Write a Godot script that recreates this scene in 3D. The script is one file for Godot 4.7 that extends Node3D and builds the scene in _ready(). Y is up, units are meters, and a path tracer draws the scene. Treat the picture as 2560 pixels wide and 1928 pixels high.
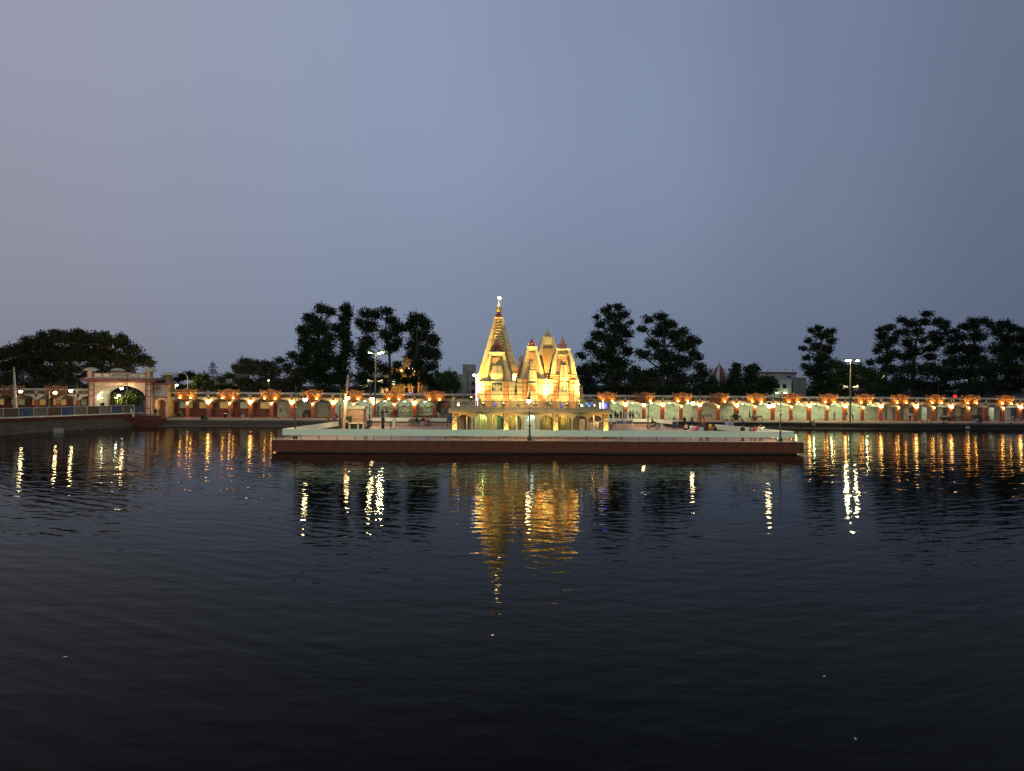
extends Node3D
# A lit temple on a platform in a pond at dusk. y is up, metres, the camera stands at the origin 7.1 m above the water and looks along -z.

const CAM_H := 7.1
const F := 1780.0        # focal length of the photograph in its own pixels
const ROLL := 0.0085     # the photograph leans this much
const TURN_ARCADE := 4.48
const TURN_TEMPLE := 2.9

var rng := RandomNumberGenerator.new()
var used := {}
var M := {}
var noise_fine: PackedByteArray
var noise_coarse: PackedByteArray
const NS := 128


func wx(px: float, d: float) -> float:
	return (px - 1280.0) / F * d

func wy(px: float, py: float, d: float) -> float:
	return CAM_H - ((py - 964.0) - ROLL * (px - 1280.0)) / F * d

func at(px: float, py: float, d: float) -> Vector3:
	return Vector3(wx(px, d), wy(px, py, d), -d)


# ---------------------------------------------------------------- shapes
class Shape:
	var v := PackedVector3Array()
	var n := PackedVector3Array()
	var c := PackedColorArray()
	var idx := PackedInt32Array()
	var col := Color.WHITE
	var coloured := false

	func tri(a: Vector3, b: Vector3, d: Vector3, nn: Vector3) -> void:
		var k := v.size()
		v.append(a); v.append(b); v.append(d)
		n.append(nn); n.append(nn); n.append(nn)
		if coloured:
			c.append(col); c.append(col); c.append(col)
		if (d - a).cross(b - a).dot(nn) >= 0.0:
			idx.append(k); idx.append(k + 1); idx.append(k + 2)
		else:
			idx.append(k); idx.append(k + 2); idx.append(k + 1)

	func quad(a: Vector3, b: Vector3, d: Vector3, e: Vector3, nn: Vector3) -> void:
		var k := v.size()
		v.append(a); v.append(b); v.append(d); v.append(e)
		n.append(nn); n.append(nn); n.append(nn); n.append(nn)
		if coloured:
			c.append(col); c.append(col); c.append(col); c.append(col)
		if (e - a).cross(b - a).dot(nn) >= 0.0:
			idx.append_array(PackedInt32Array([k, k + 1, k + 2, k, k + 2, k + 3]))
		else:
			idx.append_array(PackedInt32Array([k, k + 2, k + 1, k, k + 3, k + 2]))

	func box(p: Vector3, s: Vector3, b := Basis.IDENTITY) -> Shape:
		var h := s * 0.5
		for ax in 3:
			var u := (ax + 1) % 3
			var w := (ax + 2) % 3
			for sg in [-1.0, 1.0]:
				var q := []
				for k in [[-1, -1], [1, -1], [1, 1], [-1, 1]]:
					var l := Vector3.ZERO
					l[ax] = sg * h[ax]; l[u] = k[0] * h[u]; l[w] = k[1] * h[w]
					q.append(p + b * l)
				var nn := Vector3.ZERO
				nn[ax] = sg
				quad(q[0], q[1], q[2], q[3], (b * nn).normalized())
		return self

	func chamfer(p: Vector3, s: Vector3, e: float, b := Basis.IDENTITY) -> Shape:
		var rings := []
		for k in [[-0.5, e], [-0.5, 0.0], [0.5, 0.0], [0.5, e]]:
			var y: float = k[0] * s.y + (e if k[0] < 0 and k[1] == 0.0 else 0.0) - (e if k[0] > 0 and k[1] == 0.0 else 0.0)
			var r := PackedVector3Array()
			var hx: float = s.x * 0.5 - k[1]
			var hz: float = s.z * 0.5 - k[1]
			for q in [[-hx + e, -hz], [hx - e, -hz], [hx, -hz + e], [hx, hz - e], [hx - e, hz], [-hx + e, hz], [-hx, hz - e], [-hx, -hz + e]]:
				r.append(p + b * Vector3(q[0], y, q[1]))
			rings.append(r)
		return loft(rings)

	func loft(rings: Array, caps := true, smooth := false) -> Shape:
		var m: int = rings[0].size()
		if smooth:
			var k0 := v.size()
			var cen := Vector3.ZERO
			var vv := PackedVector3Array()
			for r in rings:
				for p in r:
					vv.append(p)
					cen += p
			cen /= vv.size()
			var nn := PackedVector3Array()
			nn.resize(vv.size())
			var vol := 0.0
			var fs := PackedInt32Array()
			for i in rings.size() - 1:
				for j in m:
					var a := i * m + j
					var b := i * m + (j + 1) % m
					var d := a + m
					var e := b + m
					for t in [[a, b, e], [a, e, d]]:
						var fn: Vector3 = (vv[t[1]] - vv[t[0]]).cross(vv[t[2]] - vv[t[0]])
						vol += fn.dot(vv[t[0]] - cen)
						for q in t:
							nn[q] += fn
						fs.append(t[0]); fs.append(t[1]); fs.append(t[2])
			var sg := 1.0 if vol >= 0.0 else -1.0
			for i in vv.size():
				v.append(vv[i])
				n.append((nn[i] * sg).normalized() if nn[i].length() > 1e-12 else Vector3.UP)
				if coloured:
					c.append(col)
			for i in range(0, fs.size(), 3):
				if sg > 0.0:
					idx.append(k0 + fs[i]); idx.append(k0 + fs[i + 2]); idx.append(k0 + fs[i + 1])
				else:
					idx.append(k0 + fs[i]); idx.append(k0 + fs[i + 1]); idx.append(k0 + fs[i + 2])
		else:
			for i in rings.size() - 1:
				var cen := Vector3.ZERO
				for j in m:
					cen += rings[i][j] + rings[i + 1][j]
				cen /= 2.0 * m
				for j in m:
					var a: Vector3 = rings[i][j]
					var b: Vector3 = rings[i][(j + 1) % m]
					var d: Vector3 = rings[i + 1][(j + 1) % m]
					var e: Vector3 = rings[i + 1][j]
					var nn := (d - a).cross(e - b)
					if nn.length() < 1e-10:
						continue
					nn = nn.normalized()
					if nn.dot((a + b + d + e) * 0.25 - cen) < 0.0:
						nn = -nn
					quad(a, b, d, e, nn)
		if caps:
			for k in [0, rings.size() - 1]:
				var r: PackedVector3Array = rings[k]
				var other: PackedVector3Array = rings[1 if k == 0 else rings.size() - 2]
				var cc := Vector3.ZERO
				var oc := Vector3.ZERO
				for j in m:
					cc += r[j]
					oc += other[j]
				cc /= m
				oc /= m
				var nn := (r[1] - r[0]).cross(r[int(m / 2.0)] - r[0])
				if nn.length() < 1e-10:
					continue
				nn = nn.normalized()
				if nn.dot(cc - oc) < 0.0:
					nn = -nn
				for j in range(1, m - 1):
					tri(r[0], r[j], r[j + 1], nn)
		return self

	func lathe(profile: Array, o := Vector3.ZERO, segs := 12, b := Basis.IDENTITY, smooth := true) -> Shape:
		var rings := []
		for p in profile:
			var r := PackedVector3Array()
			for j in segs:
				var a := TAU * j / segs
				r.append(o + b * Vector3(maxf(p[0], 0.0005) * cos(a), p[1], maxf(p[0], 0.0005) * sin(a)))
			rings.append(r)
		return loft(rings, true, smooth)

	func ball(o: Vector3, r: Vector3, segs := 10, rows := 6) -> Shape:
		var rings := []
		for i in rows + 1:
			var t := PI * i / rows - PI / 2
			var q := PackedVector3Array()
			for j in segs:
				var a := TAU * j / segs
				q.append(o + Vector3(cos(a) * maxf(cos(t), 0.002) * r.x, sin(t) * r.y, sin(a) * maxf(cos(t), 0.002) * r.z))
			rings.append(q)
		return loft(rings, false, true)

	func tube(pts: Array, radii: Array, segs := 8, smooth := true) -> Shape:
		var rings := []
		var prev := Vector3.ZERO
		for i in pts.size():
			var t: Vector3 = (pts[mini(i + 1, pts.size() - 1)] - pts[maxi(i - 1, 0)]).normalized()
			var side := prev - t * prev.dot(t)
			if side.length() < 1e-4:
				side = t.cross(Vector3.UP if absf(t.y) < 0.9 else Vector3.RIGHT)
			side = side.normalized()
			prev = side
			var up := side.cross(t)
			var r := PackedVector3Array()
			var rad: float = radii[mini(i, radii.size() - 1)]
			for j in segs:
				var a := TAU * j / segs
				r.append(pts[i] + (side * cos(a) + up * sin(a)) * rad)
			rings.append(r)
		return loft(rings, true, smooth)

	func prism(poly: PackedVector2Array, xf: Transform3D, z0: float, z1: float) -> Shape:
		var ix := Geometry2D.triangulate_polygon(poly)
		var fz := (xf.basis.x.cross(xf.basis.y)).normalized()
		for s in [[z1, 1.0], [z0, -1.0]]:
			for i in range(0, ix.size(), 3):
				var q := []
				for k in 3:
					var p := poly[ix[i + k]]
					q.append(xf * Vector3(p.x, p.y, s[0]))
				tri(q[0], q[1], q[2], fz * s[1])
		var area := 0.0
		for i in poly.size():
			var a := poly[i]
			var b := poly[(i + 1) % poly.size()]
			area += a.x * b.y - b.x * a.y
		var sg := 1.0 if area > 0.0 else -1.0
		for i in poly.size():
			var a := poly[i]
			var b := poly[(i + 1) % poly.size()]
			var q0 := xf * Vector3(a.x, a.y, z0)
			var q1 := xf * Vector3(b.x, b.y, z0)
			var q2 := xf * Vector3(b.x, b.y, z1)
			var q3 := xf * Vector3(a.x, a.y, z1)
			var nn := (q1 - q0).cross(q3 - q0).normalized() * sg
			quad(q0, q1, q2, q3, nn)
		return self

	func into(mesh: ArrayMesh, mat: Material) -> ArrayMesh:
		var a := []
		a.resize(Mesh.ARRAY_MAX)
		a[Mesh.ARRAY_VERTEX] = v
		a[Mesh.ARRAY_NORMAL] = n
		if coloured:
			a[Mesh.ARRAY_COLOR] = c
		a[Mesh.ARRAY_INDEX] = idx
		mesh.add_surface_from_arrays(Mesh.PRIMITIVE_TRIANGLES, a)
		mesh.surface_set_material(mesh.get_surface_count() - 1, mat)
		return mesh

	func done(mat: Material) -> ArrayMesh:
		return into(ArrayMesh.new(), mat)


# ---------------------------------------------------------------- things, parts
func numbered(called: String) -> String:
	var k: int = used.get(called, 0)
	used[called] = k + 1
	return called if k == 0 else "%s_%03d" % [called, k]

func tag(o: Node3D, label: String, category := "", group := "", kind := "") -> void:
	if label:
		o.set_meta("label", label)
	if category:
		o.set_meta("category", category)
	if group:
		o.set_meta("group", group)
	if kind:
		o.set_meta("kind", kind)

func thing(called: String, label: String, category: String, p := Vector3.ZERO, turn := 0.0, group := "") -> Node3D:
	var o := Node3D.new()
	o.name = numbered(called)
	add_child(o)
	o.position = p
	o.rotation_degrees.y = turn
	tag(o, label, category, group)
	return o

func part(parent: Node3D, called: String, mesh: Mesh, p := Vector3.ZERO, turn := 0.0, label := "") -> MeshInstance3D:
	var o := MeshInstance3D.new()
	o.mesh = mesh
	o.name = called
	parent.add_child(o, true)
	o.position = p
	o.rotation_degrees.y = turn
	if label:
		o.set_meta("label", label)
	return o

func lone(called: String, mesh: Mesh, label: String, category: String, p := Vector3.ZERO, turn := 0.0, group := "", kind := "") -> MeshInstance3D:
	var o := MeshInstance3D.new()
	o.mesh = mesh
	o.name = numbered(called)
	add_child(o)
	o.position = p
	o.rotation_degrees.y = turn
	tag(o, label, category, group, kind)
	return o

func omni(parent: Node3D, p: Vector3, color: Color, energy: float, size := 0.1) -> void:
	var l := OmniLight3D.new()
	l.name = "lamp_light"
	parent.add_child(l, true)
	l.position = p
	l.light_color = color
	l.light_energy = energy
	l.light_size = size
	l.omni_range = 400.0
	l.omni_attenuation = 2.0
	l.shadow_enabled = true

func spot(parent: Node3D, p: Vector3, towards: Vector3, color: Color, energy: float, angle: float, size := 0.1) -> void:
	var l := SpotLight3D.new()
	l.name = "flood_light"
	parent.add_child(l, true)
	l.position = p
	var dir := (towards - p).normalized()
	l.basis = Basis.looking_at(dir, Vector3.UP if absf(dir.y) < 0.95 else Vector3.RIGHT)
	l.light_color = color
	l.light_energy = energy
	l.light_size = size
	l.spot_angle = angle
	l.spot_angle_attenuation = 0.6
	l.spot_range = 400.0
	l.spot_attenuation = 2.0
	l.shadow_enabled = true


# ---------------------------------------------------------------- materials
func noise_bytes(freq: float, s: int) -> PackedByteArray:
	var nz := FastNoiseLite.new()
	nz.seed = s
	nz.noise_type = FastNoiseLite.TYPE_SIMPLEX_SMOOTH
	nz.frequency = freq
	nz.fractal_octaves = 4
	var im := nz.get_seamless_image(NS, NS)
	im.convert(Image.FORMAT_L8)
	return im.get_data()

# base colour is linear; tile is the size of the pattern in metres
func mat(called: String, base: Color, rough := 0.85, amp := 0.25, tile := 3.0, spec := 0.5, metal := 0.0) -> StandardMaterial3D:
	var m := StandardMaterial3D.new()
	m.resource_name = called
	m.roughness = rough
	m.metallic = metal
	m.metallic_specular = spec
	if amp <= 0.0:
		m.albedo_color = base.linear_to_srgb()
	else:
		var bytes := PackedByteArray()
		bytes.resize(NS * NS * 3)
		var tab := []
		for ch in 3:
			var t := PackedByteArray()
			t.resize(256)
			var b: float = [base.r, base.g, base.b][ch]
			for i in 256:
				var f := b * (1.0 + amp * (i / 127.5 - 1.0) * 1.6)
				t[i] = int(clampf(Color(f, f, f).linear_to_srgb().r, 0.0, 1.0) * 255.0)
			tab.append(t)
		var t0: PackedByteArray = tab[0]
		var t1: PackedByteArray = tab[1]
		var t2: PackedByteArray = tab[2]
		for i in NS * NS:
			var k := (noise_fine[i] + noise_coarse[i]) >> 1
			bytes[i * 3] = t0[k]
			bytes[i * 3 + 1] = t1[k]
			bytes[i * 3 + 2] = t2[k]
		m.albedo_texture = ImageTexture.create_from_image(Image.create_from_data(NS, NS, false, Image.FORMAT_RGB8, bytes))
		m.uv1_triplanar = true
		m.uv1_world_triplanar = true
		m.uv1_scale = Vector3.ONE / tile
	M[called] = m
	return m

func glow(called: String, color: Color, energy: float) -> StandardMaterial3D:
	var m := StandardMaterial3D.new()
	m.resource_name = called
	m.albedo_color = Color(0.8, 0.8, 0.8)
	m.emission_enabled = true
	m.emission = color
	m.emission_energy_multiplier = energy
	M[called] = m
	return m

func leaf_mat(called: String, base: Color) -> StandardMaterial3D:
	var m := StandardMaterial3D.new()
	m.resource_name = called
	m.roughness = 0.7
	m.albedo_color = base.linear_to_srgb()
	m.vertex_color_use_as_albedo = true
	m.metallic_specular = 0.3
	m.backlight_enabled = true
	m.backlight = Color(0.25, 0.3, 0.15)
	m.cull_mode = BaseMaterial3D.CULL_DISABLED
	M[called] = m
	return m

func make_materials() -> void:
	noise_fine = noise_bytes(0.06, 3)
	noise_coarse = noise_bytes(0.015, 8)
	mat("white_paint", Color(0.74, 0.70, 0.62), 0.8, 0.14, 4.0)
	mat("stained_wall", Color(0.60, 0.58, 0.52), 0.85, 0.3, 5.0)
	mat("dirty_white", Color(0.52, 0.48, 0.42), 0.85, 0.32, 3.0)
	mat("rail_white", Color(0.70, 0.72, 0.64), 0.6, 0.06, 6.0)
	mat("red_wall", Color(0.125, 0.026, 0.014), 0.8, 0.28, 5.0)
	M.red_wall.uv1_scale = Vector3(1.0 / 1.5, 1.0 / 9.0, 1.0 / 1.5)
	mat("brick_red", Color(0.42, 0.12, 0.06), 0.8, 0.22, 1.6)
	mat("rose_red", Color(0.27, 0.09, 0.08), 0.8, 0.15, 2.5)
	mat("terracotta", Color(0.30, 0.125, 0.055), 0.75, 0.35, 0.9)
	mat("stone_pale", Color(0.58, 0.47, 0.28), 0.8, 0.22, 0.8)
	mat("stone_pale_b", Color(0.50, 0.40, 0.23), 0.8, 0.26, 0.9)
	mat("stone_red", Color(0.55, 0.24, 0.10), 0.8, 0.22, 0.8)
	mat("stone_tan", Color(0.46, 0.27, 0.125), 0.8, 0.25, 0.7)
	mat("stone_brown", Color(0.33, 0.25, 0.16), 0.8, 0.2, 1.2)
	mat("concrete", Color(0.34, 0.31, 0.27), 0.9, 0.25, 2.0)
	mat("ghat_stone", Color(0.085, 0.06, 0.047), 0.85, 0.35, 2.2)
	mat("deck_tile", Color(0.42, 0.29, 0.24), 0.7, 0.18, 3.0)
	mat("soil", Color(0.035, 0.03, 0.022), 0.95, 0.4, 6.0)
	mat("gravel", Color(0.14, 0.098, 0.062), 0.95, 0.5, 0.8)
	mat("road", Color(0.10, 0.09, 0.08), 0.9, 0.3, 4.0)
	mat("iron", Color(0.035, 0.035, 0.035), 0.5, 0.0)
	mat("rust_iron", Color(0.10, 0.05, 0.035), 0.7, 0.0)
	mat("steel", Color(0.42, 0.42, 0.42), 0.45, 0.0, 1.0, 0.5, 0.6)
	mat("mast_grey", Color(0.13, 0.13, 0.125), 0.6, 0.0)
	mat("green_box", Color(0.015, 0.03, 0.022), 0.6, 0.0)
	mat("navy", Color(0.02, 0.03, 0.07), 0.5, 0.0)
	mat("blue_sheet", Color(0.04, 0.08, 0.20), 0.6, 0.0)
	mat("banner_blue", Color(0.10, 0.12, 0.32), 0.7, 0.1, 0.5)
	mat("green_paint", Color(0.03, 0.12, 0.06), 0.6, 0.0)
	mat("peach", Color(0.55, 0.33, 0.20), 0.85, 0.12, 2.0)
	mat("cream", Color(0.62, 0.55, 0.42), 0.85, 0.12, 2.0)
	mat("gold", Color(0.75, 0.52, 0.12), 0.35, 0.0, 1.0, 0.5, 0.7)
	mat("lotus_red", Color(0.30, 0.04, 0.05), 0.6, 0.0)
	mat("lotus_pink", Color(0.62, 0.24, 0.20), 0.6, 0.0)
	mat("teal_dark", Color(0.03, 0.07, 0.07), 0.6, 0.0)
	mat("curtain_a", Color(0.50, 0.45, 0.20), 0.9, 0.3, 0.35)
	mat("curtain_b", Color(0.30, 0.24, 0.10), 0.9, 0.35, 0.3)
	mat("curtain_c", Color(0.42, 0.46, 0.36), 0.9, 0.15, 0.4)
	mat("white_door", Color(0.62, 0.68, 0.70), 0.6, 0.0)
	mat("flag_orange", Color(0.70, 0.20, 0.03), 0.8, 0.0)
	mat("wood", Color(0.16, 0.08, 0.04), 0.7, 0.3, 0.6)
	mat("yellow_wall", Color(0.62, 0.46, 0.18), 0.85, 0.1, 3.0)
	mat("pale_wall", Color(0.42, 0.41, 0.39), 0.9, 0.22, 5.0)
	mat("hazed_wall", Color(0.54, 0.55, 0.58), 0.9, 0.1, 5.0)  # white walls: their fading into distant haze is put into this tint
	mat("tan_wall", Color(0.33, 0.27, 0.17), 0.9, 0.2, 5.0)
	mat("dome_red", Color(0.22, 0.09, 0.075), 0.7, 0.1, 3.0)
	mat("window_dark", Color(0.02, 0.022, 0.025), 0.2, 0.0)
	mat("bark", Color(0.075, 0.055, 0.04), 0.95, 0.4, 0.8)
	mat("ball_white", Color(0.7, 0.7, 0.68), 0.5, 0.0)
	mat("bead_yellow", Color(0.6, 0.5, 0.05), 0.5, 0.0)
	leaf_mat("leaf_dark", Color(0.030, 0.046, 0.022))
	leaf_mat("leaf_green", Color(0.055, 0.085, 0.030))
	leaf_mat("leaf_brown", Color(0.075, 0.075, 0.038))
	glow("glow_globe", Color(1.0, 0.88, 0.62), 70.0)
	glow("glow_lantern", Color(1.0, 0.76, 0.40), 30.0)
	glow("glow_flood", Color(1.0, 0.74, 0.32), 55.0)
	glow("glow_tube", Color(0.86, 1.0, 0.78), 9.0)
	glow("glow_mast", Color(1.0, 0.90, 0.56), 130.0)
	glow("glow_white", Color(1.0, 0.96, 0.92), 9.0)
	glow("glow_stone", Color(1.0, 0.84, 0.46), 24.0)
	glow("glow_blue", Color(0.08, 0.16, 1.0), 3.0)
	glow("glow_cyan", Color(0.15, 0.75, 1.0), 2.5)
	glow("glow_pink", Color(1.0, 0.50, 0.72), 3.0)
	glow("glow_red", Color(1.0, 0.04, 0.03), 1.6)
	glow("glow_sign", Color(1.0, 0.82, 0.72), 4.0)
	glow("glow_panel", Color(0.85, 1.0, 0.75), 3.0)
	glow("glow_window_jali", Color(1.0, 0.80, 0.38), 0.75)  # lit house windows, and the sheet glow added behind the jali lattice
	glow("glow_jali_pale", Color(0.80, 0.86, 0.70), 0.45)  # sheet glow added behind the jali lattice


# ---------------------------------------------------------------- camera, air, water, land
func make_camera_and_sky() -> void:
	var cam := Camera3D.new()
	cam.name = "camera"
	add_child(cam)
	cam.position = Vector3(0, CAM_H, 0)
	cam.rotation = Vector3(0, 0, ROLL)
	cam.fov = 2.0 * rad_to_deg(atan(964.0 / F))
	cam.near = 0.1
	cam.far = 4000.0
	cam.current = true
	# the dusk sky: lilac towards the afterglow on one side, blue grey away from it, hazier and darker low down
	var w := 256
	var h := 128
	var im := Image.create_empty(w, h, false, Image.FORMAT_RGBF)
	var ring := [[-180.0, Color(113, 119, 139)], [-110.0, Color(140, 141, 159)], [-50.0, Color(152, 154, 176)], [-36.0, Color(151, 154, 172)], [-8.0, Color(142, 154, 180)], [10.0, Color(130, 144, 170)], [23.0, Color(117, 130, 155)], [36.0, Color(104, 115, 140)], [70.0, Color(98, 109, 134)], [180.0, Color(113, 119, 139)]]
	var veil := FastNoiseLite.new()
	veil.seed = 6
	veil.frequency = 1.3
	for y in h:
		var el := 90.0 - 180.0 * (y + 0.5) / h
		for x in w:
			var az := 360.0 * (x + 0.5) / w
			if az > 180.0:
				az -= 360.0
			var c := Color.BLACK
			for k in ring.size() - 1:
				if az >= ring[k][0] and az <= ring[k + 1][0]:
					var t: float = (az - ring[k][0]) / (ring[k + 1][0] - ring[k][0])
					t = t * t * (3.0 - 2.0 * t)
					c = ring[k][1].lerp(ring[k + 1][1], t)
			c = Color(c.r / 255.0, c.g / 255.0, c.b / 255.0).srgb_to_linear()
			var up := clampf(el / 25.0, 0.0, 1.0)
			up = 1.0 - (1.0 - up) * (1.0 - up)
			var low := Color(0.66, 0.66, 0.65).lerp(Color(1.0, 1.0, 1.0), up)
			var hi := clampf((el - 30.0) / 60.0, 0.0, 1.0)
			var f := Color(low.r * (1.0 - 0.15 * hi), low.g * (1.0 - 0.12 * hi), low.b * (1.0 - 0.05 * hi))
			var th := 1.0 + 0.05 * veil.get_noise_3d(cos(deg_to_rad(az)) * cos(deg_to_rad(el)), sin(deg_to_rad(el)) * 2.5, sin(deg_to_rad(az)) * cos(deg_to_rad(el)))
			im.set_pixel(x, y, Color(c.r * f.r * th, c.g * f.g * th, c.b * f.b * th))
	var sm := PanoramaSkyMaterial.new()
	sm.panorama = ImageTexture.create_from_image(im)
	var sky := Sky.new()
	sky.sky_material = sm
	var e := Environment.new()
	e.background_mode = Environment.BG_SKY
	e.sky = sky
	e.tonemap_mode = Environment.TONE_MAPPER_LINEAR
	e.tonemap_exposure = 1.0
	e.sdfgi_enabled = true
	e.ssao_enabled = true
	e.ssil_enabled = true
	var we := WorldEnvironment.new()
	we.name = "world_environment"
	we.environment = e
	add_child(we)


func make_water() -> void:
	var m := StandardMaterial3D.new()
	m.resource_name = "pond_water"
	m.albedo_color = Color(0.005, 0.0046, 0.0038).linear_to_srgb()
	m.roughness = 0.025
	m.metallic_specular = 0.10
	# small ripples: a periodic tile of waves whose crests run mostly across the view
	var n := 512
	var tile := 14.0
	var waves := []
	rng.seed = 21
	while waves.size() < 40:
		var ky := rng.randi_range(7, 46)
		var kx := rng.randi_range(-int(ky * 0.55) - 1, int(ky * 0.55) + 1)
		var lam := tile / sqrt(float(kx * kx + ky * ky))
		waves.append([kx, ky, rng.randf() * TAU, 0.0052 * pow(clampf(lam / 0.9, 0.4, 1.6), 0.6)])
	var tab := PackedFloat32Array()
	tab.resize(n)
	for i in n:
		tab[i] = cos(TAU * i / n)
	var gx := PackedFloat32Array()
	var gy := PackedFloat32Array()
	gx.resize(n * n)
	gy.resize(n * n)
	for wv in waves:
		var kx: int = wv[0]
		var ky: int = wv[1]
		var ln := sqrt(float(kx * kx + ky * ky))
		var ax: float = wv[3] * kx / ln
		var ay: float = wv[3] * ky / ln
		var ph := int(wv[2] / TAU * n)
		for y in n:
			var k := (ky * y + ph) % n
			var o := y * n
			for x in n:
				var cv := tab[(kx * x + k + 64 * n) % n]
				gx[o + x] += ax * cv
				gy[o + x] += ay * cv
	var bytes := PackedByteArray()
	bytes.resize(n * n * 3)
	for i in n * n:
		bytes[i * 3] = int(clampf(127.5 - gx[i] * 127.5 * 4.0, 0, 255))
		bytes[i * 3 + 1] = int(clampf(127.5 - gy[i] * 127.5 * 4.0, 0, 255))
		bytes[i * 3 + 2] = 255
	m.normal_enabled = true
	m.normal_texture = ImageTexture.create_from_image(Image.create_from_data(n, n, false, Image.FORMAT_RGB8, bytes))
	m.normal_scale = 0.25
	m.uv1_triplanar = true
	m.uv1_world_triplanar = true
	m.uv1_scale = Vector3.ONE / tile
	# the longer waves are in the surface itself
	var x0 := -125.0
	var z0 := -4.0
	var st := 0.5
	var nx := 504
	var nz := 242
	var swell := []
	rng.seed = 5
	for k in 14:
		var lam := rng.randf_range(1.8, 7.0)
		var dir := rng.randf_range(-0.6, 0.6)
		swell.append([TAU / lam * sin(dir), TAU / lam * cos(dir), rng.randf() * TAU, 0.0019 * lam / TAU])
	var vs := PackedVector3Array()
	var ns := PackedVector3Array()
	vs.resize((nx + 1) * (nz + 1))
	ns.resize((nx + 1) * (nz + 1))
	var calm := FastNoiseLite.new()
	calm.seed = 4
	calm.frequency = 0.03
	for j in nz + 1:
		for i in nx + 1:
			var x := x0 + st * i
			var z := z0 - st * j
			var y := 0.0
			var sx := 0.0
			var sz := 0.0
			var g := 0.75 + 0.9 * calm.get_noise_2d(x * 0.6, z)
			for s in swell:
				var a: float = s[0] * x + s[1] * z + s[2]
				y += s[3] * sin(a)
				var cc: float = s[3] * cos(a)
				sx += s[0] * cc
				sz += s[1] * cc
			vs[j * (nx + 1) + i] = Vector3(x, y * g, z)
			ns[j * (nx + 1) + i] = Vector3(-sx * g, 1.0, -sz * g).normalized()
	var ix := PackedInt32Array()
	ix.resize(nx * nz * 6)
	var q := 0
	for j in nz:
		for i in nx:
			var a := j * (nx + 1) + i
			var b := a + 1
			var d := a + nx + 1
			var e := d + 1
			ix[q] = a; ix[q + 1] = d; ix[q + 2] = b; ix[q + 3] = b; ix[q + 4] = d; ix[q + 5] = e
			q += 6
	var arr := []
	arr.resize(Mesh.ARRAY_MAX)
	arr[Mesh.ARRAY_VERTEX] = vs
	arr[Mesh.ARRAY_NORMAL] = ns
	arr[Mesh.ARRAY_INDEX] = ix
	var me := ArrayMesh.new()
	me.add_surface_from_arrays(Mesh.PRIMITIVE_TRIANGLES, arr)
	me.surface_set_material(0, m)
	lone("pond_water", me, "dark rippled pond water mirroring the lit temple and lamps", "", Vector3.ZERO, 0, "", "structure")


func poly_slab(pts: Array, y0: float, y1: float, m: Material) -> ArrayMesh:
	# a level slab over a convex or simple outline given as x, z
	var p := PackedVector2Array()
	for q in pts:
		p.append(Vector2(q[0], -q[1]))
	return Shape.new().prism(p, Transform3D(Basis(Vector3(1, 0, 0), Vector3(0, 0, -1), Vector3(0, 1, 0)), Vector3.ZERO), y0, y1).done(m)


func make_land() -> void:
	# ground behind the arcade out to the horizon, the banks on both sides and under the viewer
	lone("ground", poly_slab([[-1800, -2200], [1800, -2200], [1800, -126], [140, -126], [-61, -124.5], [-1800, -124.5]], -1.0, 0.9, M.soil), "dark ground stretching away behind the arcade", "", Vector3.ZERO, 0, "", "structure")
	lone("near_bank", poly_slab([[-160, 60], [160, 60], [160, -2.0], [-160, -2.0]], -1.5, 5.4, M.concrete), "stone bank the viewer stands on", "", Vector3.ZERO, 0, "", "structure")
	lone("right_bank", poly_slab([[122, -2.3], [300, -2.3], [300, -125.7], [122, -125.7]], -1.5, 1.0, M.ghat_stone), "bank closing the pond on the right", "", Vector3.ZERO, 0, "", "structure")
	# left bank: a road behind a red wall with mural panels
	lone("left_bank", poly_slab([[-300, -124.2], [-62.9, -124.2], [-62.9, -118.2], [-71.0, -98], [-94, -40], [-110, -2.3], [-300, -2.3]], -1.5, 1.8, M.road), "road on the left bank behind the red wall", "", Vector3.ZERO, 0, "", "structure")
	# ghat: promenade and steps down to the water, along the arcade
	var g := thing("ghat", "dark stone bathing steps and promenade along the far shore", "steps", Vector3(0, 0, -130), TURN_ARCADE)
	g.set_meta("kind", "structure")
	g.remove_meta("category")
	part(g, "promenade", Shape.new().box(Vector3(28, 0.0, -2.2), Vector3(190, 2.0, 15.4)).done(M.deck_tile))
	var edge := Shape.new()
	edge.chamfer(Vector3(28, 0.93, 5.75), Vector3(190, 0.18, 0.5), 0.02)
	part(g, "coping", edge.done(M.dirty_white))
	for k in 6:
		var s := Shape.new()
		s.chamfer(Vector3(28, 0.84 - 0.165 * (k + 1) - 0.6, 6.45 + 0.85 * k), Vector3(190, 1.2, 0.93), 0.025)
		part(g, "step", s.done(M.ghat_stone))
	# shorter landing and a broken step seen in front of the left arcade
	part(g, "landing", Shape.new().chamfer(Vector3(-47, -0.2, 12.3), Vector3(20, 0.9, 1.6), 0.03).done(M.ghat_stone))


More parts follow.
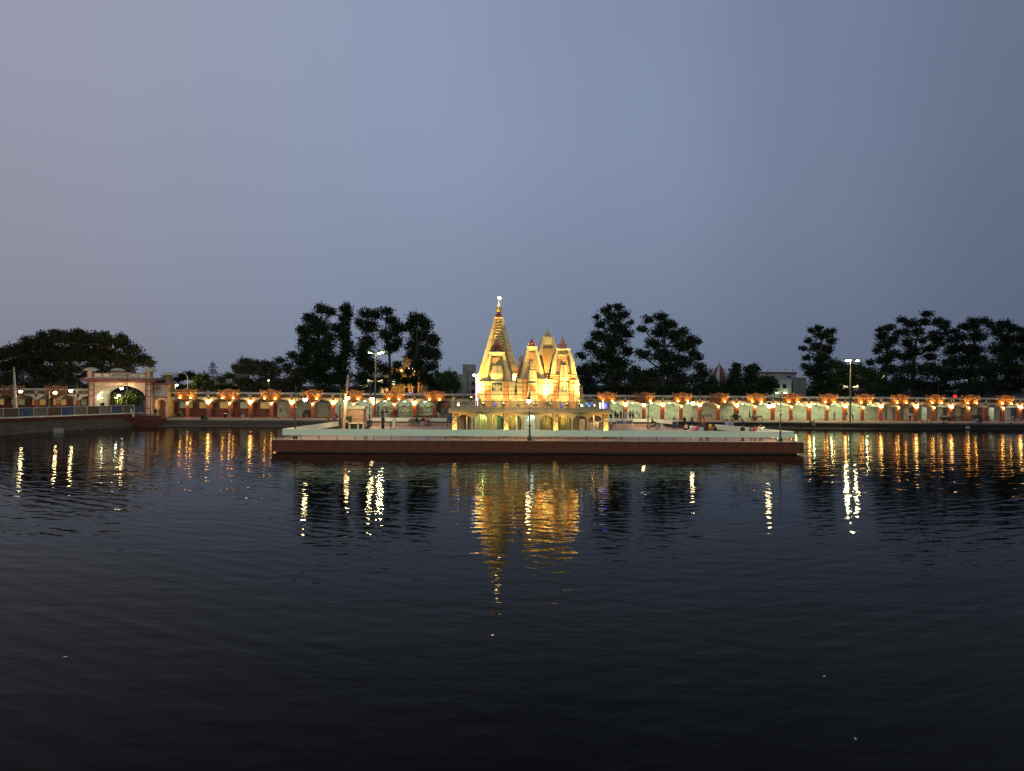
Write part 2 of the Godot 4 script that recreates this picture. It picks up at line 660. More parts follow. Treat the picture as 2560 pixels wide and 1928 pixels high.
func make_flotsam() -> void:
	var k := 0
	for q in [[168.0, 1643.0, "pale leaf floating on the open water, left and nearest the viewer"], [112.0, 1432.0, "dark leaf floating on the open water at the left"], [2067.0, 1692.0, "small pale scrap floating on the water at the right"], [2146.0, 1848.0, "pale scrap floating on the water, nearest the viewer on the right"]]:
		var d: float = CAM_H * F / (q[1] - 964.0 - ROLL * (q[0] - 1280.0))
		var s := Shape.new()
		s.loft([rectq(-0.03, 0.03, -0.012, 0.012, 0.002), rectq(-0.05, 0.055, -0.02, 0.02, 0.008), rectq(-0.02, 0.03, -0.01, 0.012, 0.014)])
		lone("floating_leaf", s.done(M.concrete if k != 1 else M.bark), q[2], "leaf", Vector3(wx(q[0], d), 0.0, -d), 25.0 * k)
		k += 1


func make_left_bank() -> void:
	# red kerb wall below the mural fence
	var a := Vector3(-62.6, 0, -118.0)
	var b := Vector3(-70.5, 0, -98.0)
	var dir := (b - a).normalized()
	var yaw := rad_to_deg(atan2(dir.x, dir.z)) - 90.0
	var out := Vector3(-dir.z, 0, dir.x)
	if out.x < 0:
		out = -out
	var w := thing("bank_wall", "low dark red wall carrying the mural fence on the left bank", "wall", a, 0)
	var p := Shape.new()
	var bas := Basis(dir, Vector3.UP, dir.cross(Vector3.UP))
	p.chamfer(dir * 14.0 + Vector3(0, 0.9, 0), Vector3(32.0, 2.0, 0.5), 0.03, bas)
	part(w, "wall_body", p.done(M.red_wall))
	part(w, "coping", Shape.new().chamfer(dir * 14.0 + Vector3(0, 1.93, 0), Vector3(32.0, 0.08, 0.62), 0.02, bas).done(M.dirty_white))
	# red landing ramp wall at the end near the gate
	var q := Shape.new()
	q.chamfer(Vector3(1.6, 0.55, 1.0), Vector3(7.0, 1.5, 3.2), 0.04, Basis(Vector3.UP, deg_to_rad(6)))
	part(w, "landing_wall", q.done(M.red_wall))
	q = Shape.new()
	q.chamfer(Vector3(0.6, 1.35, 0.2), Vector3(7.0, 0.5, 1.4), 0.04, Basis(Vector3.UP, deg_to_rad(6)))
	part(w, "landing_wall", q.done(M.red_wall))
	# the mural fence
	var f := thing("mural_fence", "white framed metal fence with patterned blue, brown and cream panels", "fence", a + Vector3(0, 1.97, 0), 0)
	var mb := mat("panel_blue", Color(0.07, 0.10, 0.20), 0.7, 0.35, 0.4)
	var mo := mat("panel_brown", Color(0.16, 0.07, 0.03), 0.7, 0.35, 0.4)
	var mc := mat("panel_cream", Color(0.26, 0.21, 0.16), 0.7, 0.35, 0.4)
	var kinds := [mo, mb, mc, mo, mc, mb, mo, mc, mb, mo, mc, mb, mo]
	var post := Shape.new().box(Vector3(0, 0.68, 0), Vector3(0.07, 1.4, 0.07)).done(M.white_paint)
	var step := 2.1
	var nb := 13
	part(f, "top_rail", Shape.new().box(dir * (step * nb * 0.5) + Vector3(0, 1.36, 0), Vector3(step * nb, 0.07, 0.06), bas).done(M.white_paint))
	part(f, "bottom_rail", Shape.new().box(dir * (step * nb * 0.5) + Vector3(0, 0.10, 0), Vector3(step * nb, 0.06, 0.06), bas).done(M.white_paint))
	for k in nb + 1:
		part(f, "post", post, dir * step * k)
	for k in nb:
		var c := dir * step * (k + 0.5)
		var pn := part(f, "panel", Shape.new().box(c + Vector3(0, 0.73, 0), Vector3(step - 0.12, 1.18, 0.03), bas).done(kinds[k]))
		# cut-out scrolls and diagonal bars stand proud of the sheet
		var s := Shape.new()
		rng.seed = 100 + k
		for j in 16:
			var u := rng.randf_range(-0.85, 0.85)
			var y := rng.randf_range(0.28, 1.18)
			var ang := rng.randf_range(0.5, 2.4)
			var pts := []
			for t in 5:
				var aa := ang + t * 0.5
				pts.append(c + dir * (u + 0.16 * cos(aa)) + Vector3(0, y + 0.14 * sin(aa), 0) + out * 0.035)
			s.tube(pts, [0.022], 4)
		if k % 3 == 0:
			for j in 9:
				s.box(c + dir * (-0.8 + 0.2 * j) + Vector3(0, 0.73, 0) + out * 0.03, Vector3(0.03, 1.3, 0.03), bas * Basis(Vector3(0, 0, 1), 0.6))
		var sc := part(pn, "scroll", s.done(mc if k % 3 != 2 else M.dirty_white))
		sc.set_meta("kind", "stuff")
	# the rubble slope between wall and water
	var nz := FastNoiseLite.new()
	nz.seed = 12
	nz.frequency = 0.35
	var sl := Shape.new()
	var rows := 10
	var cols := 60
	var grid := []
	for j in rows + 1:
		var row := PackedVector3Array()
		for i in cols + 1:
			var t := float(i) / cols
			var top := a.lerp(b, t * 2.2 - 0.05) + out * 0.2
			var toe := Vector3(-60.9, 0, -112.3).lerp(Vector3(-66.6, 0, -91.5), t * 1.9 - 0.02)
			var u := float(j) / rows
			var pnt := top.lerp(toe, u)
			pnt.y = lerpf(1.35, -0.25, pow(u, 0.8)) + 0.16 * nz.get_noise_2d(pnt.x * 2.0, pnt.z * 2.0)
			if i == 0:
				pnt.y = minf(pnt.y, 0.2)
			row.append(pnt)
		grid.append(row)
	for j in rows:
		for i in cols:
			var p0: Vector3 = grid[j][i]
			var p1: Vector3 = grid[j][i + 1]
			var p2: Vector3 = grid[j + 1][i + 1]
			var p3: Vector3 = grid[j + 1][i]
			var nn := (p2 - p0).cross(p3 - p1).normalized()
			if nn.y < 0:
				nn = -nn
			sl.quad(p0, p1, p2, p3, nn)
	lone("bank_slope", sl.done(M.gravel), "sloping gravel bank between the red wall and the water", "", Vector3.ZERO, 0, "", "structure")
	var st := Shape.new()
	rng.seed = 77
	for k in 900:
		var i := rng.randi_range(0, int(cols * 0.6))
		var j := rng.randi_range(0, rows - 1)
		var pp: Vector3 = grid[j][i].lerp(grid[j + 1][i + 1], rng.randf())
		var r := rng.randf_range(0.05, 0.2)
		st.ball(pp + Vector3(0, r * 0.3, 0), Vector3(r * rng.randf_range(0.8, 1.5), r * 0.7, r), 6, 3)
	lone("rubble", st.done(M.gravel), "loose stones scattered over the sloping left bank", "stones", Vector3.ZERO, 0, "", "stuff")
	var blk := at(147, 1078, 99)
	lone("concrete_block", Shape.new().chamfer(Vector3(0, 0.25, 0), Vector3(1.1, 0.75, 0.8), 0.06, Basis(Vector3(0, 0, 1), 0.12)).done(M.concrete), "fallen concrete block lying at the water's edge below the rubble bank", "block", Vector3(blk.x, 0.0, blk.z), 12)


func make_platform() -> void:
	var fl := Vector3(-24.6, 0, -73.0)
	var fr := Vector3(31.1, 0, -75.8)
	var br := Vector3(21.8, 0, -103.4)
	var bl := Vector3(-21.2, 0, -99.9)
	var o := thing("platform", "long dark red walled stone platform standing in the pond", "platform")
	o.set_meta("kind", "structure")
	o.remove_meta("category")
	# walls in panels with open joints: each length of rendered wall is a piece
	var cor := [fl, fr, br, bl]
	for k in 4:
		var p: Vector3 = cor[k]
		var q: Vector3 = cor[(k + 1) % 4]
		var dir := (q - p).normalized()
		var ln := p.distance_to(q)
		var bas := Basis(dir, Vector3.UP, dir.cross(Vector3.UP))
		var cnt := int(round(ln / 6.2))
		for i in cnt:
			var c := p + dir * (ln * (i + 0.5) / cnt)
			var s := Shape.new()
			s.chamfer(c + Vector3(0, 0.72, 0) - bas.z * 0.15, Vector3(ln / cnt - 0.012, 1.16, 0.3), 0.008, bas)
			part(o, "wall_panel", s.done(M.red_wall))
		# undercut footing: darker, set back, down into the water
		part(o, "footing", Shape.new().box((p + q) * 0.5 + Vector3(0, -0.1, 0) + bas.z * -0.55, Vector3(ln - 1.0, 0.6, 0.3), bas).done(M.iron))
	part(o, "deck", poly_slab([[-24.75, -72.87], [31.25, -75.67], [21.9, -103.55], [-21.3, -100.05]], 1.303, 1.35, M.deck_tile))
	part(o, "core", poly_slab([[-24.0, -73.6], [30.4, -76.4], [21.4, -102.8], [-20.8, -99.4]], -1.0, 1.30, M.concrete))
	# causeway behind the temple to the promenade
	lone("causeway", poly_slab([[-4, -101.4], [5, -102.2], [5, -124.0], [-4, -123.4]], 0.5, 1.2, M.deck_tile), "causeway joining the platform to the far promenade behind the temple", "", Vector3.ZERO, 0, "", "structure")
	# railings: a white sheet panel on thin dark posts
	var ifl := fl + Vector3(0.95, 1.35, -0.45)
	var ifr := fr + Vector3(-0.85, 1.35, -0.45)
	var ibr := br + Vector3(-0.9, 1.35, 0.5)
	var ibl := bl + Vector3(0.9, 1.35, 0.5)
	railing("long pale sheet railing along the front edge of the platform", ifl, ifr, 0.42, 1.09, 1.85)
	railing("pale railing down the left side of the platform, ending at the utility pole", ifl + Vector3(0.05, 0, -0.15), ifl.lerp(ibl, 0.62), 0.50, 1.09, 2.0)
	railing("cream railing across the back of the platform, left of the temple", ibl.lerp(ibr, 0.02), ibl.lerp(ibr, 0.37), 0.60, 1.09, 2.0)
	railing("cream railing across the back of the platform, right of the temple", ibl.lerp(ibr, 0.62), ibr, 0.62, 1.10, 2.0)
	railing("cream railing on the right side of the platform, sloping behind the drum", ibr + Vector3(0.04, 0, 0.1), ibr.lerp(ifr, 0.20), 0.55, 1.09, 2.0)
	railing("pale pink railing on the right side of the platform, ending at the corner lamp", ibr.lerp(ifr, 0.50), ifr + Vector3(-0.05, 0, -0.15), 0.45, 1.09, 2.0)
	# tiled parapet band low behind the back railing
	var low := thing("back_parapet", "low tiled parapet wall of square cream tiles behind the benches", "wall")
	for seg in [[0.02, 0.37], [0.62, 1.0]]:
		var pa := ibl.lerp(ibr, seg[0])
		var pb := ibl.lerp(ibr, seg[1])
		var dr := (pb - pa).normalized()
		var bs := Basis(dr, Vector3.UP, dr.cross(Vector3.UP))
		var cn := int(pa.distance_to(pb) / 0.9)
		for i in cn:
			part(low, "tile", Shape.new().chamfer(pa + dr * (0.9 * (i + 0.5)) + Vector3(0, 0.2, 0) + bs.z * 0.15, Vector3(0.885, 0.4, 0.12), 0.01, bs).done(M.peach if i % 2 else M.deck_tile))


func railing(label: String, p: Vector3, q: Vector3, y0: float, y1: float, gap: float) -> void:
	var o := thing("railing", label, "railing")
	var dir := (q - p).normalized()
	var ln := p.distance_to(q)
	var bas := Basis(dir, Vector3.UP, dir.cross(Vector3.UP))
	part(o, "sheet_panel", Shape.new().chamfer((p + q) * 0.5 + Vector3(0, (y0 + y1) * 0.5, 0), Vector3(ln, y1 - y0, 0.07), 0.012, bas).done(M.rail_white))
	var cnt := int(ln / gap)
	for i in cnt + 1:
		part(o, "post", Shape.new().box(p + dir * clampf(ln * i / cnt, 0.05, ln - 0.05) + Vector3(0, y0 * 0.5 + 0.1, 0) - bas.z * 0.06, Vector3(0.055, y0 + 0.2, 0.055), bas).done(M.rust_iron))


# ---------------------------------------------------------------- the arcade
func arch_pts(x0: float, x1: float, spring: float, rise: float, n := 12) -> Array:
	var out := []
	for i in n + 1:
		var t := float(i) / n
		out.append(Vector2(lerpf(x0, x1, t), spring + rise * sqrt(maxf(0.0, 1.0 - pow(2.0 * t - 1.0, 2.0))) * 0.75 + rise * 0.25 * sin(PI * t)))
	return out

func lattice(w: float, h: float, pitch: float, bar: float, depth: float) -> Shape:
	# two sets of diagonal bars clipped to a w x h opening
	var s := Shape.new()
	for sg in [-1.0, 1.0]:
		var k := -h
		while k < w:
			var xa: float = maxf(k, 0.0)
			var xb: float = minf(k + h, w)
			if xb - xa > bar:
				var pa := Vector2(xa, xa - k)
				var pb := Vector2(xb, xb - k)
				if sg < 0:
					pa.x = w - pa.x
					pb.x = w - pb.x
				var mid := (pa + pb) * 0.5
				s.box(Vector3(mid.x - w * 0.5, mid.y, 0), Vector3(pa.distance_to(pb), bar, depth), Basis(Vector3(0, 0, 1), (pb - pa).angle()))
			k += pitch
	return s

func relief_shape(sd: int) -> Shape:
	# a spreading tree of scrolls in low relief on a terracotta panel
	var s := Shape.new()
	rng.seed = sd
	for k in 22:
		var cx := rng.randf_range(-1.5, 1.5)
		var cy := rng.randf_range(0.25, 1.4)
		var r := rng.randf_range(0.14, 0.3)
		var a0 := rng.randf() * TAU
		var sg := 1.0 if cx > 0 else -1.0
		var pts := []
		for t in 9:
			var rr := r * (1.0 - t / 11.0)
			pts.append(Vector3(cx + rr * cos(a0 + sg * t * 0.65), cy + rr * sin(a0 + sg * t * 0.65), 0.04))
		s.tube(pts, [0.05, 0.06, 0.055, 0.05, 0.045, 0.04, 0.035, 0.03, 0.02], 5)
	for k in 9:
		var sx := -1.5 + k * 0.375
		s.tube([Vector3(sx * 0.12, 0.05, 0.03), Vector3(sx * 0.5, 0.6, 0.05), Vector3(sx, 1.25 - 0.12 * absf(sx), 0.05)], [0.06, 0.05, 0.03], 5)
	for k in 14:
		s.ball(Vector3(rng.randf_range(-1.55, 1.55), rng.randf_range(0.2, 1.45), 0.05), Vector3(0.09, 0.09, 0.07), 6, 4)
	return s

func panel_outline() -> PackedVector2Array:
	var p := PackedVector2Array([Vector2(-1.875, 0.0), Vector2(1.875, 0.0), Vector2(1.875, 1.82), Vector2(1.7, 1.72), Vector2(1.45, 1.62), Vector2(0.8, 1.60)])
	for i in 7:
		var a := PI * (i + 1) / 8.0
		p.append(Vector2(0.75 * cos(a), 1.60 + 0.24 * sin(a)))
	p.append_array(PackedVector2Array([Vector2(-0.8, 1.60), Vector2(-1.45, 1.62), Vector2(-1.7, 1.72), Vector2(-1.875, 1.82)]))
	return p

var A := {}

func arcade_kit() -> void:
	var id := Transform3D.IDENTITY
	A.slab = Shape.new().prism(panel_outline(), id, -0.07, 0.07).done(M.terracotta)
	A.reliefs = []
	for k in 4:
		A.reliefs.append(relief_shape(40 + k).done(M.terracotta))
	var br := []
	for q in [[0.75, 0.0], [0.7, -0.16], [0.5, -0.33], [0.22, -0.45], [0.07, -0.52], [0.05, -0.8]]:
		var r := PackedVector3Array()
		for j in 9:
			var a := PI * j / 8.0
			r.append(Vector3(q[0] * cos(a), q[1], q[0] * 0.35 * sin(a)))
		br.append(r)
	A.bracket = Shape.new().loft(br, true, true).done(M.terracotta)
	A.flood_body = Shape.new().lathe([[0.03, -0.22], [0.13, -0.16], [0.16, 0.0], [0.15, 0.02]], Vector3.ZERO, 10).tube([Vector3(0, -0.2, 0), Vector3(0, -0.3, -0.25), Vector3(0, -0.25, -0.6)], [0.025], 5).done(M.iron)
	A.flood_lamp = Shape.new().ball(Vector3(0, 0.05, 0), Vector3(0.14, 0.11, 0.14), 8, 5).done(M.glow_flood)
	A.lantern = Shape.new().lathe([[0.02, 0.48], [0.07, 0.4], [0.18, 0.16], [0.245, -0.02], [0.24, -0.14], [0.05, -0.2]], Vector3.ZERO, 8).done(M.glow_lantern)
	A.lantern_small = Shape.new().lathe([[0.02, 0.2], [0.10, 0.08], [0.12, -0.05], [0.04, -0.12]], Vector3.ZERO, 8).done(M.glow_lantern)
	A.bracket_iron = Shape.new().box(Vector3(0, 0.3, -0.12), Vector3(0.05, 0.5, 0.05)).box(Vector3(0, 0.52, -0.02), Vector3(0.05, 0.05, 0.25)).done(M.iron)
	A.finial = Shape.new().lathe([[0.14, 0.0], [0.16, 0.06], [0.11, 0.12], [0.15, 0.3], [0.13, 0.42], [0.06, 0.5], [0.03, 0.6]], Vector3.ZERO, 8).done(M.white_paint)
	A.finial_pink = Shape.new().chamfer(Vector3(0, -0.18, 0), Vector3(0.34, 0.5, 0.2), 0.03).done(M.rose_red)
	A.tube = Shape.new().box(Vector3.ZERO, Vector3(0.45, 0.07, 0.07)).done(M.glow_tube)
	A.pier_a = Shape.new().chamfer(Vector3(0, 0.12, 0), Vector3(0.82, 0.24, 0.62), 0.03).chamfer(Vector3(0, 1.40, 0), Vector3(0.70, 2.36, 0.5), 0.03).done(M.brick_red)
	A.pier_b = Shape.new().chamfer(Vector3(0, 0.12, 0), Vector3(0.74, 0.24, 0.6), 0.03).chamfer(Vector3(0, 1.08, 0), Vector3(0.60, 1.7, 0.46), 0.03).done(M.brick_red)
	A.pier_rose_a = Shape.new().chamfer(Vector3(0, 0.12, 0), Vector3(0.82, 0.24, 0.62), 0.03).chamfer(Vector3(0, 1.40, 0), Vector3(0.70, 2.36, 0.5), 0.03).done(M.rose_red)
	A.pier_top = Shape.new().chamfer(Vector3(0, 2.25, 0), Vector3(0.60, 0.66, 0.46), 0.02).done(M.peach)
	A.jali = lattice(2.3, 1.1, 0.17, 0.05, 0.05).done(M.cream)
	A.jali_glow = Shape.new().box(Vector3(0, 0.55, -0.06), Vector3(2.3, 1.1, 0.02)).done(M.glow_window_jali)  # added glowing sheet, stands in for the lit background behind the lattice
	A.jali_glow_pale = Shape.new().box(Vector3(0, 0.55, -0.06), Vector3(2.3, 1.1, 0.02)).done(M.glow_jali_pale)  # paler version of the added glowing sheet


func make_arcade() -> void:
	arcade_kit()
	var o := thing("arcade", "long white arched arcade with brick red piers and lit terracotta panels along the far shore", "arcade", Vector3(0, 1.0, -130), TURN_ARCADE)
	var xs := []
	for k in 7:
		xs.append(-57.35 + 7.22 * k)
	for k in 3:
		xs.append(-14.0 + 7.85 * (k + 1))
	for k in 13:
		xs.append(17.5 + 7.05 * k)
	xs.insert(0, -64.0)
	var lit_one := {12: 1, 14: 2}
	for i in xs.size() - 1:
		var x0: float = xs[i]
		var x1: float = xs[i + 1]
		var behind := x0 > -14.5 and x0 < 10.0
		bay(o, x0, x1, i, behind)
		if i > 0 and not (x0 > -13.9 and x0 < 17.0):
			mural(o, x0, i, lit_one.get(i, 3))
	mural(o, xs[xs.size() - 1], xs.size() - 1, 3)
	roof_run(o, xs[0], xs[xs.size() - 1])
	# the same arcade carries on left of the gate
	var l := thing("arcade", "dim stretch of the arcade left of the gate, behind the mural fence", "arcade", Vector3(0, 1.4, -130), TURN_ARCADE)
	var ls := [-100.4, -93.3, -86.3, -79.2, -72.4]
	for i in ls.size() - 1:
		bay(l, ls[i], ls[i + 1], 50 + i, false)
		mural(l, ls[i], i, 0)
	roof_run(l, ls[0], ls[ls.size() - 1])


func roof_run(o: Node3D, xa: float, xb: float) -> void:
	var n := int((xb - xa) / 7.1)
	for i in n:
		var c := lerpf(xa, xb, (i + 0.5) / n)
		var w := (xb - xa) / n
		part(o, "roof_slab", Shape.new().chamfer(Vector3(c, 4.32, -2.3), Vector3(w - 0.01, 0.30, 6.0), 0.02).done(M.dirty_white))
		part(o, "clerestory_wall", Shape.new().box(Vector3(c, 3.84, -1.1), Vector3(w - 0.01, 0.66, 0.2)).done(M.stone_brown))
		for k in 4:
			part(o, "beam", Shape.new().box(Vector3(c - w * 0.5 + w * (k + 0.5) / 4.0, 3.98, -0.35), Vector3(0.18, 0.34, 1.3)).done(M.dirty_white))


func mural(o: Node3D, x: float, i: int, lit: int) -> void:
	var p := part(o, "relief_panel", A.slab, Vector3(x, 3.28, 0.62))
	part(p, "carving", A.reliefs[i % 4], Vector3(0, 0, 0.07))
	part(p, "corbel", A.bracket, Vector3(0, 0.0, -0.05))
	part(p, "panel_back", Shape.new().box(Vector3(0, 0.8, -0.35), Vector3(3.3, 1.2, 0.5)).done(M.terracotta))
	for s in [-1, 1]:
		if lit == 0:
			continue
		var f := part(o, "floodlight", A.flood_body, Vector3(x + 0.9 * s, 3.38, 1.1))
		if lit == 3 or (lit == 1 and s > 0) or (lit == 2 and s > 0):
			part(f, "flood_lamp", A.flood_lamp)
			spot(o, Vector3(x + 0.9 * s, 3.47, 1.08), Vector3(x + 0.82 * s, 4.3, 0.66), Color(1.0, 0.77, 0.32), 4.4, 62.0, 0.1)


func bay(o: Node3D, x0: float, x1: float, i: int, behind: bool) -> void:
	var xm := (x0 + x1) * 0.5
	var wall: StandardMaterial3D = M.white_paint
	var left_part := x1 < -36.0
	var far_right := x0 > 73.0
	var stall := x0 > -37.0 and x0 < -13.0
	var rosy := x1 < -50.0 and i < 50
	# piers: a wide lamp pier in the middle of the bay, a slimmer one under each relief panel
	part(o, "pier", A.pier_rose_a if rosy else A.pier_a, Vector3(xm, 0, -0.1))
	part(o, "pier", A.pier_b, Vector3(x0, 0, -0.12))
	part(o, "pier_head", A.pier_top, Vector3(x0, 0, -0.12))
	for k in 2:
		var a := x0 if k == 0 else xm
		var b := xm if k == 0 else x1
		var pts := PackedVector2Array([Vector2(a, 3.52), Vector2(a, 2.55), Vector2(a + 0.3, 2.55)])
		var ar := arch_pts(a + 0.3, b - 0.3, 2.56, 0.68)
		for q in ar:
			pts.append(q)
		pts.append_array(PackedVector2Array([Vector2(b - 0.3, 2.55), Vector2(b - 0.004, 2.55), Vector2(b - 0.004, 3.52)]))
		part(o, "arch_wall", Shape.new().prism(pts, Transform3D.IDENTITY, -0.32, 0.02).done(wall))
		part(o, "ledge", Shape.new().chamfer(Vector3((a + b) * 0.5, 3.57, -0.1), Vector3(b - a - 0.01, 0.09, 0.6), 0.015).done(M.dirty_white))
		# barrel vault behind the arch
		var s := Shape.new()
		var vp := PackedVector2Array()
		for q in ar:
			vp.append(q + Vector2(0, 0.004))
		for q in range(ar.size() - 1, -1, -1):
			vp.append(ar[q] + Vector2(0, 0.12))
		s.prism(vp, Transform3D.IDENTITY, -4.2, -0.33)
		part(o, "vault", s.done(M.cream if left_part else M.white_paint))
	# back wall
	var wid := x1 - x0
	if i < 3 or i >= 50:
		part(o, "back_wall", Shape.new().box(Vector3(xm, 0.75, -4.0), Vector3(wid - 0.01, 1.5, 0.3)).done(M.rose_red))
		for k in 2:
			var c: float = lerpf(x0, x1, 0.25 + 0.5 * k)
			var fr := part(o, "jali_window", A.jali, Vector3(c, 1.5, -3.95))
			part(fr, "pane_or_glow", A.jali_glow if (i * 2 + k) % 3 != 1 else A.jali_glow_pale)  # no glass here: an added glow behind the open lattice
			fr.set_meta("kind", "stuff")
			for s in [-1, 1]:
				part(o, "wall_pier", Shape.new().box(Vector3(c + 1.46 * s, 2.05, -4.0), Vector3(0.62, 1.1, 0.3)).done(M.rose_red))
		part(o, "back_lintel", Shape.new().box(Vector3(xm, 3.1, -4.0), Vector3(wid - 0.01, 1.0, 0.3)).done(M.cream))
	else:
		var zb := -6.5 if far_right else -4.1
		part(o, "back_wall", Shape.new().box(Vector3(xm, 1.8, zb), Vector3(wid - 0.01, 3.6, 0.2)).done(M.dirty_white if (left_part or far_right) else M.stained_wall))
		if far_right:
			for s in [x0 + 1.0, xm + 0.9]:
				part(o, "partition", Shape.new().box(Vector3(s, 1.6, -4.2), Vector3(1.1, 3.2, 0.15)).done(M.white_paint))
			part(o, "back_ceiling", Shape.new().box(Vector3(xm, 3.2, -5.3), Vector3(wid - 0.01, 0.15, 2.4)).done(M.dirty_white))
		if stall or (left_part and i > 2):
			for s in [x0, xm]:
				part(o, "partition", Shape.new().box(Vector3(s, 1.35, -2.3), Vector3(0.16, 2.7, 3.3)).done(M.dirty_white))
	if behind:
		return
	# lights
	var warm := Color(1.0, 0.80, 0.51)
	rng.seed = 700 + i
	var worn := rng.randf_range(0.65, 1.25)
	if i < 50 and not (far_right and i % 3 == 0):
		var ln := part(o, "wall_lantern", A.bracket_iron, Vector3(xm, 2.62, 0.36))
		part(ln, "lantern_glass", A.lantern, Vector3(0, 0.05, 0))
		omni(o, Vector3(xm, 2.68, 0.37), warm, 1.5 * worn, 0.14)
	part(o, "finial", A.finial, Vector3(xm, 3.6, 0.16))
	part(o, "finial_base", A.finial_pink, Vector3(xm, 3.5, 0.12))
	if i >= 1 and i < 50:
		var sl := part(o, "wall_lantern", A.bracket_iron, Vector3(x0, 2.2, 0.3))
		part(sl, "lantern_glass", A.lantern_small, Vector3(0, 0.3, 0))
		omni(o, Vector3(x0, 2.5, 0.31), warm, 0.6 * worn, 0.1)
	if (x0 > 16.0 and not far_right) or stall:
		for k in 2:
			if (i + k) % 5 == 4:
				continue
			var c: float = lerpf(x0, x1, 0.25 + 0.5 * k)
			part(o, "tube_lamp", A.tube, Vector3(c, 3.02, -1.4))
			omni(o, Vector3(c, 2.9, -1.4), Color(0.86, 1.0, 0.74) if not stall else Color(0.85, 1.0, 0.88), 2.6 if not stall else 2.0, 0.15)
	elif far_right and i % 2 == 0:
		part(o, "tube_lamp", A.tube, Vector3(x0 + 1.6, 3.02, -2.4))
		omni(o, Vector3(x0 + 1.6, 2.9, -2.4), Color(0.9, 1.0, 0.9), 1.3, 0.15)


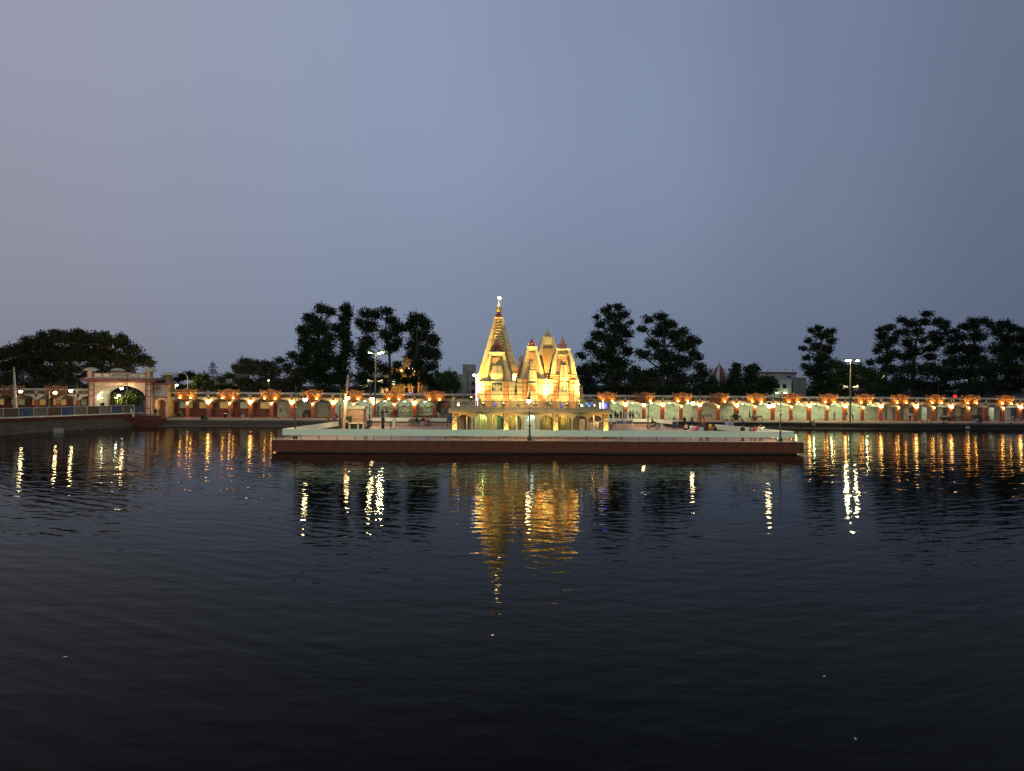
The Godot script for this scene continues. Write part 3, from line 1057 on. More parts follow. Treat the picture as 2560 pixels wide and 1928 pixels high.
func make_gate() -> void:
	var o := thing("gateway", "cream and red arched gateway with small domed kiosks on its roof", "gate", Vector3(-67.25, 1.15, -122.4), TURN_ARCADE)
	var rm: StandardMaterial3D = M.rose_red
	var pw := mat("gate_pink", Color(0.60, 0.45, 0.38), 0.85, 0.28, 1.8)
	# main arch front and back walls
	var hw := 5.15
	for z in [0.0, -4.6]:
		var pts := PackedVector2Array([Vector2(-hw, 5.9), Vector2(-hw, 0.0), Vector2(-hw + 0.95, 0.0), Vector2(-hw + 0.95, 3.5)])
		for q in arch_pts(-hw + 0.95, hw - 0.95, 3.5, 1.95, 20):
			pts.append(q)
		pts.append_array(PackedVector2Array([Vector2(hw - 0.95, 0.0), Vector2(hw, 0.0), Vector2(hw, 5.9)]))
		part(o, "arch_wall", Shape.new().prism(pts, Transform3D.IDENTITY, z - 0.3, z + 0.3).done(pw))
	var vp := PackedVector2Array()
	var ar := arch_pts(-hw + 0.96, hw - 0.96, 3.5, 1.94, 20)
	for q in ar:
		vp.append(q + Vector2(0, 0.01))
	for q in range(ar.size() - 1, -1, -1):
		vp.append(ar[q] + Vector2(0, 0.2))
	part(o, "vault", Shape.new().prism(vp, Transform3D.IDENTITY, -4.28, -0.32).done(M.white_paint))
	for s in [-1, 1]:
		var sw := part(o, "side_wall", Shape.new().box(Vector3(s * (hw - 0.5), 1.75, -2.3), Vector3(0.9, 3.5, 3.98)).done(M.white_paint))
		if s < 0:
			part(sw, "doorway", Shape.new().box(Vector3(-hw + 0.97, 1.2, -2.4), Vector3(0.06, 2.2, 1.3)).done(M.window_dark))
	# red pilasters framing cream panels on each leg
	for s in [-1, 1]:
		for dx in [0.06, 0.89]:
			part(o, "pilaster", Shape.new().chamfer(Vector3(s * (hw - dx), 2.95, 0.36), Vector3(0.16, 5.9, 0.14), 0.02).done(rm))
		for y in [0.4, 1.5, 3.55, 4.5, 5.6]:
			part(o, "band", Shape.new().chamfer(Vector3(s * (hw - 0.475), y, 0.35), Vector3(0.66, 0.14, 0.12), 0.02).done(rm))
		part(o, "plinth", Shape.new().chamfer(Vector3(s * (hw - 0.475), 0.15, 0.2), Vector3(1.15, 0.3, 0.9), 0.03).done(pw))
	# eaves and parapet
	var ev := []
	for q in [[0.25, 5.9], [0.95, 6.2], [0.95, 6.42], [0.35, 6.5]]:
		ev.append(PackedVector3Array([Vector3(-hw - q[0], q[1], q[0]), Vector3(hw + q[0], q[1], q[0]), Vector3(hw + q[0], q[1], -4.6 - q[0]), Vector3(-hw - q[0], q[1], -4.6 - q[0])]))
	part(o, "eaves", Shape.new().loft(ev).done(rm))
	part(o, "roof_slab", Shape.new().chamfer(Vector3(0, 6.62, -2.3), Vector3(hw * 2 + 1.0, 0.24, 5.6), 0.04).done(M.concrete))
	for k in 5:
		var wdt: float = [1.35, 1.3, 3.4, 1.3, 1.35][k]
		var cx: float = [-3.6, -2.25, 0.1, 2.45, 3.8][k]
		var ph := 0.85 if k == 2 else 0.72
		var pp := part(o, "parapet_panel", Shape.new().chamfer(Vector3(cx, 6.76 + ph * 0.5, 0.25), Vector3(wdt - 0.05, ph, 0.25), 0.03).done(pw))
		part(pp, "panel_inset", Shape.new().chamfer(Vector3(cx, 6.76 + ph * 0.5, 0.385), Vector3(wdt - 0.5, ph - 0.3, 0.03), 0.01).done(M.concrete if k == 2 else M.white_paint))
		part(pp, "coping", Shape.new().chamfer(Vector3(cx, 6.78 + ph, 0.25), Vector3(wdt, 0.09, 0.4), 0.02).done(rm))
	var kx := [-hw + 0.3, hw - 0.4, -2.4, 7.0]
	var kz := [0.1, 0.1, -4.2, -2.6]
	for k in 4:
		var b := Vector3(kx[k], 6.74 if k < 3 else 6.1, kz[k])
		var kk := part(o, "kiosk", Shape.new().chamfer(b + Vector3(0, 0.55, 0), Vector3(0.95, 1.1, 0.95), 0.04).done(pw if k < 2 else M.stone_tan))
		part(kk, "kiosk_roof", Shape.new().loft([rect_ring(b, 0.62, 1.1), rect_ring(b, 0.95, 1.2), rect_ring(b, 0.92, 1.32), rect_ring(b, 0.45, 1.62), rect_ring(b, 0.3, 1.7)]).done(M.cream))
		for s in [-0.42, 0.42]:
			part(kk, "kiosk_post", Shape.new().box(b + Vector3(s, 0.55, 0.46), Vector3(0.12, 1.1, 0.1)).done(rm))
	# side wing with a small lit doorway
	var pts2 := PackedVector2Array([Vector2(hw + 0.02, 5.6), Vector2(hw + 0.02, 0.0), Vector2(hw + 0.3, 0.0), Vector2(hw + 0.3, 2.5)])
	for q in arch_pts(hw + 0.3, hw + 2.0, 2.5, 0.75, 12):
		pts2.append(q)
	pts2.append_array(PackedVector2Array([Vector2(hw + 2.0, 0.0), Vector2(hw + 2.35, 0.0), Vector2(hw + 2.35, 5.6)]))
	var wg := part(o, "side_wing", Shape.new().prism(pts2, Transform3D.IDENTITY, -1.2, -0.7).done(pw))
	part(wg, "wing_eaves", Shape.new().chamfer(Vector3(hw + 1.4, 5.75, -2.0), Vector3(3.4, 0.3, 4.2), 0.1).done(rm))
	part(wg, "wing_panel", Shape.new().chamfer(Vector3(hw + 1.15, 4.0, -0.66), Vector3(1.9, 0.7, 0.08), 0.02).done(M.dirty_white))
	part(wg, "wing_panel", Shape.new().chamfer(Vector3(hw + 0.75, 4.95, -0.66), Vector3(1.0, 0.6, 0.08), 0.02).done(M.stone_brown))
	part(wg, "wing_back", Shape.new().box(Vector3(hw + 1.2, 2.8, -3.6), Vector3(2.3, 5.6, 0.2)).done(M.rose_red))
	part(wg, "wing_side", Shape.new().box(Vector3(hw + 2.25, 2.8, -2.4), Vector3(0.2, 5.6, 2.4)).done(M.yellow_wall))
	part(wg, "band", Shape.new().chamfer(Vector3(hw + 1.2, 3.4, -0.62), Vector3(2.4, 0.12, 0.14), 0.02).done(rm))
	part(o, "wing_lamp", Shape.new().ball(Vector3(hw + 1.8, 2.9, -2.0), Vector3(0.1, 0.1, 0.1), 8, 5).done(M.glow_lantern))
	omni(o, Vector3(hw + 1.8, 2.9, -2.0), Color(1, 0.82, 0.5), 1.6, 0.1)
	# pale uplighting of the vault from two fittings at the spring of the arch
	for s in [[-3.7, 3.2, -1.2], [-2.4, 3.2, -3.4]]:
		var lm := part(o, "vault_lamp", Shape.new().box(Vector3(s[0], s[1], s[2]), Vector3(0.3, 0.1, 0.12)).done(M.glow_tube))
		lm.set_meta("label", "small white fitting washing the vault")
		omni(o, Vector3(s[0], s[1] + 0.15, s[2]), Color(1.0, 0.98, 0.8), 1.0, 0.12)


func rect_ring(b: Vector3, h: float, y: float, hz := -1.0) -> PackedVector3Array:
	var z := h if hz < 0.0 else hz
	return PackedVector3Array([b + Vector3(-h, y, -z), b + Vector3(h, y, -z), b + Vector3(h, y, z), b + Vector3(-h, y, z)])


# ---------------------------------------------------------------- the temple
func cusped(a: float, b: float, spring: float, rise: float) -> Array:
	var out := []
	var n := 42
	var cx := (a + b) * 0.5
	var hw := (b - a) * 0.5
	for i in n + 1:
		var t := float(i) / n
		var an := PI * (1.0 - t)
		var bump := 0.075 * absf(sin(7.0 * PI * t)) - 0.05
		out.append(Vector2(clampf(cx + (hw + bump) * cos(an), a, b), spring + (rise + bump) * sin(an)))
	return out

func sq(cx: float, cz: float, y: float, h: float) -> PackedVector3Array:
	return PackedVector3Array([Vector3(cx - h, y, cz - h), Vector3(cx + h, y, cz - h), Vector3(cx + h, y, cz + h), Vector3(cx - h, y, cz + h)])

func rectq(x0: float, x1: float, z0: float, z1: float, y: float) -> PackedVector3Array:
	return PackedVector3Array([Vector3(x0, y, z0), Vector3(x1, y, z0), Vector3(x1, y, z1), Vector3(x0, y, z1)])


# walls of dressed blocks: half width w, course heights ys, front niche in the middle column
func block_walls(t: Node3D, cx: float, cz: float, w: float, ys: Array, sd: int, niche := true) -> void:
	rng.seed = sd
	part(t, "wall_core", Shape.new().box(Vector3(cx, (ys[0] + ys[-1]) * 0.5, cz), Vector3(2 * w - 0.5, ys[-1] - ys[0], 2 * w - 0.5)).done(M.stone_brown))
	var ed := [-1.0, -0.68, -0.37, 0.37, 0.68, 1.0]
	for k in ys.size() - 1:
		var y0: float = ys[k]
		var y1: float = ys[k + 1]
		for side in 3:
			for j in 5:
				if niche and side == 0 and j == 2 and k > 0 and k < ys.size() - 1 and k != 1:
					continue
				var x0: float = ed[j] * w
				var x1: float = ed[j + 1] * w
				var mt: StandardMaterial3D = M.stone_red if j == 1 or j == 3 else (M.stone_pale if rng.randf() < 0.6 else M.stone_pale_b)
				var proud := 0.05 * float(k % 2) + rng.randf_range(0.0, 0.06) + (0.12 if k == 0 else 0.0) + (0.07 if j == 2 else (0.04 if j % 2 == 0 else 0.0))
				var s := Shape.new()
				var dep := 0.36 + proud
				var c := Vector3((x0 + x1) * 0.5, (y0 + y1) * 0.5, w - 0.36 + dep * 0.5)
				var yaw := [0.0, PI / 2, -PI / 2]
				s.chamfer(Vector3.ZERO, Vector3(x1 - x0 - 0.025, y1 - y0 - 0.03, dep), 0.035)
				# a shallow moulding line across the taller blocks
				if y1 - y0 > 0.45 and j != 2:
					s.box(Vector3(0, (y1 - y0) * 0.22, dep * 0.5), Vector3(x1 - x0 - 0.06, 0.06, 0.07))
				var b := part(t, "stone_block", s.done(mt), Vector3(cx, 0, cz) + Basis(Vector3.UP, yaw[side]) * c)
				b.rotation.y = yaw[side]


# tapering spire: four corner ribs, recessed faces, flat cap. hs holds [y, half width] pairs
func spire(t: Node3D, cx: float, cz: float, hs: Array, ribf: float, arch := [], face_mat := "stone_tan", slot := 0.3) -> void:
	var core := []
	for q in hs:
		core.append(sq(cx, cz, q[0], q[1] - minf(0.34, q[1] * 0.35)))
	part(t, "shaft", Shape.new().loft(core).done(M.stone_brown))
	for sx in [-1.0, 1.0]:
		for sz in [-1.0, 1.0]:
			# each rib is laid in lengths of stone with open joints
			for k in hs.size() - 1:
				var cuts := maxi(1, int((hs[k + 1][0] - hs[k][0]) / 1.3))
				for m in cuts:
					var ra := []
					for u in [float(m) / cuts, (m + 1.0) / cuts - 0.008]:
						var y := lerpf(hs[k][0], hs[k + 1][0], u)
						var h := lerpf(hs[k][1], hs[k + 1][1], u)
						var i := h * (1.0 - ribf)
						ra.append(rectq(cx + minf(sx * i, sx * h), cx + maxf(sx * i, sx * h), cz + minf(sz * i, sz * h), cz + maxf(sz * i, sz * h), y))
					part(t, "corner_rib", Shape.new().loft(ra).done(M.stone_pale if (m + k) % 2 else M.stone_pale_b))
	var y0: float = hs[0][0]
	var yt: float = hs[-1][0] - slot
	for side in 4:
		if side == 0 and not arch.is_empty():
			# face slab with an arched opening, leaning with the slope
			var h0: float = hs[0][1]
			var h1: float = hs[-1][1]
			var slope: float = (h0 - h1) / (hs[-1][0] - y0)
			var ht := h0 - slope * (yt - y0)
			var xb := h0 * (1.0 - ribf)
			var xt := ht * (1.0 - ribf)
			var pts := PackedVector2Array([Vector2(-xb, 0), Vector2(-arch[0], 0)])
			for q in cusped(-arch[0], arch[0], arch[1] - y0 - arch[2], arch[2]):
				pts.append(q)
			pts.append_array(PackedVector2Array([Vector2(arch[0], 0), Vector2(xb, 0), Vector2(xt, yt - y0), Vector2(-xt, yt - y0)]))
			var xf := Transform3D(Basis(Vector3(1, 0, 0), Vector3(0, 1, -slope), Vector3(0, 0, 1)), Vector3(cx, y0, cz + h0 - 0.13))
			part(t, "face_slab", Shape.new().prism(pts, xf, -0.16, 0.0).done(M[face_mat]))
			continue
		var ra := []
		for q in hs:
			var y: float = minf(q[0], yt)
			var h: float = q[1]
			if y < q[0]:
				h = lerpf(hs[-1][1], hs[-2][1], slot / (hs[-1][0] - hs[-2][0]))
			var i := h * (1.0 - ribf)
			ra.append(rectq(-i, i, h - 0.3, h - 0.14, y))
		var f := part(t, "face_slab", Shape.new().loft(ra).done(M[face_mat]), Vector3(cx, 0, cz))
		f.rotation.y = PI / 2 * side
	var yc: float = hs[-1][0]
	var hc: float = hs[-1][1]
	part(t, "cap_stone", Shape.new().loft([sq(cx, cz, yc - slot * 0.6, hc + 0.02), sq(cx, cz, yc, hc + 0.03), sq(cx, cz, yc + 0.1, hc + 0.05), sq(cx, cz, yc + 0.14, hc)]).done(M.stone_pale))


func aedicule(t: Node3D, cx: float, zf: float, y0: float, y1: float, y2: float, hw: float, ht: float) -> void:
	# small projecting shrine: a box with a tapering ribbed roof
	part(t, "shrine_box", Shape.new().chamfer(Vector3(cx, (y0 + y1) * 0.5, zf - 0.4), Vector3(hw * 2, y1 - y0, 0.9), 0.04).chamfer(Vector3(cx, y0 - 0.06, zf - 0.36), Vector3(hw * 1.5, 0.12, 0.8), 0.03).done(M.stone_pale))
	part(t, "shrine_roof", Shape.new().loft([rectq(cx - hw, cx + hw, zf - 0.9, zf + 0.05, y1 + 0.01), rectq(cx - ht, cx + ht, zf - 0.9, zf - 0.25, y2)]).done(M.stone_pale_b))
	for k in 9:
		if k == 4:
			continue
		var u := -0.9 + 0.225 * k
		part(t, "shrine_rib", Shape.new().loft([rectq(cx + u * hw - 0.05, cx + u * hw + 0.05, zf - 0.3, zf + 0.1, y1 + 0.02), rectq(cx + u * ht - 0.035, cx + u * ht + 0.035, zf - 0.5, zf - 0.2, y2 - 0.01)]).done(M.stone_pale))


func niche(t: Node3D, cx: float, zf: float, y0: float, y1: float, hw: float, kind: int) -> void:
	var yc := (y0 + y1) * 0.5
	var h := y1 - y0
	part(t, "niche_frame", Shape.new().box(Vector3(cx, y1 - 0.06, zf + 0.03), Vector3(hw * 2, 0.12, 0.16)).box(Vector3(cx, y0 + 0.06, zf + 0.03), Vector3(hw * 2, 0.12, 0.16)).box(Vector3(cx - hw + 0.07, yc, zf + 0.03), Vector3(0.14, h - 0.24, 0.16)).box(Vector3(cx + hw - 0.07, yc, zf + 0.03), Vector3(0.14, h - 0.24, 0.16)).done(M.stone_pale))
	part(t, "niche_panel", Shape.new().box(Vector3(cx, yc, zf - 0.02), Vector3(hw * 2 - 0.28, h - 0.24, 0.06)).done(M.teal_dark if kind == 0 else (M.stone_tan if kind == 1 else M.dirty_white)))
	var s := Shape.new()
	var sc := h * 0.5
	if kind == 2:
		s.ball(Vector3(cx, yc + 0.5 * sc, zf + 0.05), Vector3(0.13, 0.16, 0.07) * sc).ball(Vector3(cx, yc + 0.05 * sc, zf + 0.04), Vector3(0.2, 0.36, 0.08) * sc).ball(Vector3(cx, yc - 0.42 * sc, zf + 0.04), Vector3(0.15, 0.4, 0.07) * sc)
		s.tube([Vector3(cx + 0.15 * sc, yc + 0.2 * sc, zf + 0.05), Vector3(cx + 0.4 * sc, yc - 0.05 * sc, zf + 0.05)], [0.05 * sc], 6)
		s.tube([Vector3(cx - 0.15 * sc, yc + 0.2 * sc, zf + 0.05), Vector3(cx - 0.38 * sc, yc + 0.35 * sc, zf + 0.05)], [0.05 * sc], 6)
	else:
		s.ball(Vector3(cx, yc + 0.42 * sc, zf + 0.05), Vector3(0.17, 0.2, 0.08) * sc).ball(Vector3(cx, yc, zf + 0.05), Vector3(0.3, 0.34, 0.1) * sc).ball(Vector3(cx, yc - 0.42 * sc, zf + 0.06), Vector3(0.62, 0.17, 0.12) * sc)
		for q in [-1, 1]:
			s.tube([Vector3(cx + q * 0.25 * sc, yc + 0.2 * sc, zf + 0.05), Vector3(cx + q * 0.55 * sc, yc + 0.05 * sc, zf + 0.06), Vector3(cx + q * 0.42 * sc, yc - 0.35 * sc, zf + 0.08)], [0.07 * sc], 6)
			s.ball(Vector3(cx + q * 0.45 * sc, yc + 0.2 * sc, zf + 0.03), Vector3(0.25, 0.3, 0.03) * sc)
	part(t, "niche_figure", s.done(M.stone_pale if kind != 1 else M.stone_red))


func lotus(t: Node3D, c: Vector3, r: float, h: float, body: String, petals: String, tip: String) -> void:
	var f := part(t, "finial", Shape.new().lathe([[r * 1.15, 0.0], [r * 1.2, 0.08 * h], [r * 0.95, 0.12 * h], [r * 0.8, 0.16 * h], [r, 0.24 * h], [r * 0.9, 0.36 * h], [r * 0.55, 0.44 * h], [r * 0.7, 0.5 * h], [r * 0.5, 0.58 * h], [r * 0.22, 0.64 * h], [r * 0.34, 0.72 * h], [r * 0.3, 0.8 * h], [r * 0.12, 0.86 * h], [r * 0.2, 0.9 * h], [0.01, h]], c, 12).done(M[body]))
	f.set_meta("label", "lotus and pot finial")
	for k in 8:
		var a := TAU * k / 8.0 + 0.2
		var d := Vector3(cos(a), 0, sin(a))
		part(t, "petal", Shape.new().tube([c + d * r * 0.75 + Vector3(0, 0.18 * h, 0), c + d * r * 1.15 + Vector3(0, 0.26 * h, 0), c + d * r * 1.4 + Vector3(0, 0.36 * h, 0)], [r * 0.26, r * 0.3, 0.01], 6).done(M[petals]))
	part(t, "finial_tip", Shape.new().lathe([[r * 0.3, 0.0], [r * 0.36, 0.04 * h], [r * 0.26, 0.08 * h], [0.01, 0.12 * h]], c + Vector3(0, 0.62 * h, 0), 10).done(M[tip]))


func make_temple() -> void:
	var o := thing("temple", "floodlit sandstone temple with four spires above an arcaded pavilion on the platform", "temple", Vector3(2.1, 1.35, -78.1), TURN_TEMPLE)
	var hw := 8.75
	# pavilion: slab, piers, cusped arches, curtained room behind
	var xs := [-8.33, -6.45, -4.6, -2.72, -0.92, 0.95, 2.71, 4.58, 6.3, 8.25]
	part(o, "step", Shape.new().chamfer(Vector3(0, 0.07, -7.7), Vector3(18.6, 0.14, 17.0), 0.02).done(M.deck_tile))
	part(o, "terrace_slab", Shape.new().chamfer(Vector3(0, 3.02, -8.4), Vector3(hw * 2 + 0.5, 0.34, 18.2), 0.03).done(M.stone_brown))
	part(o, "cornice", Shape.new().loft([rectq(-hw - 0.02, hw + 0.02, -17, 0.34, 2.72), rectq(-hw - 0.28, hw + 0.28, -17, 0.62, 2.78), rectq(-hw - 0.28, hw + 0.28, -17, 0.62, 2.845)]).done(M.stone_brown))
	for i in 9:
		var a: float = xs[i]
		var b: float = xs[i + 1]
		var big_a := i % 3 == 0
		var big_b := i % 3 == 2
		var ia := a + (0.25 if big_a else 0.1)
		var ib := b - (0.25 if big_b else 0.1)
		var pts := PackedVector2Array([Vector2(a, 2.72), Vector2(a, 1.92), Vector2(ia, 1.92)])
		for q in cusped(ia, ib, 1.92, 0.6):
			pts.append(q)
		pts.append_array(PackedVector2Array([Vector2(ib, 1.92), Vector2(b - 0.004, 1.92), Vector2(b - 0.004, 2.72)]))
		part(o, "cusped_arch", Shape.new().prism(pts, Transform3D.IDENTITY, -0.22, 0.0).done(M.stone_tan if i in [0, 8] else M.stone_pale_b))
		if not big_a:
			part(o, "inner_pier", Shape.new().chamfer(Vector3(a, 1.06, -0.11), Vector3(0.2, 1.72, 0.24), 0.03).chamfer(Vector3(a, 0.22, -0.1), Vector3(0.32, 0.16, 0.34), 0.03).chamfer(Vector3(a, 1.86, -0.1), Vector3(0.3, 0.1, 0.3), 0.02).done(M.stone_pale_b))
	# bright carved piers
	var scr := Shape.new()
	for k in 6:
		var y := 0.45 + 0.36 * k
		var sg := 1.0 if k % 2 else -1.0
		scr.tube([Vector3(-0.17 * sg, y - 0.14, 0.02), Vector3(0.02, y - 0.1, 0.03), Vector3(0.16 * sg, y + 0.02, 0.03), Vector3(0.05 * sg, y + 0.14, 0.03), Vector3(-0.06 * sg, y + 0.06, 0.02)], [0.035, 0.04, 0.035, 0.03, 0.02], 5)
	var scroll := scr.done(M.stone_pale)
	for i in [0, 3, 6, 9]:
		var p := part(o, "carved_pier", Shape.new().chamfer(Vector3(0, 1.43, 0), Vector3(0.5, 2.56, 0.4), 0.03).box(Vector3(0, 1.4, 0.2), Vector3(0.42, 2.3, 0.02)).done(M.stone_tan), Vector3(xs[i], 0.0, 0.16))
		part(p, "scroll", scroll, Vector3(0, 0, 0.22))
		part(p, "pier_base", Shape.new().lathe([[0.42, 0.1], [0.46, 0.18], [0.36, 0.26], [0.40, 0.34], [0.3, 0.4]], Vector3.ZERO, 8, Basis(Vector3.UP, PI / 8), false).done(M.rust_iron))
		for s in [-1.0, 1.0]:
			var fl := part(p, "pier_uplight", Shape.new().chamfer(Vector3(0.2 * s, 0.3, 0.62), Vector3(0.16, 0.12, 0.14), 0.02).done(M.iron))
			part(fl, "uplight_lamp", Shape.new().box(Vector3(0.2 * s, 0.37, 0.62), Vector3(0.12, 0.02, 0.1)).done(M.glow_stone))
		spot(o, Vector3(xs[i], 0.42, 0.95), Vector3(xs[i], 2.6, 0.1), Color(1.0, 0.84, 0.46), 12.0, 50.0, 0.1)
	# curtains and doors behind the arches
	var mats := ["", "curtain_a", "curtain_a", "curtain_b", "curtain_c", "curtain_b", "curtain_b", "curtain_b", ""]
	for i in range(1, 8):
		var a: float = xs[i] + 0.02
		var b: float = xs[i + 1] - 0.02
		if i == 7:
			b = xs[i] + 0.75
		var s := Shape.new()
		var n := int((b - a) / 0.07)
		rng.seed = 300 + i
		var pz := 0.0
		for k in n:
			var x0 := lerpf(a, b, float(k) / n)
			var x1 := lerpf(a, b, (k + 1.0) / n)
			var z1 := 0.06 * sin(k * 1.9) + rng.randf_range(-0.02, 0.02)
			var nn := Vector3(-(z1 - pz), 0, x1 - x0).normalized()
			s.quad(Vector3(x0, 0.15, pz), Vector3(x1, 0.15, z1), Vector3(x1, 2.68, z1), Vector3(x0, 2.68, pz), nn)
			pz = z1
		part(o, "curtain", s.done(M[mats[i]]), Vector3(0, 0, -0.62))
		if i == 1 or i == 3:
			var sx := a + 0.3 if i == 1 else b - 0.6
			part(o, "curtain", Shape.new().tube([Vector3(sx, 0.15, -0.52), Vector3(sx + 0.05, 1.4, -0.5), Vector3(sx, 2.68, -0.52)], [0.16, 0.13, 0.15], 8).done(M.curtain_c))
	part(o, "lattice_door", lattice(0.72, 1.5, 0.12, 0.03, 0.04).done(M.green_paint), Vector3(-3.25, 0.9, -0.48))
	part(o, "door_backing", Shape.new().box(Vector3(-3.25, 1.65, -0.53), Vector3(0.78, 1.56, 0.03)).done(M.curtain_c))
	var dr := part(o, "door", Shape.new().chamfer(Vector3(-0.15, 1.15, -0.5), Vector3(0.75, 2.0, 0.06), 0.02).done(M.white_door))
	for k in 4:
		part(dr, "door_wave", Shape.new().tube([Vector3(-0.45, 0.5 + 0.4 * k, -0.46), Vector3(-0.3, 0.6 + 0.4 * k, -0.45), Vector3(-0.15, 0.5 + 0.4 * k, -0.45), Vector3(0.0, 0.6 + 0.4 * k, -0.45), Vector3(0.15, 0.5 + 0.4 * k, -0.46)], [0.03], 5).done(M.steel))
	part(o, "door_jamb", Shape.new().box(Vector3(-0.62, 1.25, -0.5), Vector3(0.14, 2.3, 0.1)).box(Vector3(0.36, 1.25, -0.5), Vector3(0.2, 2.3, 0.1)).done(M.white_paint))
	part(o, "back_wall", Shape.new().box(Vector3(-0.05, 1.45, -4.2), Vector3(17.0, 2.6, 0.3)).done(M.peach))
	part(o, "side_wall", Shape.new().box(Vector3(8.45, 1.45, -10.5), Vector3(0.3, 2.6, 12.0)).done(M.stone_tan))
	part(o, "side_wall", Shape.new().box(Vector3(-8.45, 1.45, -10.5), Vector3(0.3, 2.6, 12.0)).done(M.stone_tan))
	part(o, "rear_wall", Shape.new().box(Vector3(0, 1.45, -16.3), Vector3(16.6, 2.6, 0.3)).done(M.stone_tan))
	# white framed cabinets at the right hand arches
	for k in 4:
		var cx: float = [5.75, 6.85, 7.35, 7.75][k]
		var ww: float = [0.5, 0.42, 0.4, 0.3][k]
		var hh: float = [1.9, 1.5, 1.6, 1.7][k]
		var cb := part(o, "cabinet", Shape.new().chamfer(Vector3(cx, 0.16 + hh * 0.5, -0.9), Vector3(ww, hh, 0.4), 0.02).done(M.peach if k != 3 else M.wood))
		for q in [[-0.5, 0.06, 1.0], [0.5, 0.06, 1.0]]:
			part(cb, "cabinet_frame", Shape.new().box(Vector3(cx + q[0] * ww, 0.16 + hh * 0.5, -0.68), Vector3(q[1], hh, 0.06)).done(M.white_paint))
		part(cb, "cabinet_frame", Shape.new().box(Vector3(cx, 0.16 + hh * 0.96, -0.68), Vector3(ww - 0.08, 0.08, 0.06)).box(Vector3(cx, 0.16 + hh * 0.42, -0.68), Vector3(ww - 0.08, 0.08, 0.06)).done(M.white_paint))
	for xq in [-7.0, 7.05]:
		part(o, "white_post", Shape.new().lathe([[0.08, 0.14], [0.06, 0.3], [0.06, 2.4], [0.1, 2.7]], Vector3(xq, 0, -0.5), 8).done(M.white_paint))
	for q in [[-5.2, 2.3, -0.36, 0.5], [-2.6, 2.3, -0.36, 0.35], [0.2, 2.3, -0.36, 0.4], [3.6, 2.3, -0.36, 0.12], [6.8, 2.45, -0.4, 0.35]]:
		var col := Color(0.92, 1.0, 0.72) if q[0] < -1.0 else (Color(0.9, 1.0, 0.95) if q[0] < 1.0 else Color(1.0, 0.85, 0.6))
		part(o, "tube_lamp", Shape.new().box(Vector3(q[0], 2.62, q[2]), Vector3(0.5, 0.05, 0.05)).done(M.glow_tube))
		omni(o, Vector3(q[0], 2.55, q[2]), col, q[3] * 2.4, 0.1)
	# balustrade of lattice panels between posts
	var lat := lattice(0.72, 0.62, 0.1, 0.022, 0.03).done(M.stone_brown)
	var post := Shape.new().chamfer(Vector3(0, 0.42, 0), Vector3(0.16, 0.84, 0.16), 0.015).lathe([[0.05, 0.84], [0.06, 0.9], [0.03, 0.98], [0.02, 1.08]], Vector3.ZERO, 6).done(M.stone_brown)
	for side in 3:
		var n := 19 if side == 0 else 18
		var bp := part(o, "balustrade", Shape.new().chamfer(Vector3(0, 0.06, 0), Vector3(n * 0.915 + 0.1, 0.12, 0.2), 0.015).chamfer(Vector3(0, 0.80, 0), Vector3(n * 0.915 + 0.1, 0.1, 0.18), 0.015).done(M.stone_brown), [Vector3(0, 3.19, 0.12), Vector3(8.7, 3.19, -8.2), Vector3(-8.7, 3.19, -8.2)][side], [0.0, 90.0, 90.0][side])
		for k in n + 1:
			part(bp, "post", post, Vector3((k - n * 0.5) * 0.915, 0, 0))
		for k in n:
			var lp := part(bp, "lattice_panel", lat, Vector3((k + 0.5 - n * 0.5) * 0.915, 0.12, 0))
			lp.set_meta("kind", "stuff")
	make_towers(o)
	make_temple_lights(o)


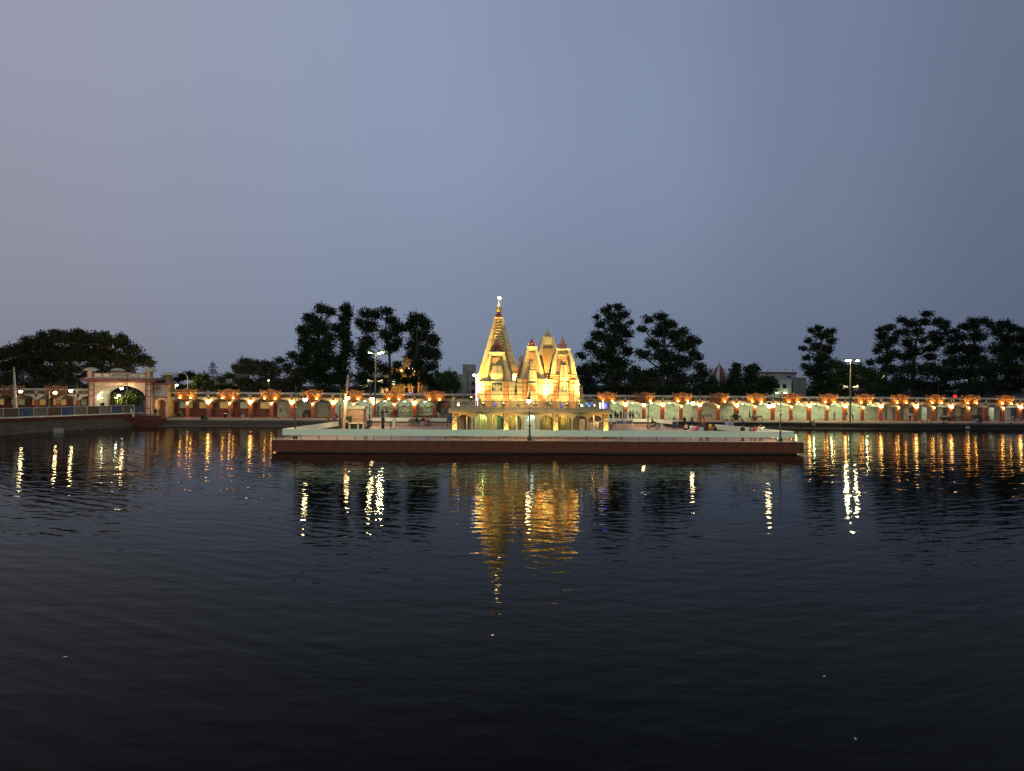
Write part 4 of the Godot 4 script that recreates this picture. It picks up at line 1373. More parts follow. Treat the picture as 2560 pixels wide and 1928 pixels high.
func make_towers(o: Node3D) -> void:
	# shared plinth of two courses
	var pl := part(o, "plinth", Shape.new().box(Vector3(0.3, 3.7, -8.2), Vector3(11.4, 1.0, 9.6)).done(M.stone_brown))
	rng.seed = 11
	var x := -5.5
	var k := 0
	while x < 6.0:
		var w := [0.66, 0.62, 1.5, 0.62, 0.66, 0.9, 0.7, 1.1, 0.62][k % 9] as float
		w = minf(w, 6.05 - x)
		if w < 0.2:
			break
		var red := k % 9 in [1, 3, 6, 8]
		for c in 2:
			part(pl, "stone_block", Shape.new().chamfer(Vector3(x + w * 0.5, [3.42, 3.98][c], -3.35), Vector3(w - 0.02, [0.46, 0.6][c] - 0.02, 0.7 + 0.12 * (1 - c) + rng.randf_range(0, 0.05)), 0.025).done(M.stone_red if red else (M.stone_pale if rng.randf() < 0.7 else M.stone_pale_b)))
		x += w
		k += 1
	# front left spire with the big arch
	var t := part(o, "tower", Shape.new().box(Vector3(-3.65, 5.0, -5.0), Vector3(3.0, 1.2, 3.0)).done(M.stone_brown))
	t.set_meta("label", "front left spire with a dark lotus finial and a broad arch")
	block_walls(t, -3.65, -5.0, 1.95, [4.2, 4.72, 5.13, 5.62, 6.24], 31)
	niche(t, -3.65, -3.12, 4.75, 6.2, 0.72, 0)
	spire(t, -3.65, -5.0, [[6.26, 1.72], [9.5, 0.86]], 0.33, [0.78, 8.55, 0.85], "stone_tan", 0.55)
	aedicule(t, -3.65, -3.28, 6.30, 7.12, 8.0, 0.70, 0.46)
	for s in [-1.0, 1.0]:
		part(t, "side_buttress", Shape.new().loft([rectq(-3.65 + s * 1.55 - 0.3, -3.65 + s * 1.55 + 0.3, -6.4, -4.2, 6.26), rectq(-3.65 + s * 1.5 - 0.26, -3.65 + s * 1.5 + 0.26, -6.4, -4.6, 7.6), rectq(-3.65 + s * 1.2 - 0.16, -3.65 + s * 1.2 + 0.16, -6.2, -4.9, 9.0)]).done(M.stone_tan))
	part(t, "neck_stone", Shape.new().chamfer(Vector3(-3.65, 9.78, -5.0), Vector3(1.15, 0.3, 1.15), 0.06).done(M.teal_dark))
	lotus(t, Vector3(-3.65, 9.92, -5.0), 0.36, 1.3, "lotus_red", "lotus_red", "lotus_pink")
	# tall main spire behind it
	t = part(o, "tower", Shape.new().box(Vector3(-3.35, 5.2, -9.0), Vector3(4.3, 4.0, 4.3)).done(M.stone_brown))
	t.set_meta("label", "tall main spire crowned by a white cone and a lamp")
	block_walls(t, -3.35, -9.0, 2.4, [4.2, 5.2, 6.2, 7.2], 37, false)
	spire(t, -3.35, -9.0, [[7.22, 2.36], [13.94, 0.53]], 0.40, [], "stone_tan", 0.15)
	# carved bands down the middle of its face
	for q in 12:
		var yy := 13.6 - 0.36 * q
		var h := lerpf(2.36, 0.53, (yy - 7.22) / 6.72)
		part(t, "carved_band", Shape.new().chamfer(Vector3(-3.35, yy, -9.0 + h - 0.1), Vector3(h * 0.95 if q % 2 else h * 0.7, 0.16, 0.16), 0.03).done(M.stone_pale_b if q < 9 else M.stone_tan))
	var g := part(t, "finial", Shape.new().lathe([[0.5, 0.0], [0.52, 0.1], [0.44, 0.16], [0.36, 0.22], [0.2, 0.5], [0.18, 0.62]], Vector3(-3.35, 14.08, -9.0), 12).done(M.lotus_red))
	part(g, "bead_ring", Shape.new().lathe([[0.22, 0.62], [0.40, 0.70], [0.42, 0.82], [0.3, 0.92], [0.22, 0.98], [0.26, 1.06], [0.24, 1.22]], Vector3(-3.35, 14.08, -9.0), 12).done(M.gold))
	part(g, "white_cone", Shape.new().lathe([[0.26, 1.22], [0.25, 1.28], [0.18, 1.32], [0.01, 2.02]], Vector3(-3.35, 14.08, -9.0), 12).done(M.white_paint))
	part(g, "mast", Shape.new().tube([Vector3(-3.05, 14.2, -9.0), Vector3(-3.05, 16.55, -9.0), Vector3(-3.3, 16.62, -9.0)], [0.025], 5).done(M.gold))
	part(g, "mast_lamp", Shape.new().ball(Vector3(-3.3, 16.42, -9.0), Vector3(0.15, 0.15, 0.15), 8, 6).done(M.glow_globe))
	omni(o, Vector3(-3.3, 16.42, -9.0), Color(1, 0.86, 0.66), 1.6, 0.12)
	# middle spire
	t = part(o, "tower", Shape.new().box(Vector3(0.42, 5.0, -4.9), Vector3(2.6, 1.2, 2.6)).done(M.stone_brown))
	t.set_meta("label", "middle spire with a red bud finial and a two tier shrine on its face")
	block_walls(t, 0.42, -4.9, 1.72, [4.2, 4.72, 5.13, 5.62, 6.1, 6.6], 41)
	niche(t, 0.42, -3.22, 4.75, 6.05, 0.52, 1)
	spire(t, 0.42, -4.9, [[6.62, 1.46], [10.2, 0.55]], 0.36, [0.42, 8.2, 0.5], "stone_tan", 0.6)
	aedicule(t, 0.42, -3.4, 6.25, 6.55, 7.55, 0.50, 0.33)
	aedicule(t, 0.42, -3.75, 7.7, 7.74, 8.55, 0.26, 0.18)
	for s in [-1.0, 1.0]:
		part(t, "side_buttress", Shape.new().loft([rectq(0.42 + s * 1.5 - 0.2, 0.42 + s * 1.5 + 0.2, -6.6, -5.0, 6.6), rectq(0.42 + s * 1.1 - 0.14, 0.42 + s * 1.1 + 0.14, -6.4, -5.3, 9.3)]).done(M.stone_red))
	lotus(t, Vector3(0.42, 10.34, -4.9), 0.36, 1.0, "lotus_red", "lotus_pink", "lotus_red")
	# spire at the back, between the middle and right ones
	t = part(o, "tower", Shape.new().box(Vector3(2.76, 5.4, -10.0), Vector3(3.4, 4.4, 3.4)).done(M.stone_brown))
	t.set_meta("label", "rear spire with a broad flat top and a slim striped finial")
	block_walls(t, 2.76, -10.0, 1.9, [4.2, 5.2, 6.2, 7.2], 43, false)
	spire(t, 2.76, -10.0, [[7.22, 1.85], [10.35, 1.05], [11.65, 0.68]], 0.36, [], "stone_tan", 1.3)
	lotus(t, Vector3(2.76, 11.79, -10.0), 0.26, 1.25, "gold", "gold", "lotus_pink")
	# right spire
	t = part(o, "tower", Shape.new().box(Vector3(4.0, 5.0, -4.9), Vector3(2.6, 1.2, 2.6)).done(M.stone_brown))
	t.set_meta("label", "right hand stout spire with an open pink lotus finial")
	block_walls(t, 4.0, -4.9, 1.68, [4.2, 4.72, 5.13, 5.62, 6.1, 6.5], 47)
	niche(t, 4.0, -3.26, 4.75, 6.15, 0.5, 2)
	part(t, "string_course", Shape.new().loft([sq(4.0, -4.9, 6.5, 1.46), sq(4.0, -4.9, 6.62, 1.6), sq(4.0, -4.9, 6.7, 1.6), sq(4.0, -4.9, 6.9, 1.5), sq(4.0, -4.9, 7.0, 1.56), sq(4.0, -4.9, 7.1, 1.5)]).done(M.stone_red))
	spire(t, 4.0, -4.9, [[7.12, 1.49], [8.6, 1.24], [9.95, 0.80]], 0.36, [0.36, 8.6, 0.3], "stone_tan", 0.1)
	part(t, "face_band", Shape.new().chamfer(Vector3(4.0, 9.35, -4.06), Vector3(1.2, 0.1, 0.3), 0.02).done(M.stone_pale))
	aedicule(t, 4.0, -3.30, 6.3, 6.85, 8.15, 0.50, 0.32)
	lotus(t, Vector3(4.0, 10.1, -4.9), 0.42, 1.6, "lotus_pink", "lotus_pink", "gold")
	# small crenellated turret at the right end
	var tu := part(o, "turret", Shape.new().chamfer(Vector3(6.75, 4.0, -9.0), Vector3(0.85, 1.6, 0.8), 0.03).chamfer(Vector3(6.75, 5.2, -9.2), Vector3(0.62, 0.9, 0.4), 0.02).done(M.stone_pale))
	part(tu, "turret_lattice", lattice(0.5, 0.7, 0.13, 0.04, 0.05).done(M.stone_red), Vector3(6.7, 4.9, -8.98))
	for q in 4:
		part(tu, "merlon", Shape.new().loft([rectq(6.46 + 0.17 * q, 6.57 + 0.17 * q, -9.3, -9.05, 5.65), rectq(6.5 + 0.17 * q, 6.53 + 0.17 * q, -9.2, -9.15, 5.85)]).done(M.stone_pale))
	# orange flag on a pole between the spires
	var fp := part(o, "flag_pole", Shape.new().tube([Vector3(-0.75, 4.2, -9.5), Vector3(-0.75, 9.2, -9.5)], [0.03], 6).done(M.wood))
	part(fp, "flag", Shape.new().tube([Vector3(-0.72, 9.15, -9.5), Vector3(-0.66, 8.6, -9.45), Vector3(-0.64, 7.9, -9.5), Vector3(-0.6, 7.2, -9.45)], [0.03, 0.1, 0.15, 0.18], 6).done(M.flag_orange))


func make_temple_lights(o: Node3D) -> void:
	var gold := Color(1.0, 0.84, 0.46)
	var fb := Shape.new().lathe([[0.08, -0.3], [0.22, -0.16], [0.26, 0.0], [0.25, 0.04]], Vector3.ZERO, 10, Basis(Vector3.RIGHT, -0.6)).box(Vector3(0, -0.34, 0), Vector3(0.1, 0.3, 0.1)).done(M.iron)
	var fl := Shape.new().lathe([[0.22, 0.05], [0.2, 0.09], [0.02, 0.11]], Vector3.ZERO, 10, Basis(Vector3.RIGHT, -0.6)).done(M.glow_stone)
	for q in [[-5.2, 7.0], [-3.0, 8.0], [-1.3, 7.0], [0.6, 6.0], [2.3, 2.0], [4.2, 8.0], [5.6, 6.0]]:
		var f := part(o, "floodlight", fb, Vector3(q[0], 3.62, -1.32))
		part(f, "flood_lamp", fl)
		spot(o, Vector3(q[0], 3.78, -1.44), Vector3(q[0] * 0.98, 5.2, -3.3), gold, q[1] * 0.45, 75.0, 0.2)
	# stronger fittings that reach the spires
	for q in [[-1.5, 6.3, -6.1, -1.95, 10.0, -7.7, 7.0], [-6.6, 4.3, -6.2, -3.4, 10.8, -8.0, 40.0], [-7.9, 3.8, -0.7, -3.6, 10.0, -6.5, 60.0], [7.9, 3.8, -0.7, 3.6, 9.2, -5.5, 50.0], [1.9, 3.9, -1.0, 1.6, 9.0, -6.0, 26.0], [2.2, 6.6, -6.2, 2.7, 10.6, -9.0, 10.0]]:
		var f := part(o, "floodlight", fb, Vector3(q[0], q[1] - 0.12, q[2] - 0.08))
		part(f, "flood_lamp", fl)
		spot(o, Vector3(q[0], q[1] + 0.05, q[2] - 0.2), Vector3(q[3], q[4], q[5]), gold, q[6] * 5.8, 28.0 if q[6] > 20.0 else 42.0, 0.2)
	# pink and white neon strip at the left corner
	var st := part(o, "neon_strip", Shape.new().box(Vector3(-6.02, 5.0, -8.0), Vector3(0.12, 3.4, 0.1)).done(M.glow_pink))
	part(st, "neon_strip_white", Shape.new().box(Vector3(-5.86, 5.0, -8.0), Vector3(0.1, 3.4, 0.1)).done(M.glow_white))
	part(st, "corner_lamp", Shape.new().ball(Vector3(-6.25, 6.95, -8.0), Vector3(0.2, 0.15, 0.15), 8, 5).done(M.glow_white))
	omni(o, Vector3(-6.25, 6.95, -8.0), Color(1, 0.95, 0.9), 1.0, 0.15)
	# stage lights standing behind the balustrade at the right end
	var can := Shape.new().lathe([[0.05, -0.22], [0.15, -0.18], [0.16, 0.1]], Vector3.ZERO, 8, Basis(Vector3.RIGHT, 1.2)).box(Vector3(0, -0.28, 0), Vector3(0.08, 0.3, 0.08)).done(M.iron)
	var eye := func(m: StandardMaterial3D) -> ArrayMesh: return Shape.new().lathe([[0.14, 0.1], [0.13, 0.13], [0.02, 0.14]], Vector3.ZERO, 8, Basis(Vector3.RIGHT, 1.2)).done(m)
	for q in [[5.65, 3.5, "glow_white"], [6.2, 3.75, "glow_cyan"], [6.45, 3.5, "glow_cyan"], [7.0, 3.55, "glow_white"], [6.75, 3.75, "glow_blue"], [-7.95, 3.5, "glow_white"], [-3.9, 3.55, "glow_blue"], [3.4, 3.5, "glow_blue"]]:
		var c := part(o, "stage_light", can, Vector3(q[0], q[1] + 0.05, -0.35))
		part(c, "stage_light_lens", eye.call(M[q[2]]))
	var lp := part(o, "light_box", Shape.new().chamfer(Vector3(8.05, 3.62, -0.25), Vector3(1.05, 0.86, 0.16), 0.02).done(M.iron))
	part(lp, "light_box_white", Shape.new().box(Vector3(7.83, 3.62, -0.15), Vector3(0.42, 0.7, 0.03)).done(M.glow_white))
	part(lp, "light_box_blue", Shape.new().box(Vector3(8.26, 3.62, -0.15), Vector3(0.34, 0.7, 0.03)).done(M.glow_blue))
	omni(o, Vector3(7.83, 3.62, -0.05), Color(1, 0.97, 0.95), 0.25, 0.1)
	omni(o, Vector3(8.26, 3.62, -0.05), Color(0.15, 0.25, 1.0), 0.3, 0.1)


# ---------------------------------------------------------------- trees
# lobes are [x, y, rx, ry] read in an enlargement of the photograph: sc enlarges, (ox, oy) is its corner; d is the tree's distance
func tree(label: String, d: float, sc: float, ox: float, oy: float, lobes: Array, trunk: Array, leaf: String, sd: int, group := "", dens := 1.0, called := "tree") -> void:
	rng.seed = sd
	var base := at(trunk[0][0] / sc + ox, 1000.0, d)
	base.y = 0.9
	var o := thing(called, label, "tree" if called == "tree" else "bush", base, 0, group)
	var cs := []
	for l in lobes:
		var dd := d + rng.randf_range(-2.5, 2.5)
		var c := at(l[0] / sc + ox, l[1] / sc + oy, dd)
		var k := dd / F / sc
		cs.append([c - base, l[2] * k, l[3] * k])
	# trunk and limbs
	var bark := Shape.new()
	var tp := []
	for q in trunk:
		tp.append(at(q[0] / sc + ox, q[1] / sc + oy, d) - base)
	tp[0].y = -0.2
	var r0: float = trunk[0][2] * d / F / sc
	var rad := []
	for k in tp.size():
		rad.append(r0 * (1.0 - 0.75 * k / maxf(1.0, tp.size() - 1.0)))
	bark.tube(tp, rad, 7)
	for c in cs:
		var best: Vector3 = tp[0]
		for q in tp:
			if q.y < c[0].y - 0.3 and q.distance_to(c[0]) < best.distance_to(c[0]) + 0.5:
				best = q
		var m: Vector3 = best.lerp(c[0], 0.55) + Vector3(0, -0.3, rng.randf_range(-0.4, 0.4))
		bark.tube([best, m, c[0]], [r0 * 0.34, r0 * 0.22, r0 * 0.08], 5)
		for k in 4:
			var e: Vector3 = c[0] + Vector3(rng.randf_range(-1, 1) * c[1], rng.randf_range(-0.6, 0.9) * c[2], rng.randf_range(-0.6, 0.6) * c[1])
			bark.tube([m.lerp(c[0], 0.6), e], [r0 * 0.1, 0.015], 4)
	part(o, "trunk", bark.done(M.bark))
	var s := Shape.new()
	s.coloured = true
	for c in cs:
		var rx: float = c[1]
		var ry: float = c[2]
		var rz := (rx + ry) * 0.55
		var twigs := int(rx * ry * 38.0 * dens) + 22
		for k in int(rx * ry * 16.0 * dens) + 5:
			# larger sprays deep inside the crown
			var p0 := Vector3(rng.randfn(), rng.randfn(), rng.randfn()).normalized() * sqrt(rng.randf()) * 0.72
			var q0: Vector3 = c[0] + Vector3(p0.x * rx, p0.y * ry, p0.z * rz)
			var a0 := Vector3(rng.randfn(), rng.randfn(), rng.randfn()).normalized()
			var b0 := a0.cross(Vector3(rng.randfn(), rng.randfn(), rng.randfn())).normalized()
			s.col = Color(0.7, 0.75, 0.6)
			s.quad(q0 - a0 * 0.42, q0 + b0 * 0.26 - a0 * 0.1, q0 + a0 * 0.42, q0 - b0 * 0.26, a0.cross(b0).normalized())
		for k in twigs:
			var p := Vector3(rng.randfn(), rng.randfn(), rng.randfn()).normalized() * pow(rng.randf(), 0.4) * rng.randf_range(0.72, 1.18)
			p = c[0] + Vector3(p.x * rx, p.y * ry, p.z * rz)
			var out: Vector3 = (p - c[0] + Vector3(0, 0.2, 0)).normalized()
			var tone := rng.randf_range(0.55, 1.3)
			for j in 7:
				var q := p + Vector3(rng.randfn() * 0.34, rng.randfn() * 0.26, rng.randfn() * 0.34)
				var a: Vector3 = (out * 0.6 + Vector3(rng.randfn(), rng.randfn() * 0.7, rng.randfn())).normalized()
				var b: Vector3 = a.cross(Vector3(rng.randfn(), rng.randfn(), rng.randfn())).normalized()
				var ln := rng.randf_range(0.26, 0.62)
				var wd := ln * rng.randf_range(0.4, 0.65)
				var nn: Vector3 = a.cross(b).normalized()
				s.col = Color(tone, tone * rng.randf_range(0.9, 1.1), tone * 0.9)
				s.quad(q - a * ln * 0.5, q + b * wd * 0.5, q + a * ln * 0.5, q - b * wd * 0.5, nn)
	var cr := part(o, "crown", s.done(M[leaf]))
	cr.set_meta("kind", "stuff")


func make_trees() -> void:
	tree("broad dark domed tree mass rising behind the gateway at the left", 151.0, 5.144, 0.0, 800.0, [[-40, 430, 120, 90], [80, 430, 130, 90], [250, 380, 130, 90], [400, 320, 150, 100], [560, 280, 150, 110], [750, 225, 150, 90], [950, 220, 150, 90], [1150, 240, 150, 90], [1350, 270, 150, 100], [1550, 290, 120, 90], [1700, 390, 120, 90], [1840, 510, 100, 80], [1940, 560, 50, 40], [400, 500, 250, 120], [700, 440, 250, 150], [1000, 430, 250, 150], [1300, 450, 250, 140], [1600, 520, 200, 100], [700, 165, 70, 40], [1010, 160, 80, 38], [1330, 195, 70, 40], [540, 195, 60, 40], [1560, 225, 60, 45], [330, 250, 50, 35], [150, 600, 220, 120], [520, 660, 250, 100], [850, 640, 230, 100], [1200, 620, 200, 90], [1550, 640, 200, 80], [100, 760, 200, 90], [600, 780, 250, 80], [900, 780, 150, 80]], [[900, 1000, 45], [880, 760, 38], [900, 500, 26], [1000, 330, 18]], "leaf_brown", 1, "", 1.15)
	tree("tall ragged tree, leftmost of the group left of the temple", 152.0, 4.063, 700.0, 740.0, [[300, 225, 85, 65], [420, 135, 75, 60], [505, 160, 65, 50], [250, 370, 80, 85], [390, 320, 140, 115], [330, 510, 150, 115], [430, 640, 160, 140], [250, 640, 80, 110], [480, 460, 80, 115], [215, 460, 35, 30], [200, 350, 35, 30], [340, 780, 170, 110], [480, 860, 150, 80]], [[370, 1010, 32], [370, 800, 28], [380, 560, 22], [400, 300, 12]], "leaf_dark", 2)
	tree("narrow tree with a twisted top, second in the group left of the temple", 154.0, 4.063, 700.0, 740.0, [[655, 130, 70, 55], [650, 250, 75, 80], [640, 400, 90, 110], [680, 540, 85, 110], [600, 690, 120, 120], [560, 320, 50, 60], [690, 190, 50, 35], [620, 830, 140, 90]], [[630, 1010, 26], [640, 760, 22], [650, 480, 16], [655, 220, 9]], "leaf_dark", 3)
	tree("wide double crowned tree with sky showing through, third in the group left of the temple", 152.0, 4.063, 700.0, 740.0, [[860, 180, 65, 60], [960, 190, 85, 60], [1080, 160, 75, 45], [1130, 250, 75, 55], [900, 310, 115, 85], [1180, 340, 75, 75], [1080, 400, 90, 70], [880, 470, 100, 85], [1130, 520, 85, 75], [840, 600, 110, 95], [1190, 470, 65, 55], [900, 720, 130, 105], [800, 270, 50, 50], [1240, 330, 40, 40], [850, 850, 120, 80], [1180, 830, 60, 70], [980, 870, 90, 60], [1190, 700, 50, 45], [1060, 740, 60, 60], [1060, 880, 60, 60]], [[1120, 1010, 20], [1115, 800, 18], [1110, 600, 15], [1060, 360, 10], [1080, 230, 6]], "leaf_dark", 4)
	tree("evenly rounded tall tree nearest the temple on its left", 150.0, 4.063, 700.0, 740.0, [[1380, 225, 105, 60], [1320, 310, 75, 75], [1470, 290, 80, 75], [1420, 410, 125, 85], [1550, 450, 75, 75], [1350, 510, 85, 85], [1480, 580, 135, 95], [1580, 590, 55, 75], [1400, 700, 90, 75], [1540, 720, 75, 55], [1320, 600, 50, 40], [1480, 830, 110, 80], [1560, 880, 80, 60], [1300, 770, 40, 40], [1270, 860, 45, 40], [1350, 860, 40, 50]], [[1382, 1010, 20], [1382, 760, 17], [1385, 520, 13], [1390, 280, 7]], "leaf_dark", 5)
	tree("tall spreading tree just right of the temple", 154.0, 4.064, 1440.0, 740.0, [[425, 115, 50, 40], [290, 150, 50, 38], [470, 190, 65, 50], [365, 215, 95, 55], [250, 290, 60, 50], [420, 320, 130, 85], [520, 385, 65, 50], [225, 410, 95, 65], [380, 460, 160, 85], [140, 510, 80, 60], [520, 560, 70, 60], [300, 590, 170, 95], [50, 610, 55, 32], [420, 700, 150, 95], [200, 740, 170, 85], [350, 850, 150, 80], [120, 860, 120, 70], [200, 215, 25, 20], [550, 270, 22, 16], [330, 110, 20, 20]], [[340, 1010, 28], [340, 780, 24], [370, 500, 17], [400, 260, 10]], "leaf_dark", 6)
	tree("double peaked dark tree right of the temple, before the striped dome", 153.0, 4.064, 1440.0, 740.0, [[860, 215, 85, 45], [730, 245, 50, 40], [930, 290, 105, 60], [670, 340, 55, 32], [850, 360, 120, 70], [1080, 370, 70, 50], [1010, 410, 100, 70], [1170, 450, 75, 50], [780, 490, 100, 60], [1100, 510, 130, 70], [690, 600, 75, 50], [1200, 590, 70, 45], [900, 610, 160, 85], [1100, 670, 120, 75], [950, 750, 170, 85], [760, 830, 140, 90], [1050, 860, 150, 80], [900, 900, 150, 60], [640, 570, 35, 22], [1240, 470, 25, 20], [1250, 630, 30, 15]], [[880, 1010, 30], [880, 760, 25], [900, 520, 17], [880, 300, 9]], "leaf_dark", 7)
	tree("slim leaning columnar tree between the two roof blocks on the right", 158.0, 4.503, 1780.0, 780.0, [[1190, 185, 50, 35], [1330, 220, 70, 32], [1110, 210, 32, 20], [1240, 270, 100, 50], [1340, 330, 50, 50], [1080, 320, 40, 25], [1180, 390, 100, 50], [1020, 408, 42, 18], [1300, 430, 70, 50], [1230, 520, 105, 65], [1070, 510, 50, 30], [1200, 630, 145, 70], [1050, 615, 50, 30], [1340, 600, 75, 50], [1250, 750, 145, 85], [1110, 690, 70, 50], [1220, 860, 110, 75], [1180, 940, 100, 50], [1340, 800, 60, 80]], [[1225, 1010, 34], [1225, 780, 28], [1220, 500, 20], [1230, 260, 10]], "leaf_dark", 8)
	tree("slender tree at the left of the right hand grove", 157.0, 4.628, 2130.0, 760.0, [[420, 280, 75, 42], [340, 375, 65, 50], [470, 410, 75, 50], [380, 480, 100, 52], [290, 540, 40, 45], [470, 585, 105, 55], [380, 650, 105, 55], [210, 675, 45, 25], [320, 300, 35, 25], [520, 330, 30, 20], [430, 760, 120, 70]], [[385, 1070, 24], [390, 800, 20], [400, 560, 13], [420, 330, 7]], "leaf_dark", 9, "", 1.2)
	tree("large forked open tree with sky between its limbs in the right hand grove", 156.0, 4.628, 2130.0, 760.0, [[860, 115, 80, 30], [570, 185, 55, 32], [690, 225, 100, 55], [600, 325, 65, 48], [760, 325, 75, 50], [990, 205, 90, 45], [1060, 270, 60, 36], [950, 340, 60, 30], [970, 400, 100, 42], [640, 455, 75, 65], [720, 540, 75, 45], [910, 515, 110, 36], [1010, 460, 80, 30], [640, 610, 105, 60], [840, 200, 60, 35], [1090, 220, 25, 20], [1080, 340, 35, 25], [900, 610, 90, 40], [820, 430, 40, 30]], [[700, 1070, 30], [705, 780, 26], [715, 600, 20], [740, 420, 13], [800, 240, 7]], "leaf_dark", 10, "", 1.15)
	tree("airy spreading tree with a feathery top in the right hand grove", 158.0, 4.628, 2130.0, 760.0, [[1490, 195, 100, 34], [1410, 255, 75, 50], [1300, 265, 75, 45], [1180, 315, 55, 30], [1250, 390, 110, 55], [1450, 375, 130, 65], [1200, 510, 125, 55], [1400, 530, 140, 75], [1300, 640, 190, 80], [1590, 240, 45, 35], [1370, 190, 25, 16], [1130, 420, 45, 30], [1120, 560, 60, 40]], [[1360, 1070, 30], [1370, 800, 26], [1390, 560, 18], [1430, 320, 9]], "leaf_dark", 11, "", 1.0)
	tree("rounded dark tree at the right edge of the grove", 155.0, 4.628, 2130.0, 760.0, [[1750, 240, 100, 50], [1860, 290, 65, 52], [1680, 310, 80, 60], [1800, 410, 130, 80], [1950, 400, 80, 80], [1700, 530, 140, 85], [1900, 550, 130, 100], [2080, 420, 110, 100], [2100, 600, 130, 120], [1940, 300, 30, 12]], [[1800, 1070, 32], [1800, 800, 28], [1790, 560, 18], [1790, 330, 9]], "leaf_dark", 12)
	# lower planting
	tree("dark shrubbery filling the right hand grove below the crowns", 149.0, 4.628, 2130.0, 760.0, [[650, 760, 150, 80], [900, 760, 160, 100], [1100, 800, 160, 100], [1350, 800, 170, 100], [1600, 760, 180, 120], [1850, 760, 180, 130], [560, 900, 130, 90], [780, 930, 150, 90], [1000, 960, 170, 90], [1400, 960, 190, 90], [1650, 930, 190, 110], [1900, 930, 190, 120], [1150, 680, 120, 60], [1500, 650, 130, 70], [1780, 640, 130, 80]], [[1000, 1070, 20], [1000, 900, 12]], "leaf_dark", 13, "", 0.9, "shrubbery")
	tree("green mid height bushy trees under the right floodlight mast", 152.0, 4.628, 2130.0, 760.0, [[-180, 700, 80, 60], [-80, 760, 120, 80], [60, 760, 110, 70], [180, 790, 110, 60], [280, 850, 110, 80], [-40, 880, 140, 90], [150, 920, 160, 90], [330, 950, 130, 90], [-200, 850, 90, 100], [-130, 1000, 120, 60], [450, 990, 130, 70]], [[80, 1070, 20], [80, 880, 12]], "leaf_green", 14)
	tree("dark lower trees joining the two tall ones right of the temple", 146.0, 4.064, 1440.0, 740.0, [[80, 760, 100, 60], [480, 800, 110, 70], [600, 760, 60, 50], [640, 860, 110, 80], [1250, 720, 60, 50], [1300, 790, 80, 70], [1380, 880, 70, 60], [100, 950, 150, 60], [400, 950, 170, 60], [700, 960, 180, 60], [1000, 960, 170, 60], [1280, 950, 150, 70], [1230, 840, 90, 60]], [[500, 1010, 16], [500, 900, 10]], "leaf_dark", 15, "", 0.9, "shrubbery")
	tree("pointed dark tree just right of the striped dome", 148.0, 4.503, 1780.0, 780.0, [[275, 600, 40, 32], [270, 660, 70, 50], [270, 740, 105, 60], [235, 800, 85, 50], [330, 840, 130, 80], [160, 870, 80, 60], [240, 900, 170, 50], [60, 905, 90, 45]], [[260, 960, 18], [262, 780, 14], [272, 620, 6]], "leaf_dark", 16)
	tree("spiky topped tree beside the pointed one right of the striped dome", 149.0, 4.503, 1780.0, 780.0, [[455, 620, 50, 30], [440, 680, 75, 50], [440, 760, 100, 70], [500, 640, 30, 22], [400, 640, 30, 22], [560, 800, 110, 70], [640, 770, 70, 50], [480, 890, 170, 60], [640, 870, 100, 60], [700, 800, 40, 40]], [[445, 960, 16], [445, 760, 12], [455, 640, 6]], "leaf_dark", 17)
	tree("dark trees hiding the foot of the striped dome", 147.0, 4.503, 1780.0, 780.0, [[-60, 830, 50, 50], [-10, 860, 50, 45], [-60, 900, 90, 50], [40, 920, 80, 40]], [[0, 960, 10], [0, 860, 6]], "leaf_dark", 18, "", 1.0, "bush")
	tree("long low grove filling the gap left of the tall trees", 165.0, 6.144, 400.0, 850.0, [[1310, 330, 110, 50], [1480, 355, 100, 42], [1640, 365, 110, 45], [1840, 310, 90, 45], [1400, 440, 240, 110], [1700, 470, 280, 130], [2030, 230, 90, 75], [2150, 320, 100, 100], [1230, 470, 100, 60], [1060, 555, 110, 50], [950, 620, 80, 45], [1700, 640, 330, 110], [1300, 640, 200, 80], [2100, 560, 150, 190], [1980, 420, 100, 90], [1150, 420, 30, 60], [2000, 680, 250, 80], [1450, 720, 200, 50]], [[1700, 790, 30], [1700, 560, 20], [1690, 430, 10]], "leaf_brown", 19, "", 0.8)
	tree("feathery lit bush behind the arcade beside the left street lamp", 143.0, 6.144, 400.0, 850.0, [[620, 570, 55, 40], [690, 580, 70, 40], [640, 640, 100, 60], [740, 670, 90, 55], [560, 690, 80, 55], [680, 730, 130, 50], [800, 720, 60, 40], [590, 600, 35, 30]], [[650, 790, 10], [650, 660, 6]], "leaf_green", 20, "", 1.2)
	tree("low dark bush row in front of the pale lit wall", 143.5, 6.144, 400.0, 850.0, [[880, 745, 60, 35], [960, 735, 70, 42], [1050, 730, 50, 45], [1130, 750, 60, 35], [1000, 770, 150, 30], [1200, 760, 50, 30]], [[980, 800, 6], [980, 750, 4]], "leaf_dark", 21, "", 1.2, "bush")
	tree("small rounded trees far behind the left street lamps", 190.0, 6.144, 400.0, 850.0, [[470, 525, 85, 40], [340, 540, 60, 35], [400, 580, 110, 40], [120, 590, 80, 30], [520, 570, 60, 40], [280, 600, 90, 40]], [[420, 790, 8], [420, 600, 5]], "leaf_dark", 22)
	tree("leafy green tree lit from below, between the tall trees and the white block", 148.0, 4.063, 700.0, 740.0, [[1700, 800, 70, 45], [1640, 850, 60, 60], [1750, 860, 70, 60], [1690, 910, 90, 60], [1630, 930, 70, 50], [1790, 930, 50, 50], [1600, 810, 40, 30]], [[1690, 1010, 10], [1690, 860, 6]], "leaf_green", 23)
